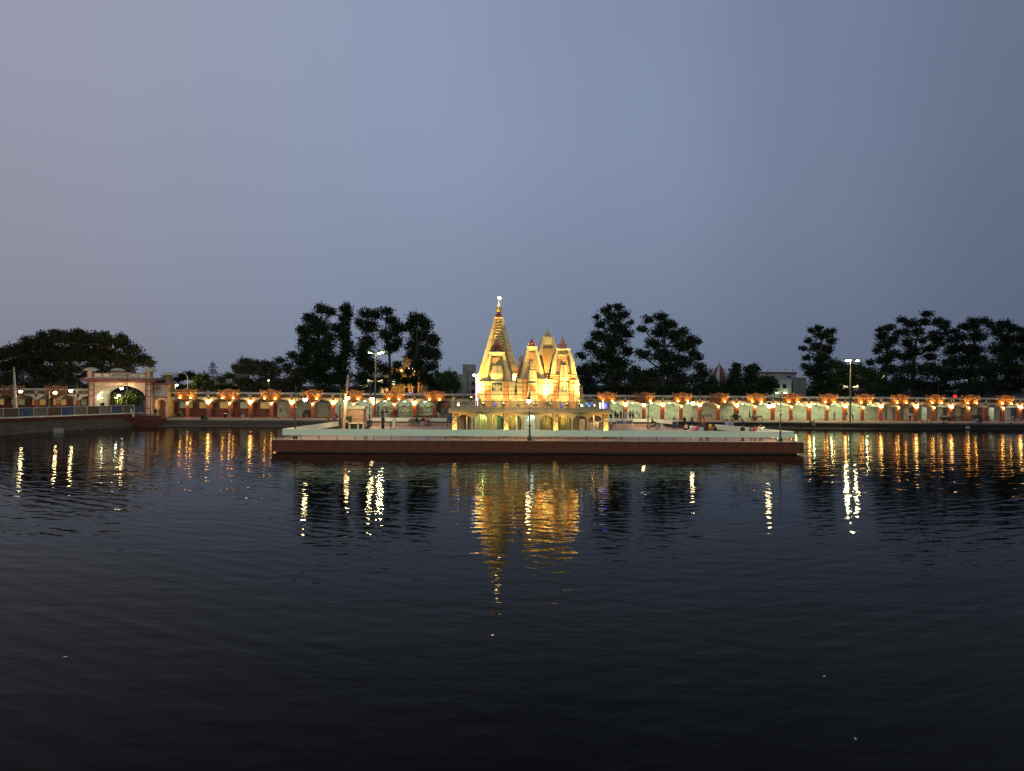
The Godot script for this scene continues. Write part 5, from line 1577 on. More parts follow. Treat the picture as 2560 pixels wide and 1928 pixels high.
	tree("bush lit yellow green inside the gateway", 136.0, 5.144, 0.0, 800.0, [[1590, 1000, 45, 40], [1630, 1050, 60, 45], [1570, 1075, 45, 35], [1700, 960, 40, 40], [1480, 1010, 40, 50], [1760, 1040, 40, 60]], [[1610, 1240, 8], [1610, 1060, 5]], "leaf_green", 24, "", 1.5, "bush")
	for k in 5:
		var lob := []
		rng.seed = 900 + k
		for j in 12:
			lob.append([k * 512.0 + 43.0 * j + rng.randf_range(-15, 15), rng.randf_range(964, 978), rng.randf_range(28, 50), rng.randf_range(9, 16)])
		for j in 8:
			lob.append([k * 512.0 + 64.0 * j, 984.0, 45.0, 14.0])
		tree(["distant dark trees along the skyline behind the left bank", "distant dark trees along the skyline left of the tall group", "distant dark trees along the skyline behind the temple", "distant dark trees along the skyline around the striped dome", "distant dark trees along the skyline behind the right hand grove"][k], 215.0, 1.0, 0.0, 0.0, lob, [[k * 512.0 + 250.0, 990, 3], [k * 512.0 + 250.0, 972, 2]], "leaf_dark", 60 + k, "", 0.3, "treeline")
	tree("small dark trees at the far left edge behind the fence", 140.0, 5.144, 0.0, 800.0, [[40, 830, 120, 60], [330, 840, 120, 50], [560, 860, 100, 40], [780, 870, 120, 40], [980, 880, 80, 50]], [[400, 960, 8], [400, 860, 5]], "leaf_brown", 25, "", 1.0, "bush")


# ---------------------------------------------------------------- buildings and lights beyond the arcade
func windows(p: Node3D, xs: Array, ys: Array, w: float, h: float, z: float, frame: String, pane: String) -> void:
	for x in xs:
		for y in ys:
			var f := part(p, "window", Shape.new().box(Vector3(x, y + h * 0.5 + 0.06, z), Vector3(w + 0.24, 0.12, 0.14)).box(Vector3(x, y - h * 0.5 - 0.06, z), Vector3(w + 0.3, 0.12, 0.2)).box(Vector3(x - w * 0.5 - 0.06, y, z), Vector3(0.12, h, 0.14)).box(Vector3(x + w * 0.5 + 0.06, y, z), Vector3(0.12, h, 0.14)).done(M[frame]))
			part(f, "pane_or_glow", Shape.new().box(Vector3(x, y, z), Vector3(w, h, 0.04)).done(M[pane]))


func make_background() -> void:
	# far white domed tower, its fade into haze put into the wall colour
	var d := 330.0
	var b := at(531, 985, d)
	b.y = 0.9
	var k := d / F
	var o := thing("domed_tower", "domed tower with open storeys, tinted pale bluish for haze, far behind the left lamps", "tower", b)
	part(o, "lower_storey", Shape.new().chamfer(Vector3(0, 5.0, 0), Vector3(36 * k, 9.0, 34 * k), 0.1).done(M.hazed_wall))
	var y0 := wy(531, 953, d) - 0.9
	for q in [[-16, 2.2], [-6, 2.2], [6, 2.2], [16, 2.2]]:
		for z in [-15, 15]:
			part(o, "pillar", Shape.new().box(Vector3(q[0] * k, y0 + 1.0, z * k), Vector3(3.2 * k, 19 * k, 3.0 * k)).done(M.hazed_wall))
	var y1 := wy(531, 935, d) - 0.9
	part(o, "balcony", Shape.new().chamfer(Vector3(0, y1, 0), Vector3(40 * k, 2.4 * k, 38 * k), 0.1).done(M.hazed_wall))
	for q in [-15, 15]:
		part(o, "corner_turret", Shape.new().lathe([[3.0 * k, 0], [2.6 * k, 4.5 * k], [3.6 * k, 5.0 * k], [2.4 * k, 7.0 * k], [0.2 * k, 8.2 * k]], Vector3(q * k, y1, 14 * k), 8).done(M.hazed_wall))
	for q in [-7, -2.4, 2.4, 7]:
		part(o, "pillar", Shape.new().box(Vector3(q * k, y1 + 7 * k, 6 * k), Vector3(1.8 * k, 12 * k, 1.8 * k)).done(M.hazed_wall))
	part(o, "upper_core", Shape.new().box(Vector3(0, y1 + 7 * k, -2 * k), Vector3(10 * k, 12 * k, 10 * k)).done(M.hazed_wall))
	var y2 := wy(531, 919, d) - 0.9
	part(o, "upper_balcony", Shape.new().chamfer(Vector3(0, y2, 0), Vector3(19 * k, 2.2 * k, 18 * k), 0.1).done(M.hazed_wall))
	part(o, "dome", Shape.new().lathe([[5.2 * k, 1.2 * k], [5.2 * k, 3.0 * k], [6.2 * k, 5.5 * k], [6.4 * k, 8.0 * k], [5.2 * k, 11.0 * k], [2.8 * k, 13.4 * k], [0.9 * k, 14.8 * k], [0.5 * k, 17 * k], [0.1 * k, 22 * k]], Vector3(0, y2, 0), 14).done(M.hazed_wall))
	# curved spire half hidden by trees
	d = 260.0
	k = d / F
	b = at(604, 985, d)
	b.y = 0.9
	o = thing("spire", "dull tan curved temple spire half hidden in the trees", "spire", b)
	part(o, "body", Shape.new().loft([sq(0, 0, 0, 19 * k), sq(0, 0, 45 * k, 18 * k), sq(0, 0, 66 * k, 14 * k), sq(0, 0, 84 * k, 9.5 * k), sq(0, 0, 92 * k, 7.5 * k)]).done(M.tan_wall))
	for s in [-1, 1]:
		part(o, "corner_rib", Shape.new().tube([Vector3(s * 17 * k, 45 * k, 17 * k), Vector3(s * 13.4 * k, 66 * k, 13.4 * k), Vector3(s * 8.8 * k, 84 * k, 8.8 * k)], [1.6 * k], 6).done(M.tan_wall))
	part(o, "amalaka", Shape.new().lathe([[6 * k, 92 * k], [8.5 * k, 94 * k], [8.5 * k, 97 * k], [5 * k, 99 * k], [5.5 * k, 101 * k], [3 * k, 104 * k], [1.2 * k, 106 * k], [1.0 * k, 112 * k], [0.1 * k, 116 * k]], Vector3.ZERO, 12).done(M.tan_wall))
	# low pale lit building
	d = 175.0
	b = at(562, 985, d)
	b.y = 0.9
	o = thing("low_building", "low pale greenish lit building behind the dark bush row", "building", b)
	o.position.y += 2.9
	part(o, "base_storey", Shape.new().box(Vector3(0, -1.43, -2.5), Vector3(7.2, 2.9, 3.8)).done(M.cream))
	part(o, "wall", Shape.new().chamfer(Vector3(0, 1.6, 0), Vector3(7.4, 3.4, 4), 0.05).done(M.cream))
	part(o, "roof", Shape.new().loft([rectq(-4, 4, -2.3, 2.3, 3.3), rectq(-3.8, 3.8, -2.2, 2.2, 3.65)]).done(M.pale_wall))
	part(o, "gable", Shape.new().prism(PackedVector2Array([Vector2(-1.6, 3.3), Vector2(1.6, 3.3), Vector2(0, 4.6)]), Transform3D.IDENTITY, 1.9, 2.2).done(M.cream))
	windows(o, [-2.5, 2.5], [1.8], 1.0, 1.2, 2.02, "white_paint", "window_dark")
	# yellow building with glowing sign
	d = 176.0
	k = d / F
	b = at(1010, 985, d)
	b.y = 0.9
	o = thing("yellow_building", "yellow lit building with a glowing sign, seen between the tall trees", "building", b)
	o.position.y += 1.6
	part(o, "base_storey", Shape.new().box(Vector3(0, -0.78, -2.5), Vector3(10.0, 1.6, 7.0)).done(M.yellow_wall))
	part(o, "wall", Shape.new().chamfer(Vector3(-0.5, 4.5, -3), Vector3(11.0, 9.0, 8), 0.05).done(M.yellow_wall))
	part(o, "tower_block", Shape.new().chamfer(Vector3(2.0, 5.6, 0.4), Vector3(4.0, 11.4, 3), 0.05).done(M.yellow_wall))
	part(o, "tower_cornice", Shape.new().chamfer(Vector3(2.0, 11.4, 0.4), Vector3(4.6, 0.35, 3.6), 0.05).done(M.cream))
	part(o, "side_block", Shape.new().chamfer(Vector3(-4.6, 4.4, 0.4), Vector3(2.4, 8.8, 3), 0.05).done(M.cream))
	part(o, "side_cornice", Shape.new().chamfer(Vector3(-4.6, 7.3, 0.5), Vector3(2.8, 0.3, 3.4), 0.05).done(M.white_paint))
	windows(o, [0.9, 2.9], [5.4, 3.2], 0.8, 1.3, 1.92, "white_paint", "window_dark")
	windows(o, [-4.9, -4.0], [5.2, 3.0], 0.6, 1.2, 1.92, "white_paint", "glow_window_jali")
	windows(o, [-2.2], [2.6, 5.2], 0.9, 1.2, 1.02, "white_paint", "glow_panel")
	var ar := Shape.new()
	var ap := []
	for i in 9:
		ap.append(Vector3(2.0 + 1.2 * cos(PI * i / 8.0), 8.7 + 1.1 * sin(PI * i / 8.0), 1.95))
	part(o, "arch_trim", ar.tube(ap, [0.08], 5).done(M.white_paint))
	var sg := part(o, "sign_board", Shape.new().chamfer(Vector3(2.2, 8.2, 2.0), Vector3(3.0, 1.3, 0.2), 0.02).done(M.rust_iron))
	part(sg, "glowing_sign_bar", Shape.new().box(Vector3(1.7, 8.5, 2.13), Vector3(1.5, 0.36, 0.05)).box(Vector3(2.2, 7.9, 2.13), Vector3(2.5, 0.36, 0.05)).done(M.glow_sign))
	part(o, "blue_lit_window", Shape.new().box(Vector3(1.9, 1.6, 1.95), Vector3(0.5, 2.0, 0.06)).done(M.glow_blue))
	for q in [[-3.0, 3.0, 3.2, 2.4], [1.0, 1.6, 3.6, 4.0], [3.5, 4.2, 3.8, 3.4], [0.0, 8.0, 4.2, 2.4]]:
		var lm := part(o, "wall_lamp", Shape.new().ball(Vector3(q[0], q[1], q[2]), Vector3(0.14, 0.14, 0.14), 8, 5).done(M.glow_lantern))
		part(lm, "lamp_bracket", Shape.new().tube([Vector3(q[0], q[1] + 0.1, q[2]), Vector3(q[0], q[1] + 0.4, q[2] - 0.8), Vector3(q[0], q[1] + 0.3, 1.0)], [0.03], 5).done(M.iron))
		omni(o, Vector3(q[0], q[1], q[2]), Color(1, 0.72, 0.3), q[3], 0.14)
	# white block left of the temple
	d = 185.0
	k = d / F
	b = at(1160, 985, d)
	b.y = 0.9
	o = thing("white_block", "weathered white flat roofed house just left of the temple spire", "building", b)
	o.position.y += 1.4
	part(o, "base_storey", Shape.new().box(Vector3(0, -0.68, -2.5), Vector3(7.0, 1.4, 5.8)).done(M.pale_wall))
	part(o, "wall", Shape.new().chamfer(Vector3(0, 3.4, -3), Vector3(7.2, 7.4, 6), 0.05).done(M.pale_wall))
	part(o, "stair_tower", Shape.new().chamfer(Vector3(1.2, 5.0, -2.0), Vector3(3.2, 10.4, 4.6), 0.05).done(M.pale_wall))
	part(o, "parapet", Shape.new().chamfer(Vector3(-2.2, 7.3, -0.2), Vector3(3.4, 0.7, 0.3), 0.03).done(M.pale_wall))
	windows(o, [-2.4, 2.4], [3.0, 5.4], 0.8, 1.3, 0.35, "pale_wall", "window_dark")
	part(o, "roof_tank", Shape.new().lathe([[0.6, 7.1], [0.6, 8.1], [0.3, 8.4]], Vector3(-2.6, 0, -3), 10).done(M.iron))
	part(o, "water_pipe", Shape.new().tube([Vector3(1.0, 1, 0.4), Vector3(1.0, 8.6, 0.4), Vector3(0.3, 8.6, 0.4)], [0.07], 5).done(M.iron))
	# red and white striped dome
	d = 230.0
	k = d / F
	b = at(1798, 985, d)
	b.y = 0.9
	o = thing("striped_dome", "tall pointed dome striped dark red and white, behind the bushes", "dome", b)
	part(o, "drum", Shape.new().lathe([[20 * k, 0], [20 * k, 56 * k]], Vector3.ZERO, 16).done(M.pale_wall))
	for i in 12:
		var red := i % 2 == 0
		var rr := []
		for q in [[21.5, 50], [23.5, 64], [22.5, 74], [18.5, 84], [12.0, 94], [5.0, 102], [0.5, 107]]:
			var a0 := TAU * (i + (0.0 if red else 0.18)) / 12.0 + 0.15
			var a1 := TAU * (i + (1.0 if red else 0.82)) / 12.0 + 0.15
			var r: float = q[0] * k * (1.0 if red else 1.06)
			rr.append(PackedVector3Array([Vector3(0, q[1] * k, 0), Vector3(r * cos(a0), q[1] * k, r * sin(a0)), Vector3(r * cos((a0 + a1) * 0.5) * 1.03, q[1] * k, r * sin((a0 + a1) * 0.5) * 1.03), Vector3(r * cos(a1), q[1] * k, r * sin(a1))]))
		part(o, "dome_rib", Shape.new().loft(rr, false).done(M.dome_red if red else M.white_paint))
	part(o, "spike", Shape.new().tube([Vector3(0, 106 * k, 0), Vector3(0, 116 * k, 0)], [0.8 * k, 0.1 * k], 6).done(M.iron))
	# flat roofed house right of it
	d = 190.0
	k = d / F
	b = at(1955, 985, d)
	b.y = 0.9
	o = thing("roof_block", "long grey flat roofed house with a lit strip under its balcony", "building", b)
	o.position.y += 3.3
	part(o, "base_storey", Shape.new().box(Vector3(0, -1.63, -2.5), Vector3(10.6, 3.3, 5.8)).done(M.pale_wall))
	part(o, "wall", Shape.new().chamfer(Vector3(0.8, 2.6, -3), Vector3(11.0, 6.0, 6), 0.05).done(M.pale_wall))
	part(o, "upper_wall", Shape.new().chamfer(Vector3(-0.6, 5.4, -4), Vector3(10.0, 2.6, 5), 0.05).done(M.pale_wall))
	part(o, "parapet", Shape.new().chamfer(Vector3(-0.6, 6.9, -1.6), Vector3(10.4, 0.5, 0.3), 0.03).done(M.dome_red))
	part(o, "front_block", Shape.new().chamfer(Vector3(-0.4, 3.2, 0.4), Vector3(5.0, 3.6, 1.6), 0.05).done(M.white_paint))
	windows(o, [-1.5, 0.2], [3.3], 1.0, 1.1, 1.25, "white_paint", "window_dark")
	windows(o, [-4.0, 2.4], [5.6], 0.9, 1.0, -1.45, "pale_wall", "window_dark")
	part(o, "concrete_side_wall", Shape.new().chamfer(Vector3(4.4, 3.0, -0.5), Vector3(3.4, 5.4, 3), 0.05).done(M.concrete))  # plain concrete block, a darker grey than the walls beside it
	for q in [-2.0, 0.3]:
		part(o, "strip_lamp", Shape.new().box(Vector3(q, 1.5, 1.6), Vector3(1.0, 0.12, 0.12)).done(M.glow_panel))
		omni(o, Vector3(q, 1.4, 1.8), Color(0.9, 1, 0.75), 1.5, 0.2)
	for q in [[-4.6, 0.5], [-2.8, 0.6], [0.0, 1.0], [2.0, 0.9], [4.0, 0.7]]:
		part(o, "roof_pipe", Shape.new().tube([Vector3(q[0], 7.0, -3), Vector3(q[0], 7.1 + q[1], -3), Vector3(q[0] + 0.3, 7.2 + q[1], -3)], [0.06], 5).done(M.iron))
	# brownish house between the two tall trees
	d = 200.0
	b = at(1610, 985, d)
	b.y = 0.9
	o = thing("brown_house", "dim brown house glimpsed between the two tall trees right of the temple", "building", b)
	o.position.y += 1.9
	part(o, "base_storey", Shape.new().box(Vector3(0, -0.93, -2.5), Vector3(5.4, 1.9, 4.8)).done(M.stone_brown))
	part(o, "wall", Shape.new().chamfer(Vector3(0, 4.2, 0), Vector3(5.5, 8.8, 5), 0.05).done(M.stone_brown))
	part(o, "roof", Shape.new().chamfer(Vector3(0, 8.7, 0), Vector3(6.0, 0.3, 5.5), 0.05).done(M.dome_red))
	windows(o, [-1.4, 1.2], [3.6, 6.6], 0.9, 1.2, 2.52, "pale_wall", "window_dark")
	# long lit sign in the trees at the right
	d = 157.0
	b = at(2190, 985, d)
	b.y = 0.9
	o = thing("lit_sign", "bright white lit sign board glimpsed through leaves at the right", "sign", b)
	var sy := wy(2190, 940.5, d) - 0.9
	part(o, "sign_face", Shape.new().box(Vector3(0, sy, 0), Vector3(3.5, 0.85, 0.1)).done(M.glow_panel))
	part(o, "sign_frame", Shape.new().box(Vector3(0, sy, -0.1), Vector3(3.7, 1.05, 0.1)).done(M.iron))
	for s in [-1.4, 1.4]:
		part(o, "sign_post", Shape.new().box(Vector3(s, sy * 0.5, -0.15), Vector3(0.12, sy, 0.12)).done(M.iron))
	# red signal light above the arcade roof, small far lamps
	d = 150.0
	b = at(2388, 991, d)
	o = thing("signal_lamp", "red glowing signal lamp above the arcade roof near the right edge", "lamp", Vector3(b.x, 0.9, b.z))
	part(o, "lamp_housing", Shape.new().ball(Vector3(0, b.y - 0.9, 0), Vector3(0.42, 0.3, 0.2), 10, 6).done(M.glow_red))
	part(o, "pole", Shape.new().tube([Vector3(0, 0, -0.25), Vector3(0, b.y - 0.9, -0.25)], [0.06], 6).done(M.iron))
	for q in [[515, 946.5, 150.0, "small white lamp shining in the feathery bush"], [671, 951.5, 160.0, "small white lamp shining in the low dark grove"], [1114, 963.0, 150.0, "left one of a pair of white globe lamps beside the lit leafy tree"], [1120, 961.5, 150.0, "right one of a pair of white globe lamps beside the lit leafy tree"], [2419, 951.0, 158.0, "small white lamp shining through the grove at the right"]]:
		var p := at(q[0], q[1], q[2])
		var l := thing("street_lamp", q[3], "street lamp", Vector3(p.x, 0.9, p.z))
		part(l, "pole", Shape.new().tube([Vector3(0, 0, -0.3), Vector3(0, p.y - 1.0, -0.3), Vector3(0, p.y - 0.75, 0)], [0.05], 6).done(M.steel))
		part(l, "lamp_globe", Shape.new().ball(Vector3(0, p.y - 0.9, 0), Vector3(0.18, 0.15, 0.18), 8, 5).done(M.glow_tube))
		omni(l, Vector3(0, p.y - 0.9, 0), Color(0.92, 1, 0.8), 2.2, 0.15)


# ---------------------------------------------------------------- lamps, poles and furniture
var DECK := 1.35
var PROM := 1.0

func lamp_post(label: String, p: Vector3, h: float, arm: Vector3, globe_y: float, e: float, group := "") -> void:
	var o := thing("lamp_post", label, "lamp post", p, 0, group)
	part(o, "pedestal", Shape.new().lathe([[0.26, 0.0], [0.26, 0.3], [0.2, 0.36], [0.14, 0.5]], Vector3.ZERO, 8, Basis.IDENTITY, false).done(M.iron))
	part(o, "pole", Shape.new().lathe([[0.09, 0.4], [0.08, 1.4], [0.13, 1.45], [0.13, 1.55], [0.07, 1.6], [0.065, h * 0.55], [0.12, h * 0.56], [0.15, h * 0.575], [0.12, h * 0.59], [0.06, h * 0.6], [0.055, h * 0.66], [0.10, h * 0.67], [0.055, h * 0.68], [0.045, h * 0.9]], Vector3.ZERO, 8).done(M.iron))
	part(o, "spear_finial", Shape.new().lathe([[0.05, h * 0.9], [0.11, h * 0.91], [0.04, h * 0.925], [0.07, h * 0.95], [0.005, h]], Vector3.ZERO, 8).done(M.iron))
	var pts := []
	for k in 9:
		var t := k / 8.0
		pts.append(arm * (t * 1.0) + Vector3(0, globe_y + 0.45 + 0.35 * sin(t * PI) * (1.0 if t < 0.6 else 1.05) - 0.1 * t, 0))
	pts.append(arm + Vector3(0, globe_y + 0.25, 0))
	var a := part(o, "arm", Shape.new().tube(pts, [0.035], 6).tube([Vector3(0, globe_y + 0.1, 0), arm * 0.35 + Vector3(0, globe_y + 0.55, 0), arm * 0.6 + Vector3(0, globe_y + 0.75, 0)], [0.02], 5).done(M.iron))
	part(a, "lantern_shade", Shape.new().lathe([[0.05, 0.32], [0.12, 0.26], [0.2, 0.12], [0.27, 0.02], [0.25, 0.0]], arm + Vector3(0, globe_y, 0), 10).done(M.iron))
	part(a, "lamp_globe", Shape.new().ball(arm + Vector3(0, globe_y - 0.08, 0), Vector3(0.24, 0.235, 0.24), 10, 6).done(M.glow_globe))
	omni(o, arm + Vector3(0, globe_y - 0.1, 0), Color(1.0, 0.87, 0.64), e * 1.9, 0.2)


func mast(label: String, p: Vector3, h: float, heads: Array, e: float, horns: float) -> void:
	var o := thing("floodlight_mast", label, "floodlight mast", p)
	part(o, "pole", Shape.new().tube([Vector3.ZERO, Vector3(0, h * 0.5, 0), Vector3(0, h, 0)], [0.16, 0.13, 0.08], 10).done(M.mast_grey))
	part(o, "cross_arm", Shape.new().box(Vector3(0, h, 0), Vector3(2.4, 0.07, 0.07)).done(M.mast_grey))
	for q in heads:
		var c := Vector3(q[0], h + q[1], 0.15)
		var hd := part(o, "flood_head", Shape.new().chamfer(c, Vector3(0.7 if q[2] < 1.5 else 1.05, 0.2, 0.5), 0.03, Basis(Vector3(1, 0, 0), 0.5)).done(M.mast_grey))
		part(hd, "flood_lamp", Shape.new().box(c + Vector3(0, -0.11, 0.06), Vector3(0.49 if q[2] < 1.5 else 0.9, 0.09, 0.40), Basis(Vector3(1, 0, 0), 0.5)).done(M.glow_mast))
		spot(o, c + Vector3(0, -0.25, 0.2), c + Vector3(q[0] * 2.0, -6.0, 7.0), Color(1.0, 0.92, 0.62), e * q[2], 75.0, 0.2)
	if horns > 0.0:
		for s in [-1.0, 1.0]:
			part(o, "loudspeaker", Shape.new().lathe([[0.10, 0.0], [0.12, 0.25], [0.22, 0.6], [0.38, 0.85], [0.36, 0.86], [0.1, 0.5]], Vector3(s * 0.4, horns, 0.1), 10, Basis(Vector3(0, 0, 1), -PI / 2 * s)).done(M.white_paint))
		part(o, "junction_box", Shape.new().chamfer(Vector3(0, 4.2, 0.2), Vector3(0.45, 0.6, 0.25), 0.02).done(M.mast_grey))


func bench(label: String, p: Vector3, turn: float, w: float, seat: String, back: String, group := "") -> void:
	var o := thing("bench", label, "bench", p, turn, group)
	for k in 3:
		part(o, "seat_slat", Shape.new().chamfer(Vector3(0, 0.44, 0.02 + 0.15 * k), Vector3(w, 0.035, 0.13), 0.008).done(M[seat]))
	for k in 2:
		part(o, "back_slat", Shape.new().chamfer(Vector3(0, 0.62 + 0.2 * k, -0.12 - 0.03 * k), Vector3(w, 0.17, 0.03), 0.008).done(M[back]))
	for s in [-1.0, 1.0]:
		part(o, "leg", Shape.new().box(Vector3(s * (w * 0.5 - 0.1), 0.21, 0.32), Vector3(0.05, 0.42, 0.05)).box(Vector3(s * (w * 0.5 - 0.1), 0.42, -0.1), Vector3(0.05, 0.84, 0.05)).box(Vector3(s * (w * 0.5 - 0.1), 0.6, 0.1), Vector3(0.05, 0.05, 0.45)).done(M.iron))


func motorbike(label: String, p: Vector3, turn: float) -> void:
	var o := thing("motorbike", label, "motorbike", p, turn)
	for s in [-0.62, 0.62]:
		var ring := []
		for k in 17:
			ring.append(Vector3(s + 0.28 * cos(TAU * k / 16.0), 0.3 + 0.28 * sin(TAU * k / 16.0), 0))
		var wh := part(o, "wheel", Shape.new().tube(ring, [0.05], 6).done(M.iron))
		part(wh, "rim", Shape.new().lathe([[0.22, -0.02], [0.22, 0.02]], Vector3(s, 0.3, 0), 12, Basis(Vector3.RIGHT, PI / 2)).done(M.steel))
	part(o, "frame", Shape.new().tube([Vector3(-0.62, 0.3, 0), Vector3(-0.1, 0.35, 0), Vector3(0.35, 0.75, 0), Vector3(0.62, 0.3, 0)], [0.04], 6).tube([Vector3(0.35, 0.75, 0), Vector3(0.28, 1.0, 0)], [0.03], 6).chamfer(Vector3(-0.02, 0.38, 0), Vector3(0.4, 0.3, 0.22), 0.04).done(M.iron))
	part(o, "tank", Shape.new().ball(Vector3(0.15, 0.76, 0), Vector3(0.28, 0.14, 0.14), 10, 6).done(M.dirty_white))
	part(o, "seat", Shape.new().chamfer(Vector3(-0.38, 0.78, 0), Vector3(0.7, 0.1, 0.24), 0.03).done(M.iron))
	part(o, "mudguard", Shape.new().tube([Vector3(-0.9, 0.55, 0), Vector3(-0.7, 0.66, 0), Vector3(-0.45, 0.62, 0)], [0.06], 6).tube([Vector3(0.4, 0.6, 0), Vector3(0.62, 0.64, 0), Vector3(0.86, 0.5, 0)], [0.05], 6).done(M.steel))
	part(o, "handlebar", Shape.new().tube([Vector3(0.2, 1.02, -0.34), Vector3(0.3, 1.0, 0), Vector3(0.2, 1.02, 0.34)], [0.02], 6).done(M.steel))
	part(o, "headlight", Shape.new().ball(Vector3(0.44, 0.88, 0), Vector3(0.1, 0.1, 0.1), 8, 5).done(M.dirty_white))


# a point on the promenade or the steps: s along the arcade, z towards the water
func ghat_point(px: float, z: float) -> Vector3:
	# find the place along the arcade line that projects to px
	var a := deg_to_rad(TURN_ARCADE)
	var u := (px - 1280.0) / F
	# X = s cos + z sin, depth = 130 + s sin - z cos
	var s := (u * (130.0 - z * cos(a)) - z * sin(a)) / (cos(a) - u * sin(a))
	return Vector3(s * cos(a) + z * sin(a), PROM, -130.0 - s * sin(a) + z * cos(a))

func on_deck(px: float, d: float) -> Vector3:
	return Vector3(wx(px, d), DECK, -d)


func make_lamps() -> void:
	lamp_post("black lamp post at the left front corner of the platform", on_deck(739, 74.0), 5.65, Vector3(1.0, 0, 0), 4.22, 5.0)
	lamp_post("black lamp post beside the leaning pole at the end of the left railing", on_deck(851, 87.0), 5.45, Vector3(0.92, 0, 0.2), 4.15, 6.0)
	lamp_post("black lamp post behind the pump house, its lantern close to the pole", on_deck(925, 96.0), 5.5, Vector3(0.4, 0, 0.5), 3.9, 5.0)
	lamp_post("black lamp post standing in front of the temple at the front railing", on_deck(1325, 74.7), 5.2, Vector3(-0.12, 0, 0.45), 4.28, 4.0)
	lamp_post("black lamp post at the back railing right of the temple", on_deck(1621, 100.0), 5.1, Vector3(-0.62, 0, 0.1), 3.3, 4.0)
	lamp_post("black lamp post rising behind the seated crowd", on_deck(1751, 93.0), 5.4, Vector3(-1.0, 0, 0.1), 3.75, 6.0)
	lamp_post("black lamp post at the right front corner of the platform", on_deck(1952, 76.0), 5.05, Vector3(-1.2, 0, 0.0), 3.92, 6.0)
	mast("twin armed floodlight mast with white loudspeakers, left of the temple", ghat_point(938, 7.0), 11.6, [[-0.85, 0.0, 0.25], [0.7, -0.05, 0.8], [1.2, 0.06, 0.8]], 40.0, 6.6)
	mast("tall floodlight mast with horn loudspeakers right of the platform", ghat_point(2126, 6.0), 11.3, [[-0.62, 0.0, 2.2], [1.1, 0.0, 0.4]], 60.0, 6.3)
	# lamps on the left bank
	var lb := [[38.0, 106.0, 51.5, 978.5, "left bank lamp post whose lantern shines by the leaning pole"], [123.0, 109.0, 137.6, 981.8, "left bank lamp post with its lantern on the right, before the dim relief panel"], [193.0, 114.0, 177.0, 977.0, "left bank lamp post with its lantern on the left, nearest the gateway"]]
	for q in lb:
		var gp := at(q[2], q[3], q[1])
		var bp := Vector3(wx(q[0], q[1]), 1.8, -q[1])
		lamp_post(q[4], bp, gp.y - 1.8 + 1.6, Vector3(gp.x - bp.x, 0, 0), gp.y - 1.8 + 0.1, 7.0)
	var gp2 := Vector3(wx(318, 121.0), 1.15, -121.0)
	lamp_post("ornate white lit lamp post standing in the gateway arch", gp2, 7.4, Vector3(-0.95, 0, 0), 5.0, 4.0)
	for q in [[297.0, 989.0, 134.0, "left lamp seen through the gateway arch"], [337.0, 989.0, 138.0, "right lamp seen through the gateway arch"], [442.0, 963.0, 141.0, "amber street lamp on a short pole behind the arcade, right of the gateway"]]:
		var p := at(q[0], q[1], q[2])
		var l := thing("street_lamp", q[3], "street lamp", Vector3(p.x, 0.9, p.z))
		part(l, "pole", Shape.new().tube([Vector3(-0.35, 0, -0.1), Vector3(-0.35, p.y - 0.85, -0.1), Vector3(0, p.y - 0.65, 0)], [0.05], 6).done(M.steel))
		part(l, "lamp_globe", Shape.new().ball(Vector3(0, p.y - 0.9, 0), Vector3(0.24, 0.2, 0.24), 8, 5).done(M.glow_globe))
		omni(l, Vector3(0, p.y - 0.9, 0), Color(1, 0.88, 0.5), 24.0, 0.2)
	# thin unlit double arm street light
	var p := at(469, 985, 146.0)
	var h := wy(469, 932, 146.0) - 0.9
	var o := thing("street_light", "thin grey double armed street light above the first lit relief panel", "street light", Vector3(p.x, 0.9, p.z))
	part(o, "pole", Shape.new().tube([Vector3.ZERO, Vector3(0, h - 1.0, 0), Vector3(-0.4, h - 0.3, 0), Vector3(-1.4, h, 0)], [0.09, 0.06, 0.05, 0.04], 6).done(M.steel))
	part(o, "arm", Shape.new().tube([Vector3(0, h - 2.0, 0), Vector3(0.5, h - 1.7, 0), Vector3(1.3, h - 2.0, 0)], [0.04], 5).done(M.steel))
	part(o, "lamp_head", Shape.new().chamfer(Vector3(-1.6, h, 0), Vector3(0.6, 0.12, 0.25), 0.03).done(M.steel))
	# leaning utility poles
	var d := 87.5
	var a := Vector3(wx(860, d), DECK, -d)
	var b := at(870, 937, d)
	o = thing("utility_pole", "pale leaning concrete utility pole beside the pump house", "utility pole", a)
	part(o, "shaft", Shape.new().loft([tilt_ring(Vector3.ZERO, 0.18), tilt_ring(b - a, 0.10)]).done(M.peach))
	part(o, "clamp", Shape.new().box((b - a) * 0.93, Vector3(0.4, 0.12, 0.36)).done(M.iron))
	part(o, "conduit", Shape.new().tube([Vector3(-0.55, 0, 0.1), Vector3(-0.5, 2.6, 0.1), Vector3(-0.25, 3.4, 0.1)], [0.05], 6).done(M.rust_iron))
	var w := Shape.new()
	for q in [[0.94, 0.0], [0.9, -0.3]]:
		var s0: Vector3 = a + (b - a) * q[0]
		var s1 := ghat_point(938, 7.0) + Vector3(0, 7.2 + q[1], 0)
		var pts := []
		for k in 9:
			var t := k / 8.0
			pts.append(s0.lerp(s1, t) - Vector3(0, 1.1 * 4.0 * t * (1 - t), 0))
		w.tube(pts, [0.025], 4)
	lone("overhead_wires", w.done(M.iron), "pair of black wires sagging from the leaning pole to the floodlight mast", "wire", Vector3.ZERO, 0)
	var gw := Shape.new()
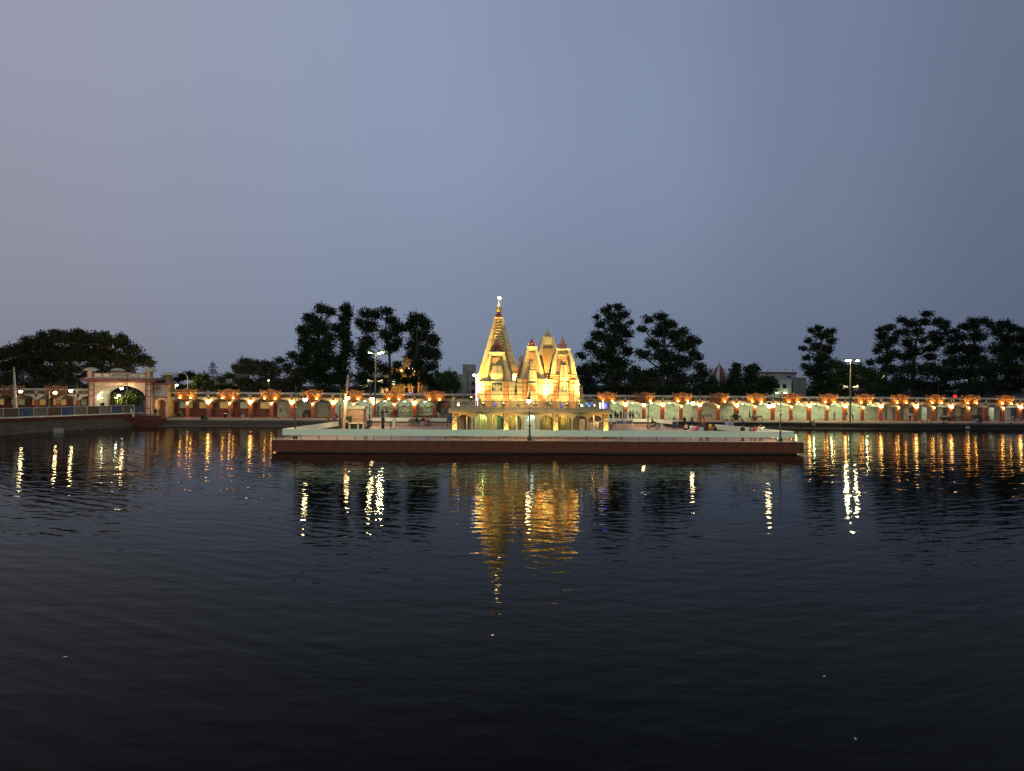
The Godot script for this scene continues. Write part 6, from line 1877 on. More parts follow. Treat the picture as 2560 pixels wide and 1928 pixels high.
	for q in [0.0, 0.35]:
		var pts2 := []
		for k in 11:
			var t := k / 10.0
			pts2.append(at(34, 925, 105.0).lerp(at(352, 972, 121.5), t) - Vector3(0, q + 1.5 * 4.0 * t * (1.0 - t) * 0.5, 0))
		gw.tube(pts2, [0.025], 4)
	lone("overhead_wires", gw.done(M.iron), "pair of black wires sagging from the left bank pole to the gateway", "wire", Vector3.ZERO, 0)
	d = 105.0
	a = Vector3(wx(40, d), 1.8, -d)
	b = at(34, 918, d)
	o = thing("utility_pole", "pale leaning utility pole behind the mural fence on the left bank", "utility pole", a)
	part(o, "shaft", Shape.new().loft([tilt_ring(Vector3.ZERO, 0.21), tilt_ring(b - a, 0.09)]).done(M.cream))
	part(o, "red_band", Shape.new().loft([tilt_ring((b - a) * 0.04, 0.215), tilt_ring((b - a) * 0.14, 0.2)]).done(M.brick_red))


func tilt_ring(c: Vector3, s: float) -> PackedVector3Array:
	return PackedVector3Array([c + Vector3(-s, 0, -s * 0.7), c + Vector3(s, 0, -s * 0.7), c + Vector3(s, 0, s * 0.7), c + Vector3(-s, 0, s * 0.7)])


# floodlight towers on the viewer's own bank: outside the frame, they light the platform's front
func make_near_masts() -> void:
	for q in [[-26.0, "floodlight tower on the near bank to the viewer's left"], [24.0, "floodlight tower on the near bank to the viewer's right"]]:
		var o := thing("floodlight_mast", q[1], "floodlight mast", Vector3(q[0], 5.4, 6.0))
		part(o, "pole", Shape.new().tube([Vector3.ZERO, Vector3(0, 14, 0)], [0.2, 0.12], 10).done(M.steel))
		for k in 3:
			var c := Vector3(-0.9 + 0.9 * k, 14.1, -0.3)
			var hd := part(o, "flood_head", Shape.new().chamfer(c, Vector3(0.6, 0.45, 0.3), 0.04).done(M.steel))
			part(hd, "flood_lamp", Shape.new().box(c + Vector3(0, -0.02, -0.17), Vector3(0.5, 0.34, 0.03)).done(M.glow_mast))
		spot(o, Vector3(0, 14.1, -0.7), Vector3(-q[0] * 0.8, -4.5, -88), Color(0.90, 1.0, 0.82), 1150.0, 42.0, 0.4)


func make_furniture() -> void:
	# pump house and what stands by it
	var o := thing("pump_house", "peach plastered pump house with a pale overhanging roof slab", "hut", on_deck(886, 92.0), 2.0)
	part(o, "lower_wall", Shape.new().chamfer(Vector3(0, 0.62, 0), Vector3(2.8, 1.24, 2.4), 0.03).done(M.peach))
	part(o, "upper_wall", Shape.new().chamfer(Vector3(0, 1.92, 0), Vector3(2.8, 1.3, 2.4), 0.03).done(M.peach))
	part(o, "groove_band", Shape.new().box(Vector3(0, 1.25, 0), Vector3(2.86, 0.05, 2.46)).done(M.stone_tan))
	part(o, "roof_slab", Shape.new().chamfer(Vector3(0, 2.76, 0), Vector3(3.3, 0.36, 2.9), 0.03).done(M.cream))
	o = thing("switch_cabinet", "dark green metal switch cabinet with a pale notice, against the pump house", "cabinet", on_deck(871.5, 89.0))
	part(o, "body", Shape.new().chamfer(Vector3(0, 0.85, 0), Vector3(0.78, 1.7, 0.5), 0.03).done(M.green_box))
	part(o, "door", Shape.new().chamfer(Vector3(0.02, 0.9, 0.26), Vector3(0.6, 1.3, 0.03), 0.01).done(M.green_box))
	part(o, "notice", Shape.new().box(Vector3(-0.1, 1.1, 0.29), Vector3(0.34, 0.24, 0.02)).done(M.cream))
	o = thing("stone_counter", "low pale slab counter with a dark opening before the pump house", "counter", on_deck(893, 88.0))
	part(o, "top_slab", Shape.new().chamfer(Vector3(0, 0.92, 0), Vector3(1.95, 0.12, 0.9), 0.03).done(M.cream))
	for s in [-0.85, 0.2, 0.85]:
		part(o, "support", Shape.new().chamfer(Vector3(s, 0.43, 0), Vector3(0.16, 0.86, 0.8), 0.02).done(M.cream))
	part(o, "back_panel", Shape.new().box(Vector3(0, 0.43, -0.4), Vector3(1.8, 0.86, 0.05)).done(M.iron))
	# benches
	bench("grey bench at the back railing holding four seated people", on_deck(1048, 99.0), 3.0, 2.9, "steel", "banner_blue")
	var n := 0
	for px in [1551.0, 1573.5]:
		var bo := thing("bench", ["left blue and white backed bench behind the right end of the temple", "right blue and white backed bench behind the right end of the temple"][n], "bench", on_deck(px, 100.0), 3.0)
		n += 1
		part(bo, "back_panel", Shape.new().chamfer(Vector3(0, 0.85, -0.15), Vector3(1.18, 0.52, 0.04), 0.01).done(M.banner_blue))
		part(bo, "back_stripe", Shape.new().box(Vector3(-0.12, 0.98, -0.125), Vector3(0.8, 0.14, 0.012)).done(M.white_paint))
		part(bo, "seat", Shape.new().chamfer(Vector3(0, 0.44, 0.06), Vector3(1.18, 0.04, 0.42), 0.01).done(M.steel))
		for s in [-0.5, 0.5]:
			part(bo, "leg", Shape.new().box(Vector3(s, 0.21, 0.2), Vector3(0.05, 0.42, 0.05)).box(Vector3(s, 0.55, -0.15), Vector3(0.05, 1.1, 0.05)).done(M.white_paint))
	o = thing("drum", "dark navy drum on a low stand before the right back railing", "drum", on_deck(1688.5, 96.5))
	part(o, "shell", Shape.new().lathe([[0.33, 0.22], [0.36, 0.5], [0.37, 1.0], [0.39, 1.04], [0.36, 1.05]], Vector3.ZERO, 14).done(M.navy))
	part(o, "stand", Shape.new().box(Vector3(0, 0.1, 0), Vector3(0.6, 0.05, 0.6)).box(Vector3(-0.25, 0.05, 0.2), Vector3(0.06, 0.2, 0.06)).box(Vector3(0.25, 0.05, 0.2), Vector3(0.06, 0.2, 0.06)).done(M.iron))
	o = thing("plastic_chair", "white plastic armchair standing between the motorbike and the drum", "chair", on_deck(1657, 96.5), 15)
	part(o, "seat", Shape.new().chamfer(Vector3(0, 0.42, 0), Vector3(0.46, 0.04, 0.44), 0.01).done(M.white_paint))
	part(o, "backrest", Shape.new().box(Vector3(0, 0.86, -0.23), Vector3(0.46, 0.06, 0.03)).box(Vector3(0, 0.56, -0.22), Vector3(0.46, 0.06, 0.03)).box(Vector3(-0.2, 0.7, -0.225), Vector3(0.05, 0.3, 0.03)).box(Vector3(0, 0.7, -0.225), Vector3(0.05, 0.3, 0.03)).box(Vector3(0.2, 0.7, -0.225), Vector3(0.05, 0.3, 0.03)).done(M.white_paint))
	for q in [[-0.2, -0.2], [0.2, -0.2], [-0.2, 0.2], [0.2, 0.2]]:
		part(o, "leg", Shape.new().tube([Vector3(q[0], 0.41, q[1]), Vector3(q[0] * 1.15, 0, q[1] * 1.15)], [0.025], 5).done(M.white_paint))
	motorbike("dark motorbike parked by the back railing, a rider sitting on it", on_deck(1634, 97.0), 12.0)
	motorbike("grey motorbike parked inside the first bay right of the gateway", ghat_point(447, -1.6), 4.0)
	o = thing("planter", "pale bucket planter at the left corner of the temple pavilion", "planter", on_deck(1126, 84.0))
	part(o, "pot", Shape.new().lathe([[0.18, 0.0], [0.26, 0.42], [0.29, 0.44], [0.25, 0.45]], Vector3.ZERO, 12).done(M.cream))
	part(o, "soil", Shape.new().lathe([[0.24, 0.4], [0.02, 0.42]], Vector3.ZERO, 10).done(M.soil))
	o = thing("umbrella", "closed red umbrella on a pole left of the temple pavilion", "umbrella", on_deck(1118, 95.0))
	part(o, "pole", Shape.new().tube([Vector3.ZERO, Vector3(0, 3.9, 0)], [0.03], 6).done(M.wood))
	part(o, "folded_canopy", Shape.new().lathe([[0.16, 2.7], [0.19, 2.85], [0.12, 3.4], [0.03, 3.9]], Vector3.ZERO, 8).done(M.lotus_red))
	o = thing("blue_board", "dark blue board on legs beside the closed red umbrella", "board", on_deck(1125, 97.0))
	part(o, "board", Shape.new().chamfer(Vector3(0, 1.15, 0), Vector3(0.7, 0.7, 0.06), 0.02).done(M.blue_sheet))
	for s in [-0.3, 0.3]:
		part(o, "leg", Shape.new().box(Vector3(s, 0.45, -0.05), Vector3(0.05, 0.9, 0.05)).done(M.iron))
	# along the left promenade
	o = thing("notice_board", "small dark notice board on a post at the edge of the left promenade", "sign", ghat_point(571, 4.8))
	part(o, "post", Shape.new().tube([Vector3.ZERO, Vector3(0, 1.25, 0)], [0.04], 6).done(M.cream))
	part(o, "board", Shape.new().chamfer(Vector3(-0.1, 1.2, 0.05), Vector3(0.5, 0.5, 0.04), 0.01).done(M.rust_iron))
	o = thing("litter_bin", "blue litter bin with a white bag rim on the left promenade", "bin", ghat_point(564, 1.2))
	part(o, "bin", Shape.new().lathe([[0.22, 0.0], [0.28, 0.7], [0.26, 0.72]], Vector3.ZERO, 10).done(M.navy))
	part(o, "bag", Shape.new().lathe([[0.27, 0.68], [0.3, 0.76], [0.2, 0.82], [0.02, 0.84]], Vector3.ZERO, 10).done(M.white_paint))
	o = thing("sack_pile", "pale plastic sacks heaped behind the standing porter", "sacks", ghat_point(712, -0.6))
	for k in 5:
		part(o, "sack", Shape.new().ball(Vector3(-0.5 + 0.28 * k, 0.25 + 0.2 * (k % 2), -0.1 * (k % 3)), Vector3(0.32, 0.28, 0.28), 8, 6).done(M.dirty_white))
	o = thing("cart", "dark covered handcart parked inside a dim bay left of the lamp post", "cart", ghat_point(768, -2.2), 8)
	part(o, "bed", Shape.new().chamfer(Vector3(0, 0.6, 0), Vector3(1.5, 0.12, 0.8), 0.02).done(M.wood))
	part(o, "hood", Shape.new().loft([rectq(-0.7, 0.7, -0.4, 0.4, 0.66), rectq(-0.65, 0.65, -0.38, 0.38, 1.1), rectq(-0.35, 0.35, -0.25, 0.25, 1.35)]).done(M.iron))
	for s in [-0.5, 0.5]:
		part(o, "wheel", Shape.new().lathe([[0.3, -0.04], [0.3, 0.04]], Vector3(s, 0.3, 0.4), 12, Basis(Vector3.RIGHT, PI / 2)).done(M.iron))
	o = thing("white_board", "white board leaning against the end of the mural fence", "board", Vector3(wx(331, 117.0), 1.5, -117.0), 20)
	part(o, "board", Shape.new().chamfer(Vector3(0, 0.6, 0), Vector3(0.35, 1.4, 0.05), 0.01, Basis(Vector3(0, 0, 1), 0.35)).done(M.white_paint))
	motorbike("scooter standing before the right leg of the gateway", Vector3(wx(347, 118.5), 1.15, -118.5), 60.0)
	# stalls
	var stalls := [965.0, 1014.0, 1060.0, 1108.0]
	for i in 4:
		rng.seed = 500 + i
		var st := thing("stall_shelves", ["shop shelves in the leftmost greenish lit stall", "shop shelves in the second lit stall from the left", "crowded shop shelves behind the long wooden bench", "shop shelves in the lit stall nearest the temple"][i], "shelves", ghat_point(stalls[i], -3.5), TURN_ARCADE)
		for k in 3:
			part(st, "shelf_board", Shape.new().box(Vector3(0, 0.9 + 0.55 * k, 0.1), Vector3(2.7, 0.04, 0.4)).done(M.wood))
		for s in [-1.35, 1.35]:
			part(st, "upright", Shape.new().box(Vector3(s, 1.2, 0.1), Vector3(0.06, 2.4, 0.4)).done(M.wood))
		var cols := ["cream", "lotus_pink", "flag_orange", "banner_blue", "bead_yellow", "dirty_white", "rose_red"]
		for m in cols.size():
			var gs := Shape.new()
			for k in [4, 3, 6, 4][i]:
				var row := rng.randi_range(0, 2)
				var sz := Vector3(rng.randf_range(0.12, 0.3), rng.randf_range(0.12, 0.36), 0.2)
				gs.chamfer(Vector3(rng.randf_range(-1.2, 1.2), 0.92 + 0.55 * row + sz.y * 0.5, 0.12 + 0.02 * m), sz, 0.02)
			var gp := part(st, "goods", gs.done(M[cols[m]]))
			gp.set_meta("kind", "stuff")
	o = thing("stall_bench", "long brown wooden counter in front of the lit stalls", "counter", ghat_point(1060, 0.9), TURN_ARCADE)
	part(o, "top", Shape.new().chamfer(Vector3(0, 0.55, 0), Vector3(3.9, 0.08, 0.8), 0.02).done(M.wood))
	part(o, "front_board", Shape.new().chamfer(Vector3(-0.98, 0.3, 0.38), Vector3(1.9, 0.42, 0.04), 0.01).done(M.wood))
	part(o, "front_board", Shape.new().chamfer(Vector3(0.98, 0.3, 0.38), Vector3(1.9, 0.42, 0.04), 0.01).done(M.wood))
	for s in [-1.8, 0.0, 1.8]:
		part(o, "leg", Shape.new().box(Vector3(s, 0.26, -0.2), Vector3(0.1, 0.52, 0.1)).done(M.wood))
	part(o, "yellow_cloth", Shape.new().tube([Vector3(0.2, 0.6, 0), Vector3(0.25, 0.95, 0), Vector3(0.35, 1.25, -0.05)], [0.16, 0.12, 0.08], 7).done(M.bead_yellow))
	# along the right promenade
	bench("wide grey slatted bench against the pale wall right of the tall lamp post", ghat_point(1769, -2.2), TURN_ARCADE, 1.9, "steel", "concrete")
	bench("dark bench with two people, left of the walking figure", ghat_point(1841, 1.8), TURN_ARCADE, 2.1, "wood", "wood")
	bench("dark bench with two people, right of the walking figure", ghat_point(1894, 1.8), TURN_ARCADE, 2.1, "wood", "wood")
	bench("brown bench standing in the pale stall at the far right", ghat_point(2397, 0.6), TURN_ARCADE, 2.1, "wood", "wood")
	o = thing("barrier", "thin dark metal barrier frame before a pale bay on the right", "barrier", ghat_point(1988, 0.8), TURN_ARCADE)
	part(o, "frame", Shape.new().tube([Vector3(-0.4, 0, 0), Vector3(-0.4, 0.75, 0), Vector3(0.4, 0.75, 0), Vector3(0.4, 0, 0)], [0.025], 5, false).done(M.iron))
	part(o, "middle_bar", Shape.new().tube([Vector3(-0.4, 0.4, 0), Vector3(0.4, 0.4, 0)], [0.02], 5).done(M.iron))
	o = thing("wall_sign", "small dark sign board fixed to a lamp pier on the right", "sign", ghat_point(1846, 0.35) + Vector3(0, 1.3, 0), TURN_ARCADE)
	part(o, "board", Shape.new().chamfer(Vector3(0, 0.25, 0), Vector3(0.28, 0.5, 0.05), 0.01).done(M.iron))
	part(o, "bracket", Shape.new().box(Vector3(-0.3, 0.1, -0.05), Vector3(0.5, 0.04, 0.04)).done(M.iron))
	o = thing("snack_cart", "snack cart with yellow trays and a round pale disc in the far right stall", "cart", ghat_point(2364, 0.9), TURN_ARCADE)
	part(o, "body", Shape.new().chamfer(Vector3(0, 0.55, 0), Vector3(1.7, 0.5, 0.8), 0.03).done(M.rust_iron))
	for k in 3:
		part(o, "tray", Shape.new().lathe([[0.22, 0.8], [0.28, 0.9], [0.2, 0.98], [0.02, 1.02]], Vector3(-0.5 + 0.42 * k, 0.02, 0.1), 10).done(M.cream))
	part(o, "disc", Shape.new().lathe([[0.3, -0.02], [0.3, 0.02]], Vector3(0.6, 1.25, 0.1), 14, Basis(Vector3.RIGHT, PI / 2)).done(M.cream))
	part(o, "disc_post", Shape.new().box(Vector3(0.6, 0.9, 0.05), Vector3(0.05, 0.7, 0.05)).done(M.iron))
	for s in [-0.6, 0.6]:
		part(o, "wheel", Shape.new().lathe([[0.3, -0.03], [0.3, 0.03]], Vector3(s, 0.3, 0.42), 12, Basis(Vector3.RIGHT, PI / 2)).done(M.iron))
	o = thing("dark_cart", "dark tarpaulin covered cart in a dim bay at the far right", "cart", ghat_point(2442, 0.7), TURN_ARCADE)
	part(o, "bed", Shape.new().chamfer(Vector3(0, 0.6, 0), Vector3(1.7, 0.14, 0.9), 0.02).done(M.wood))
	part(o, "cover", Shape.new().loft([rectq(-0.8, 0.8, -0.4, 0.4, 0.68), rectq(-0.75, 0.7, -0.4, 0.4, 1.0), rectq(-0.3, 0.4, -0.3, 0.3, 1.25)]).done(M.iron))
	for s in [-0.6, 0.6]:
		part(o, "wheel", Shape.new().lathe([[0.3, -0.03], [0.3, 0.03]], Vector3(s, 0.3, 0.46), 12, Basis(Vector3.RIGHT, PI / 2)).done(M.iron))
	o = thing("plastic_chair", "green plastic chair in a dim bay at the far right", "chair", ghat_point(2474, 0.8), TURN_ARCADE)
	part(o, "seat", Shape.new().chamfer(Vector3(0, 0.42, 0), Vector3(0.6, 0.05, 0.5), 0.01).done(M.green_paint))
	part(o, "backrest", Shape.new().chamfer(Vector3(0, 0.75, -0.24), Vector3(0.6, 0.45, 0.04), 0.01).done(M.green_paint))
	for q in [[-0.26, -0.2], [0.26, -0.2], [-0.26, 0.2], [0.26, 0.2]]:
		part(o, "leg", Shape.new().box(Vector3(q[0], 0.2, q[1]), Vector3(0.05, 0.4, 0.05)).done(M.green_paint))
	lone("white_crate", Shape.new().chamfer(Vector3(0, 0.24, 0), Vector3(0.75, 0.46, 0.5), 0.04).done(M.dirty_white), "white crate on the lowest step near the water at the right", "crate", ghat_point(2419, 10.6) + Vector3(0, -0.86, 0), TURN_ARCADE)
	lone("white_bundle", Shape.new().ball(Vector3(0, 0.12, 0), Vector3(0.26, 0.16, 0.2), 8, 6).done(M.white_paint), "small white bundle left on the steps beside the seated couple", "bundle", ghat_point(2017, 7.4) + Vector3(0, -0.33, 0))


# ---------------------------------------------------------------- people
# joints of a pose, facing +z; each bone is [a, b, radius a, radius b, region]: 0 skin, 1 upper garment, 2 lower garment, 3 hair and shoes
func pose_bones(pose: String) -> Array:
	var pel := Vector3(0, 0.93, 0)
	var che := Vector3(0, 1.27, 0.0)
	var nek := Vector3(0, 1.45, 0.0)
	var hed := Vector3(0, 1.585, 0.02)
	var kn := [Vector3(-0.10, 0.50, 0.03), Vector3(0.10, 0.50, 0.0)]
	var an := [Vector3(-0.11, 0.09, -0.02), Vector3(0.11, 0.09, -0.02)]
	var el := [Vector3(-0.25, 1.13, -0.02), Vector3(0.25, 1.13, -0.02)]
	var ha := [Vector3(-0.25, 0.88, 0.08), Vector3(0.25, 0.88, 0.08)]
	var robe := 0.0
	match pose:
		"robe":
			robe = 0.25
		"walk":
			kn = [Vector3(-0.09, 0.51, 0.16), Vector3(0.09, 0.49, -0.04)]
			an = [Vector3(-0.09, 0.09, 0.26), Vector3(0.09, 0.11, -0.3)]
			ha = [Vector3(-0.27, 0.90, -0.12), Vector3(0.27, 0.92, 0.2)]
		"arms_up":
			el = [Vector3(-0.38, 1.45, 0.1), Vector3(0.38, 1.45, 0.1)]
			ha = [Vector3(-0.14, 1.62, 0.16), Vector3(0.14, 1.62, 0.16)]
		"lean":
			che = Vector3(0, 1.15, 0.22)
			nek = Vector3(0, 1.26, 0.36)
			hed = Vector3(0, 1.33, 0.48)
			el = [Vector3(-0.27, 1.04, 0.34), Vector3(0.27, 1.04, 0.34)]
			ha = [Vector3(-0.22, 1.12, 0.5), Vector3(0.22, 1.12, 0.5)]
		"sit":
			pel = Vector3(0, 0.53, 0)
			che = Vector3(0, 0.88, -0.02)
			nek = Vector3(0, 1.06, 0.0)
			hed = Vector3(0, 1.19, 0.03)
			kn = [Vector3(-0.14, 0.53, 0.42), Vector3(0.13, 0.53, 0.42)]
			an = [Vector3(-0.14, 0.09, 0.46), Vector3(0.15, 0.09, 0.42)]
			el = [Vector3(-0.25, 0.74, 0.05), Vector3(0.25, 0.74, 0.05)]
			ha = [Vector3(-0.12, 0.62, 0.28), Vector3(0.12, 0.62, 0.3)]
		"floor":
			pel = Vector3(0, 0.14, 0)
			che = Vector3(0, 0.50, 0.04)
			nek = Vector3(0, 0.67, 0.07)
			hed = Vector3(0, 0.80, 0.11)
			kn = [Vector3(-0.34, 0.20, 0.26), Vector3(0.34, 0.20, 0.26)]
			an = [Vector3(0.02, 0.09, 0.34), Vector3(-0.04, 0.09, 0.28)]
			el = [Vector3(-0.27, 0.36, 0.1), Vector3(0.27, 0.36, 0.1)]
			ha = [Vector3(-0.14, 0.25, 0.28), Vector3(0.14, 0.25, 0.28)]
		"step":
			pel = Vector3(0, 0.14, 0)
			che = Vector3(0, 0.50, 0.06)
			nek = Vector3(0, 0.67, 0.11)
			hed = Vector3(0, 0.80, 0.16)
			kn = [Vector3(-0.14, 0.34, 0.40), Vector3(0.15, 0.32, 0.42)]
			an = [Vector3(-0.13, -0.10, 0.52), Vector3(0.16, -0.10, 0.5)]
			el = [Vector3(-0.26, 0.40, 0.2), Vector3(0.26, 0.40, 0.2)]
			ha = [Vector3(-0.1, 0.40, 0.42), Vector3(0.1, 0.40, 0.42)]
	var up := (nek - pel).normalized()
	var sh := [nek - up * 0.06 + Vector3(-0.17, 0, 0), nek - up * 0.06 + Vector3(0.17, 0, 0)]
	var hip := [pel + Vector3(-0.085, 0, 0), pel + Vector3(0.085, 0, 0)]
	var b := []
	b.append([pel, pel + up * 0.12, 0.135, 0.13, 2])
	b.append([pel + up * 0.12, che, 0.13, 0.15, 1])
	b.append([che, nek - up * 0.07, 0.15, 0.10, 1])
	b.append([sh[0], sh[1], 0.07, 0.07, 1])
	b.append([nek - up * 0.06, hed, 0.05, 0.05, 0])
	for k in 2:
		b.append([hip[k], kn[k], 0.092, 0.062, 2])
		b.append([kn[k], an[k], 0.062, 0.042, 2])
		var toe: Vector3 = an[k] + Vector3(0, -0.05, 0.0)
		b.append([toe + Vector3(0, 0, -0.03), toe + Vector3(0, -0.005, 0.15), 0.04, 0.035, 3])
		b.append([sh[k], el[k], 0.056, 0.043, 1])
		b.append([el[k], ha[k], 0.040, 0.028, 0 if pose in ["arms_up", "walk", "sit"] else 1])
	if robe > 0.0:
		b.append([pel + Vector3(0, 0.05, 0), Vector3(0, 0.28, 0), 0.15, robe * 0.8, 1])
		b.append([Vector3(-0.05, 0.24, 0), Vector3(0.05, 0.24, 0), 0.17, 0.17, 1])
	return [b, nek, hed, ha, el]


func nets(bones: Array, cell: float, k: float, shapes: Dictionary) -> void:
	# a smooth union of tapered capsules, meshed by surface nets into one Shape for each region
	var lo := Vector3.INF
	var hi := -Vector3.INF
	for b in bones:
		for q in 2:
			var r: Vector3 = Vector3.ONE * (b[2 + q] + 3.0 * cell)
			lo = lo.min(b[q] - r)
			hi = hi.max(b[q] + r)
	var nx := int((hi.x - lo.x) / cell) + 2
	var ny := int((hi.y - lo.y) / cell) + 2
	var nz := int((hi.z - lo.z) / cell) + 2
	var total := nx * ny * nz
	var acc := PackedFloat32Array()
	var near := PackedFloat32Array()
	var reg := PackedByteArray()
	acc.resize(total)
	near.resize(total)
	near.fill(1e9)
	reg.resize(total)
	for b in bones:
		var pa: Vector3 = b[0]
		var ab: Vector3 = b[1] - pa
		var l2 := maxf(ab.length_squared(), 1e-9)
		var ra: float = b[2]
		var rb: float = b[3]
		var m := maxf(ra, rb) + 3.0 * cell + k
		var blo := ((pa.min(b[1]) - Vector3.ONE * m - lo) / cell).max(Vector3.ZERO)
		var bhi := (pa.max(b[1]) + Vector3.ONE * m - lo) / cell
		for z in range(int(blo.z), mini(int(bhi.z) + 1, nz)):
			for y in range(int(blo.y), mini(int(bhi.y) + 1, ny)):
				for x in range(int(blo.x), mini(int(bhi.x) + 1, nx)):
					var p := lo + Vector3(x, y, z) * cell
					var t := clampf((p - pa).dot(ab) / l2, 0.0, 1.0)
					var d := (p - pa - ab * t).length() - lerpf(ra, rb, t)
					var i := (z * ny + y) * nx + x
					acc[i] += exp(-d / k * 2.0)
					if d < near[i]:
						near[i] = d
						reg[i] = b[4]
	var f := PackedFloat32Array()
	f.resize(total)
	for i in total:
		f[i] = -0.5 * k * log(acc[i]) if acc[i] > 1e-30 else 1.0
	var vid := PackedInt32Array()
	vid.resize(total)
	vid.fill(-1)
	var pos := PackedVector3Array()
	var nor := PackedVector3Array()
	var vr := PackedByteArray()
	var off := [0, 1, nx, nx + 1, nx * ny, nx * ny + 1, nx * ny + nx, nx * ny + nx + 1]
	var edges := [[0, 1], [2, 3], [4, 5], [6, 7], [0, 2], [1, 3], [4, 6], [5, 7], [0, 4], [1, 5], [2, 6], [3, 7]]
	for z in nz - 1:
		for y in ny - 1:
			for x in nx - 1:
				var i := (z * ny + y) * nx + x
				var inside := 0
				for q in 8:
					if f[i + off[q]] < 0.0:
						inside += 1
				if inside == 0 or inside == 8:
					continue
				var sum := Vector3.ZERO
				var cnt := 0
				for e in edges:
					var fa := f[i + off[e[0]]]
					var fb := f[i + off[e[1]]]
					if (fa < 0.0) == (fb < 0.0):
						continue
					var t := fa / (fa - fb)
					var a0 := Vector3(e[0] & 1, (e[0] >> 1) & 1, e[0] >> 2)
					var b0 := Vector3(e[1] & 1, (e[1] >> 1) & 1, e[1] >> 2)
					sum += a0.lerp(b0, t)
					cnt += 1
				vid[i] = pos.size()
				pos.append(lo + (Vector3(x, y, z) + sum / cnt) * cell)
				var g := Vector3(f[i + 1] - f[i] + f[i + nx * ny + nx + 1] - f[i + nx * ny + nx], f[i + nx] - f[i] + f[i + nx * ny + nx + 1] - f[i + nx * ny + 1], f[i + nx * ny] - f[i] + f[i + nx * ny + nx + 1] - f[i + nx + 1])
				nor.append(g.normalized() if g.length() > 1e-9 else Vector3.UP)
				vr.append(reg[i])
	for z in range(1, nz - 1):
		for y in range(1, ny - 1):
			for x in range(1, nx - 1):
				var i := (z * ny + y) * nx + x
				for ax in 3:
					var st: int = [1, nx, nx * ny][ax]
					if (f[i] < 0.0) == (f[i + st] < 0.0):
						continue
					var u: int = [nx, nx * ny, 1][ax]
					var w: int = [nx * ny, 1, nx][ax]
					var q := [vid[i], vid[i - u], vid[i - u - w], vid[i - w]]
					if q.has(-1):
						continue
					var sh: Shape = shapes[vr[q[0]]]
					var k0 := sh.v.size()
					for v in q:
						sh.v.append(pos[v])
						sh.n.append(nor[v])
					if f[i] >= 0.0:
						sh.idx.append_array(PackedInt32Array([k0, k0 + 1, k0 + 2, k0, k0 + 2, k0 + 3]))
					else:
						sh.idx.append_array(PackedInt32Array([k0, k0 + 2, k0 + 1, k0, k0 + 3, k0 + 2]))


var poses := {}
var cloth := {}

func body_mesh(pose: String) -> ArrayMesh:
	if poses.has(pose):
		return poses[pose]
	var sh := {0: Shape.new(), 1: Shape.new(), 2: Shape.new(), 3: Shape.new()}
	var pb := pose_bones(pose)
	nets(pb[0], 0.026, 0.035, sh)
	var h: Vector3 = pb[2]
	var hb := [[h + Vector3(0, 0.01, -0.01), h + Vector3(0, 0.03, -0.01), 0.088, 0.088, 0], [h + Vector3(0, -0.06, 0.02), h + Vector3(0, -0.085, 0.045), 0.055, 0.042, 0], [h + Vector3(0, -0.01, 0.082), h + Vector3(0, -0.035, 0.10), 0.012, 0.016, 0], [h + Vector3(-0.09, -0.01, -0.01), h + Vector3(-0.092, -0.035, -0.01), 0.016, 0.013, 0], [h + Vector3(0.09, -0.01, -0.01), h + Vector3(0.092, -0.035, -0.01), 0.016, 0.013, 0], [h + Vector3(0, 0.045, -0.03), h + Vector3(0, 0.02, -0.045), 0.092, 0.09, 3], [h + Vector3(-0.03, 0.005, 0.082), h + Vector3(-0.034, 0.005, 0.083), 0.011, 0.011, 3], [h + Vector3(0.03, 0.005, 0.082), h + Vector3(0.034, 0.005, 0.083), 0.011, 0.011, 3], [pb[1] - Vector3(0, 0.02, 0), h, 0.05, 0.05, 0]]
	nets(hb, 0.013, 0.014, sh)
	for k in 2:
		var ha: Vector3 = pb[3][k]
		var dr: Vector3 = (ha - pb[4][k]).normalized()
		var side := dr.cross(Vector3(0, 0, 1) if absf(dr.z) < 0.8 else Vector3.UP).normalized()
		var curl := side.cross(dr).normalized()
		var bones := [[ha, ha + dr * 0.07, 0.026, 0.034, 0]]
		for q in 4:
			var r0: Vector3 = ha + dr * 0.085 + side * (-0.03 + 0.02 * q)
			var ln: float = [0.055, 0.068, 0.064, 0.05][q]
			bones.append([r0, r0 + dr * ln * 0.6 + curl * 0.008, 0.0095, 0.009, 0])
			bones.append([r0 + dr * ln * 0.6 + curl * 0.008, r0 + dr * ln + curl * 0.024, 0.009, 0.0075, 0])
		bones.append([ha + dr * 0.02 + side * 0.03, ha + dr * 0.07 + side * 0.058 + curl * 0.012, 0.012, 0.009, 0])
		nets(bones, 0.009, 0.008, sh)
	var am := ArrayMesh.new()
	for k in 4:
		if sh[k].v.size() > 0:
			sh[k].into(am, M.iron)
			am.surface_set_name(am.get_surface_count() - 1, str(k))
	poses[pose] = am
	return am

func dye(c: Color) -> StandardMaterial3D:
	if not cloth.has(c):
		var m := StandardMaterial3D.new()
		m.resource_name = "cloth"
		m.albedo_color = c.linear_to_srgb()
		m.roughness = 0.9
		cloth[c] = m
	return cloth[c]

func person(label: String, p: Vector3, turn: float, pose: String, top: Color, bottom: Color, hair := Color(0.012, 0.01, 0.01), scale := 1.0) -> void:
	var me := body_mesh(pose)
	var o := lone("person", me, label, "person", p, turn)
	o.scale = Vector3.ONE * scale
	for k in me.get_surface_count():
		var r := int(me.surface_get_name(k))
		o.set_surface_override_material(k, dye([Color(0.22, 0.12, 0.075), top, bottom, hair][r]))


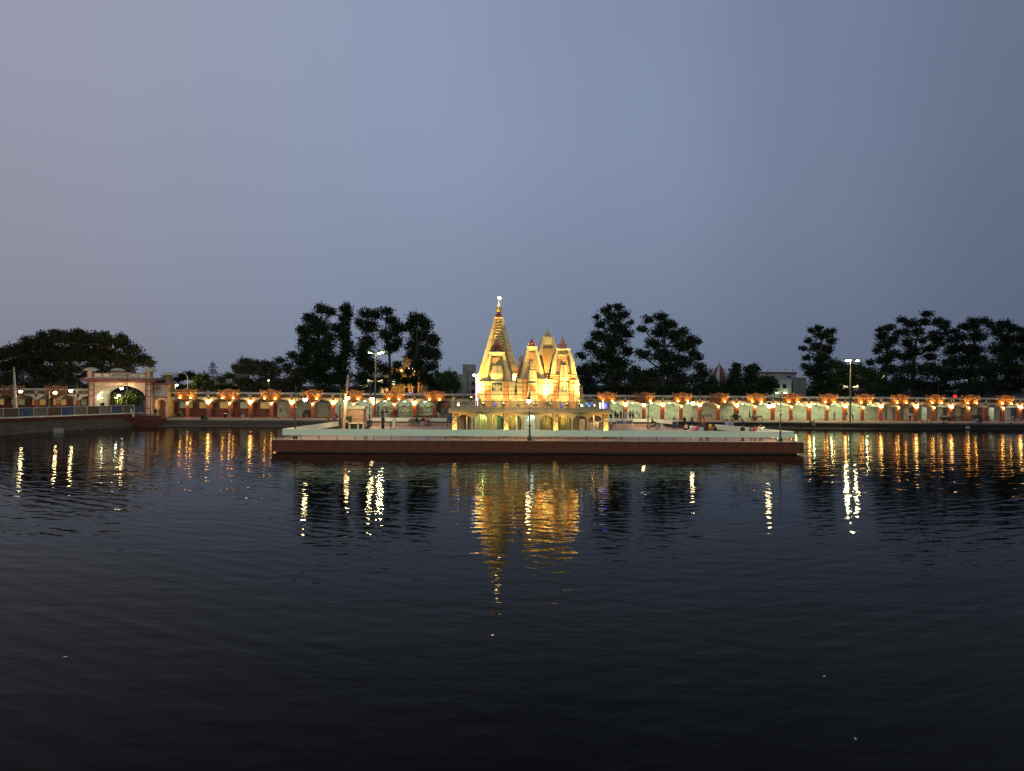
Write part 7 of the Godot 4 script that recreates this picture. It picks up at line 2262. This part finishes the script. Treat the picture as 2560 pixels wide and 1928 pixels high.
func make_people() -> void:
	var black := Color(0.015, 0.015, 0.018)
	var white := Color(0.62, 0.62, 0.60)
	var grey := Color(0.16, 0.16, 0.17)
	var navy := Color(0.03, 0.04, 0.09)
	var red := Color(0.35, 0.03, 0.03)
	var pink := Color(0.60, 0.20, 0.24)
	var magenta := Color(0.55, 0.05, 0.16)
	var yellow := Color(0.65, 0.42, 0.05)
	var orange := Color(0.50, 0.18, 0.05)
	var cream := Color(0.55, 0.47, 0.33)
	var lilac := Color(0.46, 0.40, 0.55)
	var green := Color(0.18, 0.22, 0.06)
	var brown := Color(0.16, 0.08, 0.05)
	# on the platform, left
	person("person in dark clothes bending over the front railing left of the temple", on_deck(915, 74.4), 160, "lean", Color(0.08, 0.03, 0.03), black)
	person("person in a long black dress walking by the pump house", on_deck(958, 92.0), -20, "robe", black, black)
	person("person in a long white robe with raised arms, left of the occupied bench", on_deck(986, 91.0), 10, "robe", white, white)
	person("small child in dark clothes beside the person in the white robe", on_deck(977.5, 91.0), 20, "stand", green, brown, black, 0.62)
	person("seated person in grey, first from the left on the grey bench", on_deck(1031, 98.8), 3, "sit", grey, grey)
	person("seated person in black, second from the left on the grey bench", on_deck(1042, 98.8), 8, "sit", black, grey)
	person("seated person in black with pale trousers, third from the left on the grey bench", on_deck(1058, 98.8), -5, "sit", black, white)
	person("seated person in pink, last on the right of the grey bench", on_deck(1066, 98.8), -10, "sit", pink, pink)
	# platform, right
	person("child in a pale shirt running past the right corner of the temple pavilion", on_deck(1528, 92.0), 60, "walk", white, black, black, 0.8)
	person("rider in olive sitting on the parked motorbike", on_deck(1632, 96.9) + Vector3(0, 0.36, 0), 70, "sit", green, black, cream)
	person("seated person in khaki, leftmost of the crowd on the right of the platform", on_deck(1717, 95.0), -60, "floor", cream, black)
	person("person in a white shawl seated on the floor in the crowd", on_deck(1729, 93.0), 140, "floor", white, white)
	person("person in pale pink seated on the floor in the crowd", on_deck(1739, 92.5), 160, "floor", Color(0.62, 0.42, 0.36), pink)
	person("person in magenta seated on the floor in the crowd", on_deck(1746, 92.0), 170, "floor", magenta, magenta)
	person("person in a pale blue shirt standing with their back at the front railing", on_deck(1754, 76.0), 178, "stand", Color(0.50, 0.55, 0.60), black)
	person("person in black standing at the front railing, beside the pale blue shirt", on_deck(1768, 76.4), 185, "stand", Color(0.06, 0.03, 0.03), black)
	person("person in tan standing in the crowd with their back turned", on_deck(1760, 97.0), 170, "stand", orange, brown)
	person("person in a yellow shirt seated high in the crowd", on_deck(1777, 92.0) + Vector3(0, 0.25, 0), 150, "floor", yellow, orange)
	person("person in orange seated in the crowd beside the yellow shirt", on_deck(1784, 90.5), 170, "floor", orange, orange)
	person("person in rust red seated at the front of the crowd", on_deck(1771, 88.0), 160, "floor", Color(0.4, 0.11, 0.04), brown)
	person("person in black seated at the right end of the crowd", on_deck(1791, 88.5), -150, "floor", black, orange)
	person("person in a long lilac robe with a black plait, standing by the railing gap", on_deck(1819, 89.0), 165, "robe", lilac, white, black, 1.02)
	person("second person in lilac with long black hair by the railing gap", on_deck(1831, 90.5), 190, "robe", Color(0.40, 0.36, 0.52), white)
	person("person in black looking out over the front railing, first right of the lilac robes", on_deck(1858, 76.6), 10, "stand", black, black)
	person("shorter person in brown at the front railing", on_deck(1878, 76.8), 175, "stand", brown, Color(0.2, 0.08, 0.06), black, 0.88)
	person("person in red at the front railing beside the one with raised arms", on_deck(1888, 77.0), 20, "stand", red, red, black, 0.95)
	person("person in a pale shirt raising both hands to their head at the front railing", on_deck(1905, 76.9), 185, "arms_up", white, navy)
	# left promenade and steps
	person("left one of two dark figures sitting on the top step, left promenade", ghat_point(508, 6.2) + Vector3(0, -0.05, 0), 0, "step", black, black)
	person("right one of two dark figures sitting on the top step, left promenade", ghat_point(517, 6.2) + Vector3(0, -0.05, 0), -15, "step", green, black)
	person("person in khaki bending near the second lit relief panel", ghat_point(585, 1.5), -120, "lean", Color(0.24, 0.18, 0.08), black)
	person("person in a white turban and clothes seated on a low stool, left promenade", ghat_point(609, 2.6), 0, "sit", grey, white, white, 0.95)
	person("person in brown seated on the floor by a brick pier, left promenade", ghat_point(630, 1.8), 20, "floor", brown, Color(0.3, 0.2, 0.1))
	person("porter standing with a pale bundle, arms raised to the load on the head", ghat_point(702, 1.5), 0, "arms_up", grey, cream)
	person("person in yellow check seated on the steps left of the pump house", ghat_point(822, 6.0), 0, "step", yellow, green, cream)
	person("person in lilac seated on the steps behind the leaning pole", ghat_point(836, 6.0), 10, "step", lilac, magenta)
	person("person in maroon seated on the steps behind the leaning pole", ghat_point(842, 5.0) + Vector3(0, 0.1, 0), -10, "floor", red, Color(0.3, 0.05, 0.12))
	person("left one of two people walking before the gateway's lit doorway, in black", Vector3(wx(389, 117.5), 1.15, -117.5), 180, "walk", black, grey)
	person("right one of two people walking before the gateway's lit doorway, in grey", Vector3(wx(401, 117.5), 1.15, -117.5), 180, "walk", grey, grey)
	# at the stalls
	person("dark figure standing in the leftmost lit stall", ghat_point(957, 1.4), 170, "stand", Color(0.06, 0.08, 0.07), black)
	person("person in pale trousers standing in the leftmost lit stall", ghat_point(967, 1.4), -150, "stand", black, white)
	person("person bending over goods between the first two lit stalls", ghat_point(979, 1.6), 90, "lean", Color(0.3, 0.12, 0.1), brown)
	person("person in dark red with a yellow scarf by the stall pier", ghat_point(989, 2.0), 30, "robe", Color(0.12, 0.02, 0.03), black, yellow)
	person("shopkeeper in white seated behind the long wooden counter", ghat_point(1078, -0.4), -20, "sit", white, red)
	person("person in white seated in the stall nearest the temple", ghat_point(1096, 0.3), 40, "sit", white, white)
	# right of the temple
	person("dark figure seated at the edge of the promenade beside the pavilion corner", ghat_point(1527, 3.0), 20, "sit", black, black)
	person("figure in grey seated high against the green lit wall", ghat_point(1539, 1.0), 0, "stand", Color(0.10, 0.09, 0.08), black)
	person("dark figure crouching before the green lit wall", ghat_point(1545, 2.4), -30, "sit", black, black)
	person("figure in a dark coat standing left of the first brick pier", ghat_point(1553, 1.0), 10, "robe", Color(0.08, 0.08, 0.08), black)
	person("person in white standing before the first brick pier right of the temple", ghat_point(1564, 1.6), -15, "robe", white, white)
	person("person in a tan shirt standing in the second bay right of the temple", ghat_point(1576, 0.8), 15, "stand", Color(0.35, 0.24, 0.10), black)
	person("person in a pale pink shirt standing in the second bay right of the temple", ghat_point(1583, 0.6), -25, "stand", Color(0.55, 0.40, 0.36), black)
	person("person in white leaning forward in the second bay right of the temple", ghat_point(1599, 0.8), -90, "lean", white, white)
	person("person in grey seated on the steps beyond the railing bend", ghat_point(1685, 6.0) + Vector3(0, -0.05, 0), 10, "step", grey, white)
	person("dark figure seated on the steps, nearest the lit brick pier", ghat_point(1712, 6.0) + Vector3(0, -0.05, 0), -10, "step", black, black)
	person("person in a patterned grey shawl seated on the steps above the crowd", ghat_point(1729, 6.8) + Vector3(0, -0.1, 0), 20, "step", Color(0.18, 0.15, 0.11), grey)
	person("person in a pale veil seated on the top step, left of the benches", ghat_point(1806, 5.6), 0, "step", Color(0.42, 0.40, 0.36), white, white)
	person("person in black seated on the left dark bench", ghat_point(1836, 1.9), 0, "sit", black, black)
	person("person in maroon seated on the left dark bench", ghat_point(1842, 1.9), 8, "sit", Color(0.1, 0.04, 0.06), black)
	person("person in white seated on the right dark bench", ghat_point(1889, 1.9), -5, "sit", white, black)
	person("dark slim figure walking between the two dark benches", ghat_point(1875, 0.8), 90, "walk", Color(0.05, 0.04, 0.04), black)
	person("person in pale grey squatting low on the steps below the left bench", ghat_point(1857, 7.4) + Vector3(0, -0.3, 0), 0, "step", Color(0.36, 0.36, 0.34), grey)
	person("left one of a couple seated on the middle steps, in red", ghat_point(2026, 8.4) + Vector3(0, -0.45, 0), 10, "step", Color(0.25, 0.06, 0.06), brown)
	person("right one of a couple seated on the middle steps, in grey", ghat_point(2034, 8.4) + Vector3(0, -0.45, 0), -10, "step", grey, white)
	person("faint figure standing inside the pale bay left of the floodlight mast", ghat_point(2087, -1.5), 30, "robe", Color(0.30, 0.27, 0.22), grey)
	person("person in grey standing left of the floodlight mast foot", ghat_point(2118, 1.2), 0, "stand", grey, white)
	person("person in dark grey bending right of the floodlight mast foot", ghat_point(2133, 1.0), -60, "lean", grey, grey)
	person("person in a white shirt and black trousers walking by a far right pier", ghat_point(2276, 1.8), -30, "walk", white, black)
	person("person in cream standing beside the walking white shirt", ghat_point(2281, 1.0), 20, "robe", cream, cream)
	person("person in grey leaning on a pier at the far right", ghat_point(2292, 1.0), 60, "stand", Color(0.2, 0.19, 0.15), grey)
	person("person in salmon pink seated low on the steps at the right", ghat_point(2305, 9.2) + Vector3(0, -0.6, 0), 0, "step", Color(0.42, 0.18, 0.15), brown)
	person("person in grey green seated low on the steps at the right", ghat_point(2319, 9.2) + Vector3(0, -0.6, 0), 15, "step", Color(0.12, 0.14, 0.13), grey)
	person("person in teal seated low on the steps at the right", ghat_point(2328, 9.2) + Vector3(0, -0.6, 0), -15, "step", Color(0.05, 0.13, 0.11), grey)
	person("dark figure seated low on the steps, left of the white cap", ghat_point(2358, 9.2) + Vector3(0, -0.6, 0), 0, "step", black, white)
	person("person in a white cap seated low on the steps at the right", ghat_point(2366, 9.2) + Vector3(0, -0.6, 0), -20, "step", navy, black, white)
	person("vendor in maroon seated behind the snack cart", ghat_point(2356, 0.0), 0, "sit", red, black)
	for k in 3:
		person(["person in grey seated on the top step at the far right, left of three", "person in white seated on the top step at the far right, middle of three", "person in black seated on the top step at the far right, right of three"][k], ghat_point(2432.0 + 9.0 * k, 6.0) + Vector3(0, -0.05, 0), 10.0 - 10.0 * k, "step", [grey, white, black][k], [white, grey, grey][k])
	person("person in white seated mid way down the steps near the right edge", ghat_point(2521, 7.6) + Vector3(0, -0.3, 0), 30, "step", white, grey)
	person("person in dark clothes seated further down the steps near the right edge", ghat_point(2529, 9.0) + Vector3(0, -0.6, 0), -20, "step", black, grey)
	person("left one of a pair seated in the dim last bay on the right", ghat_point(2532, 2.5), 0, "sit", white, grey)
	person("right one of a pair seated in the dim last bay on the right", ghat_point(2543, 2.5), 10, "sit", grey, white)


func _ready() -> void:
	make_camera_and_sky()
	make_materials()
	make_water()
	make_land()
	make_flotsam()
	make_left_bank()
	make_platform()
	make_arcade()
	make_gate()
	make_temple()
	make_background()
	make_trees()
	make_near_masts()
	make_lamps()
	make_furniture()
	make_people()
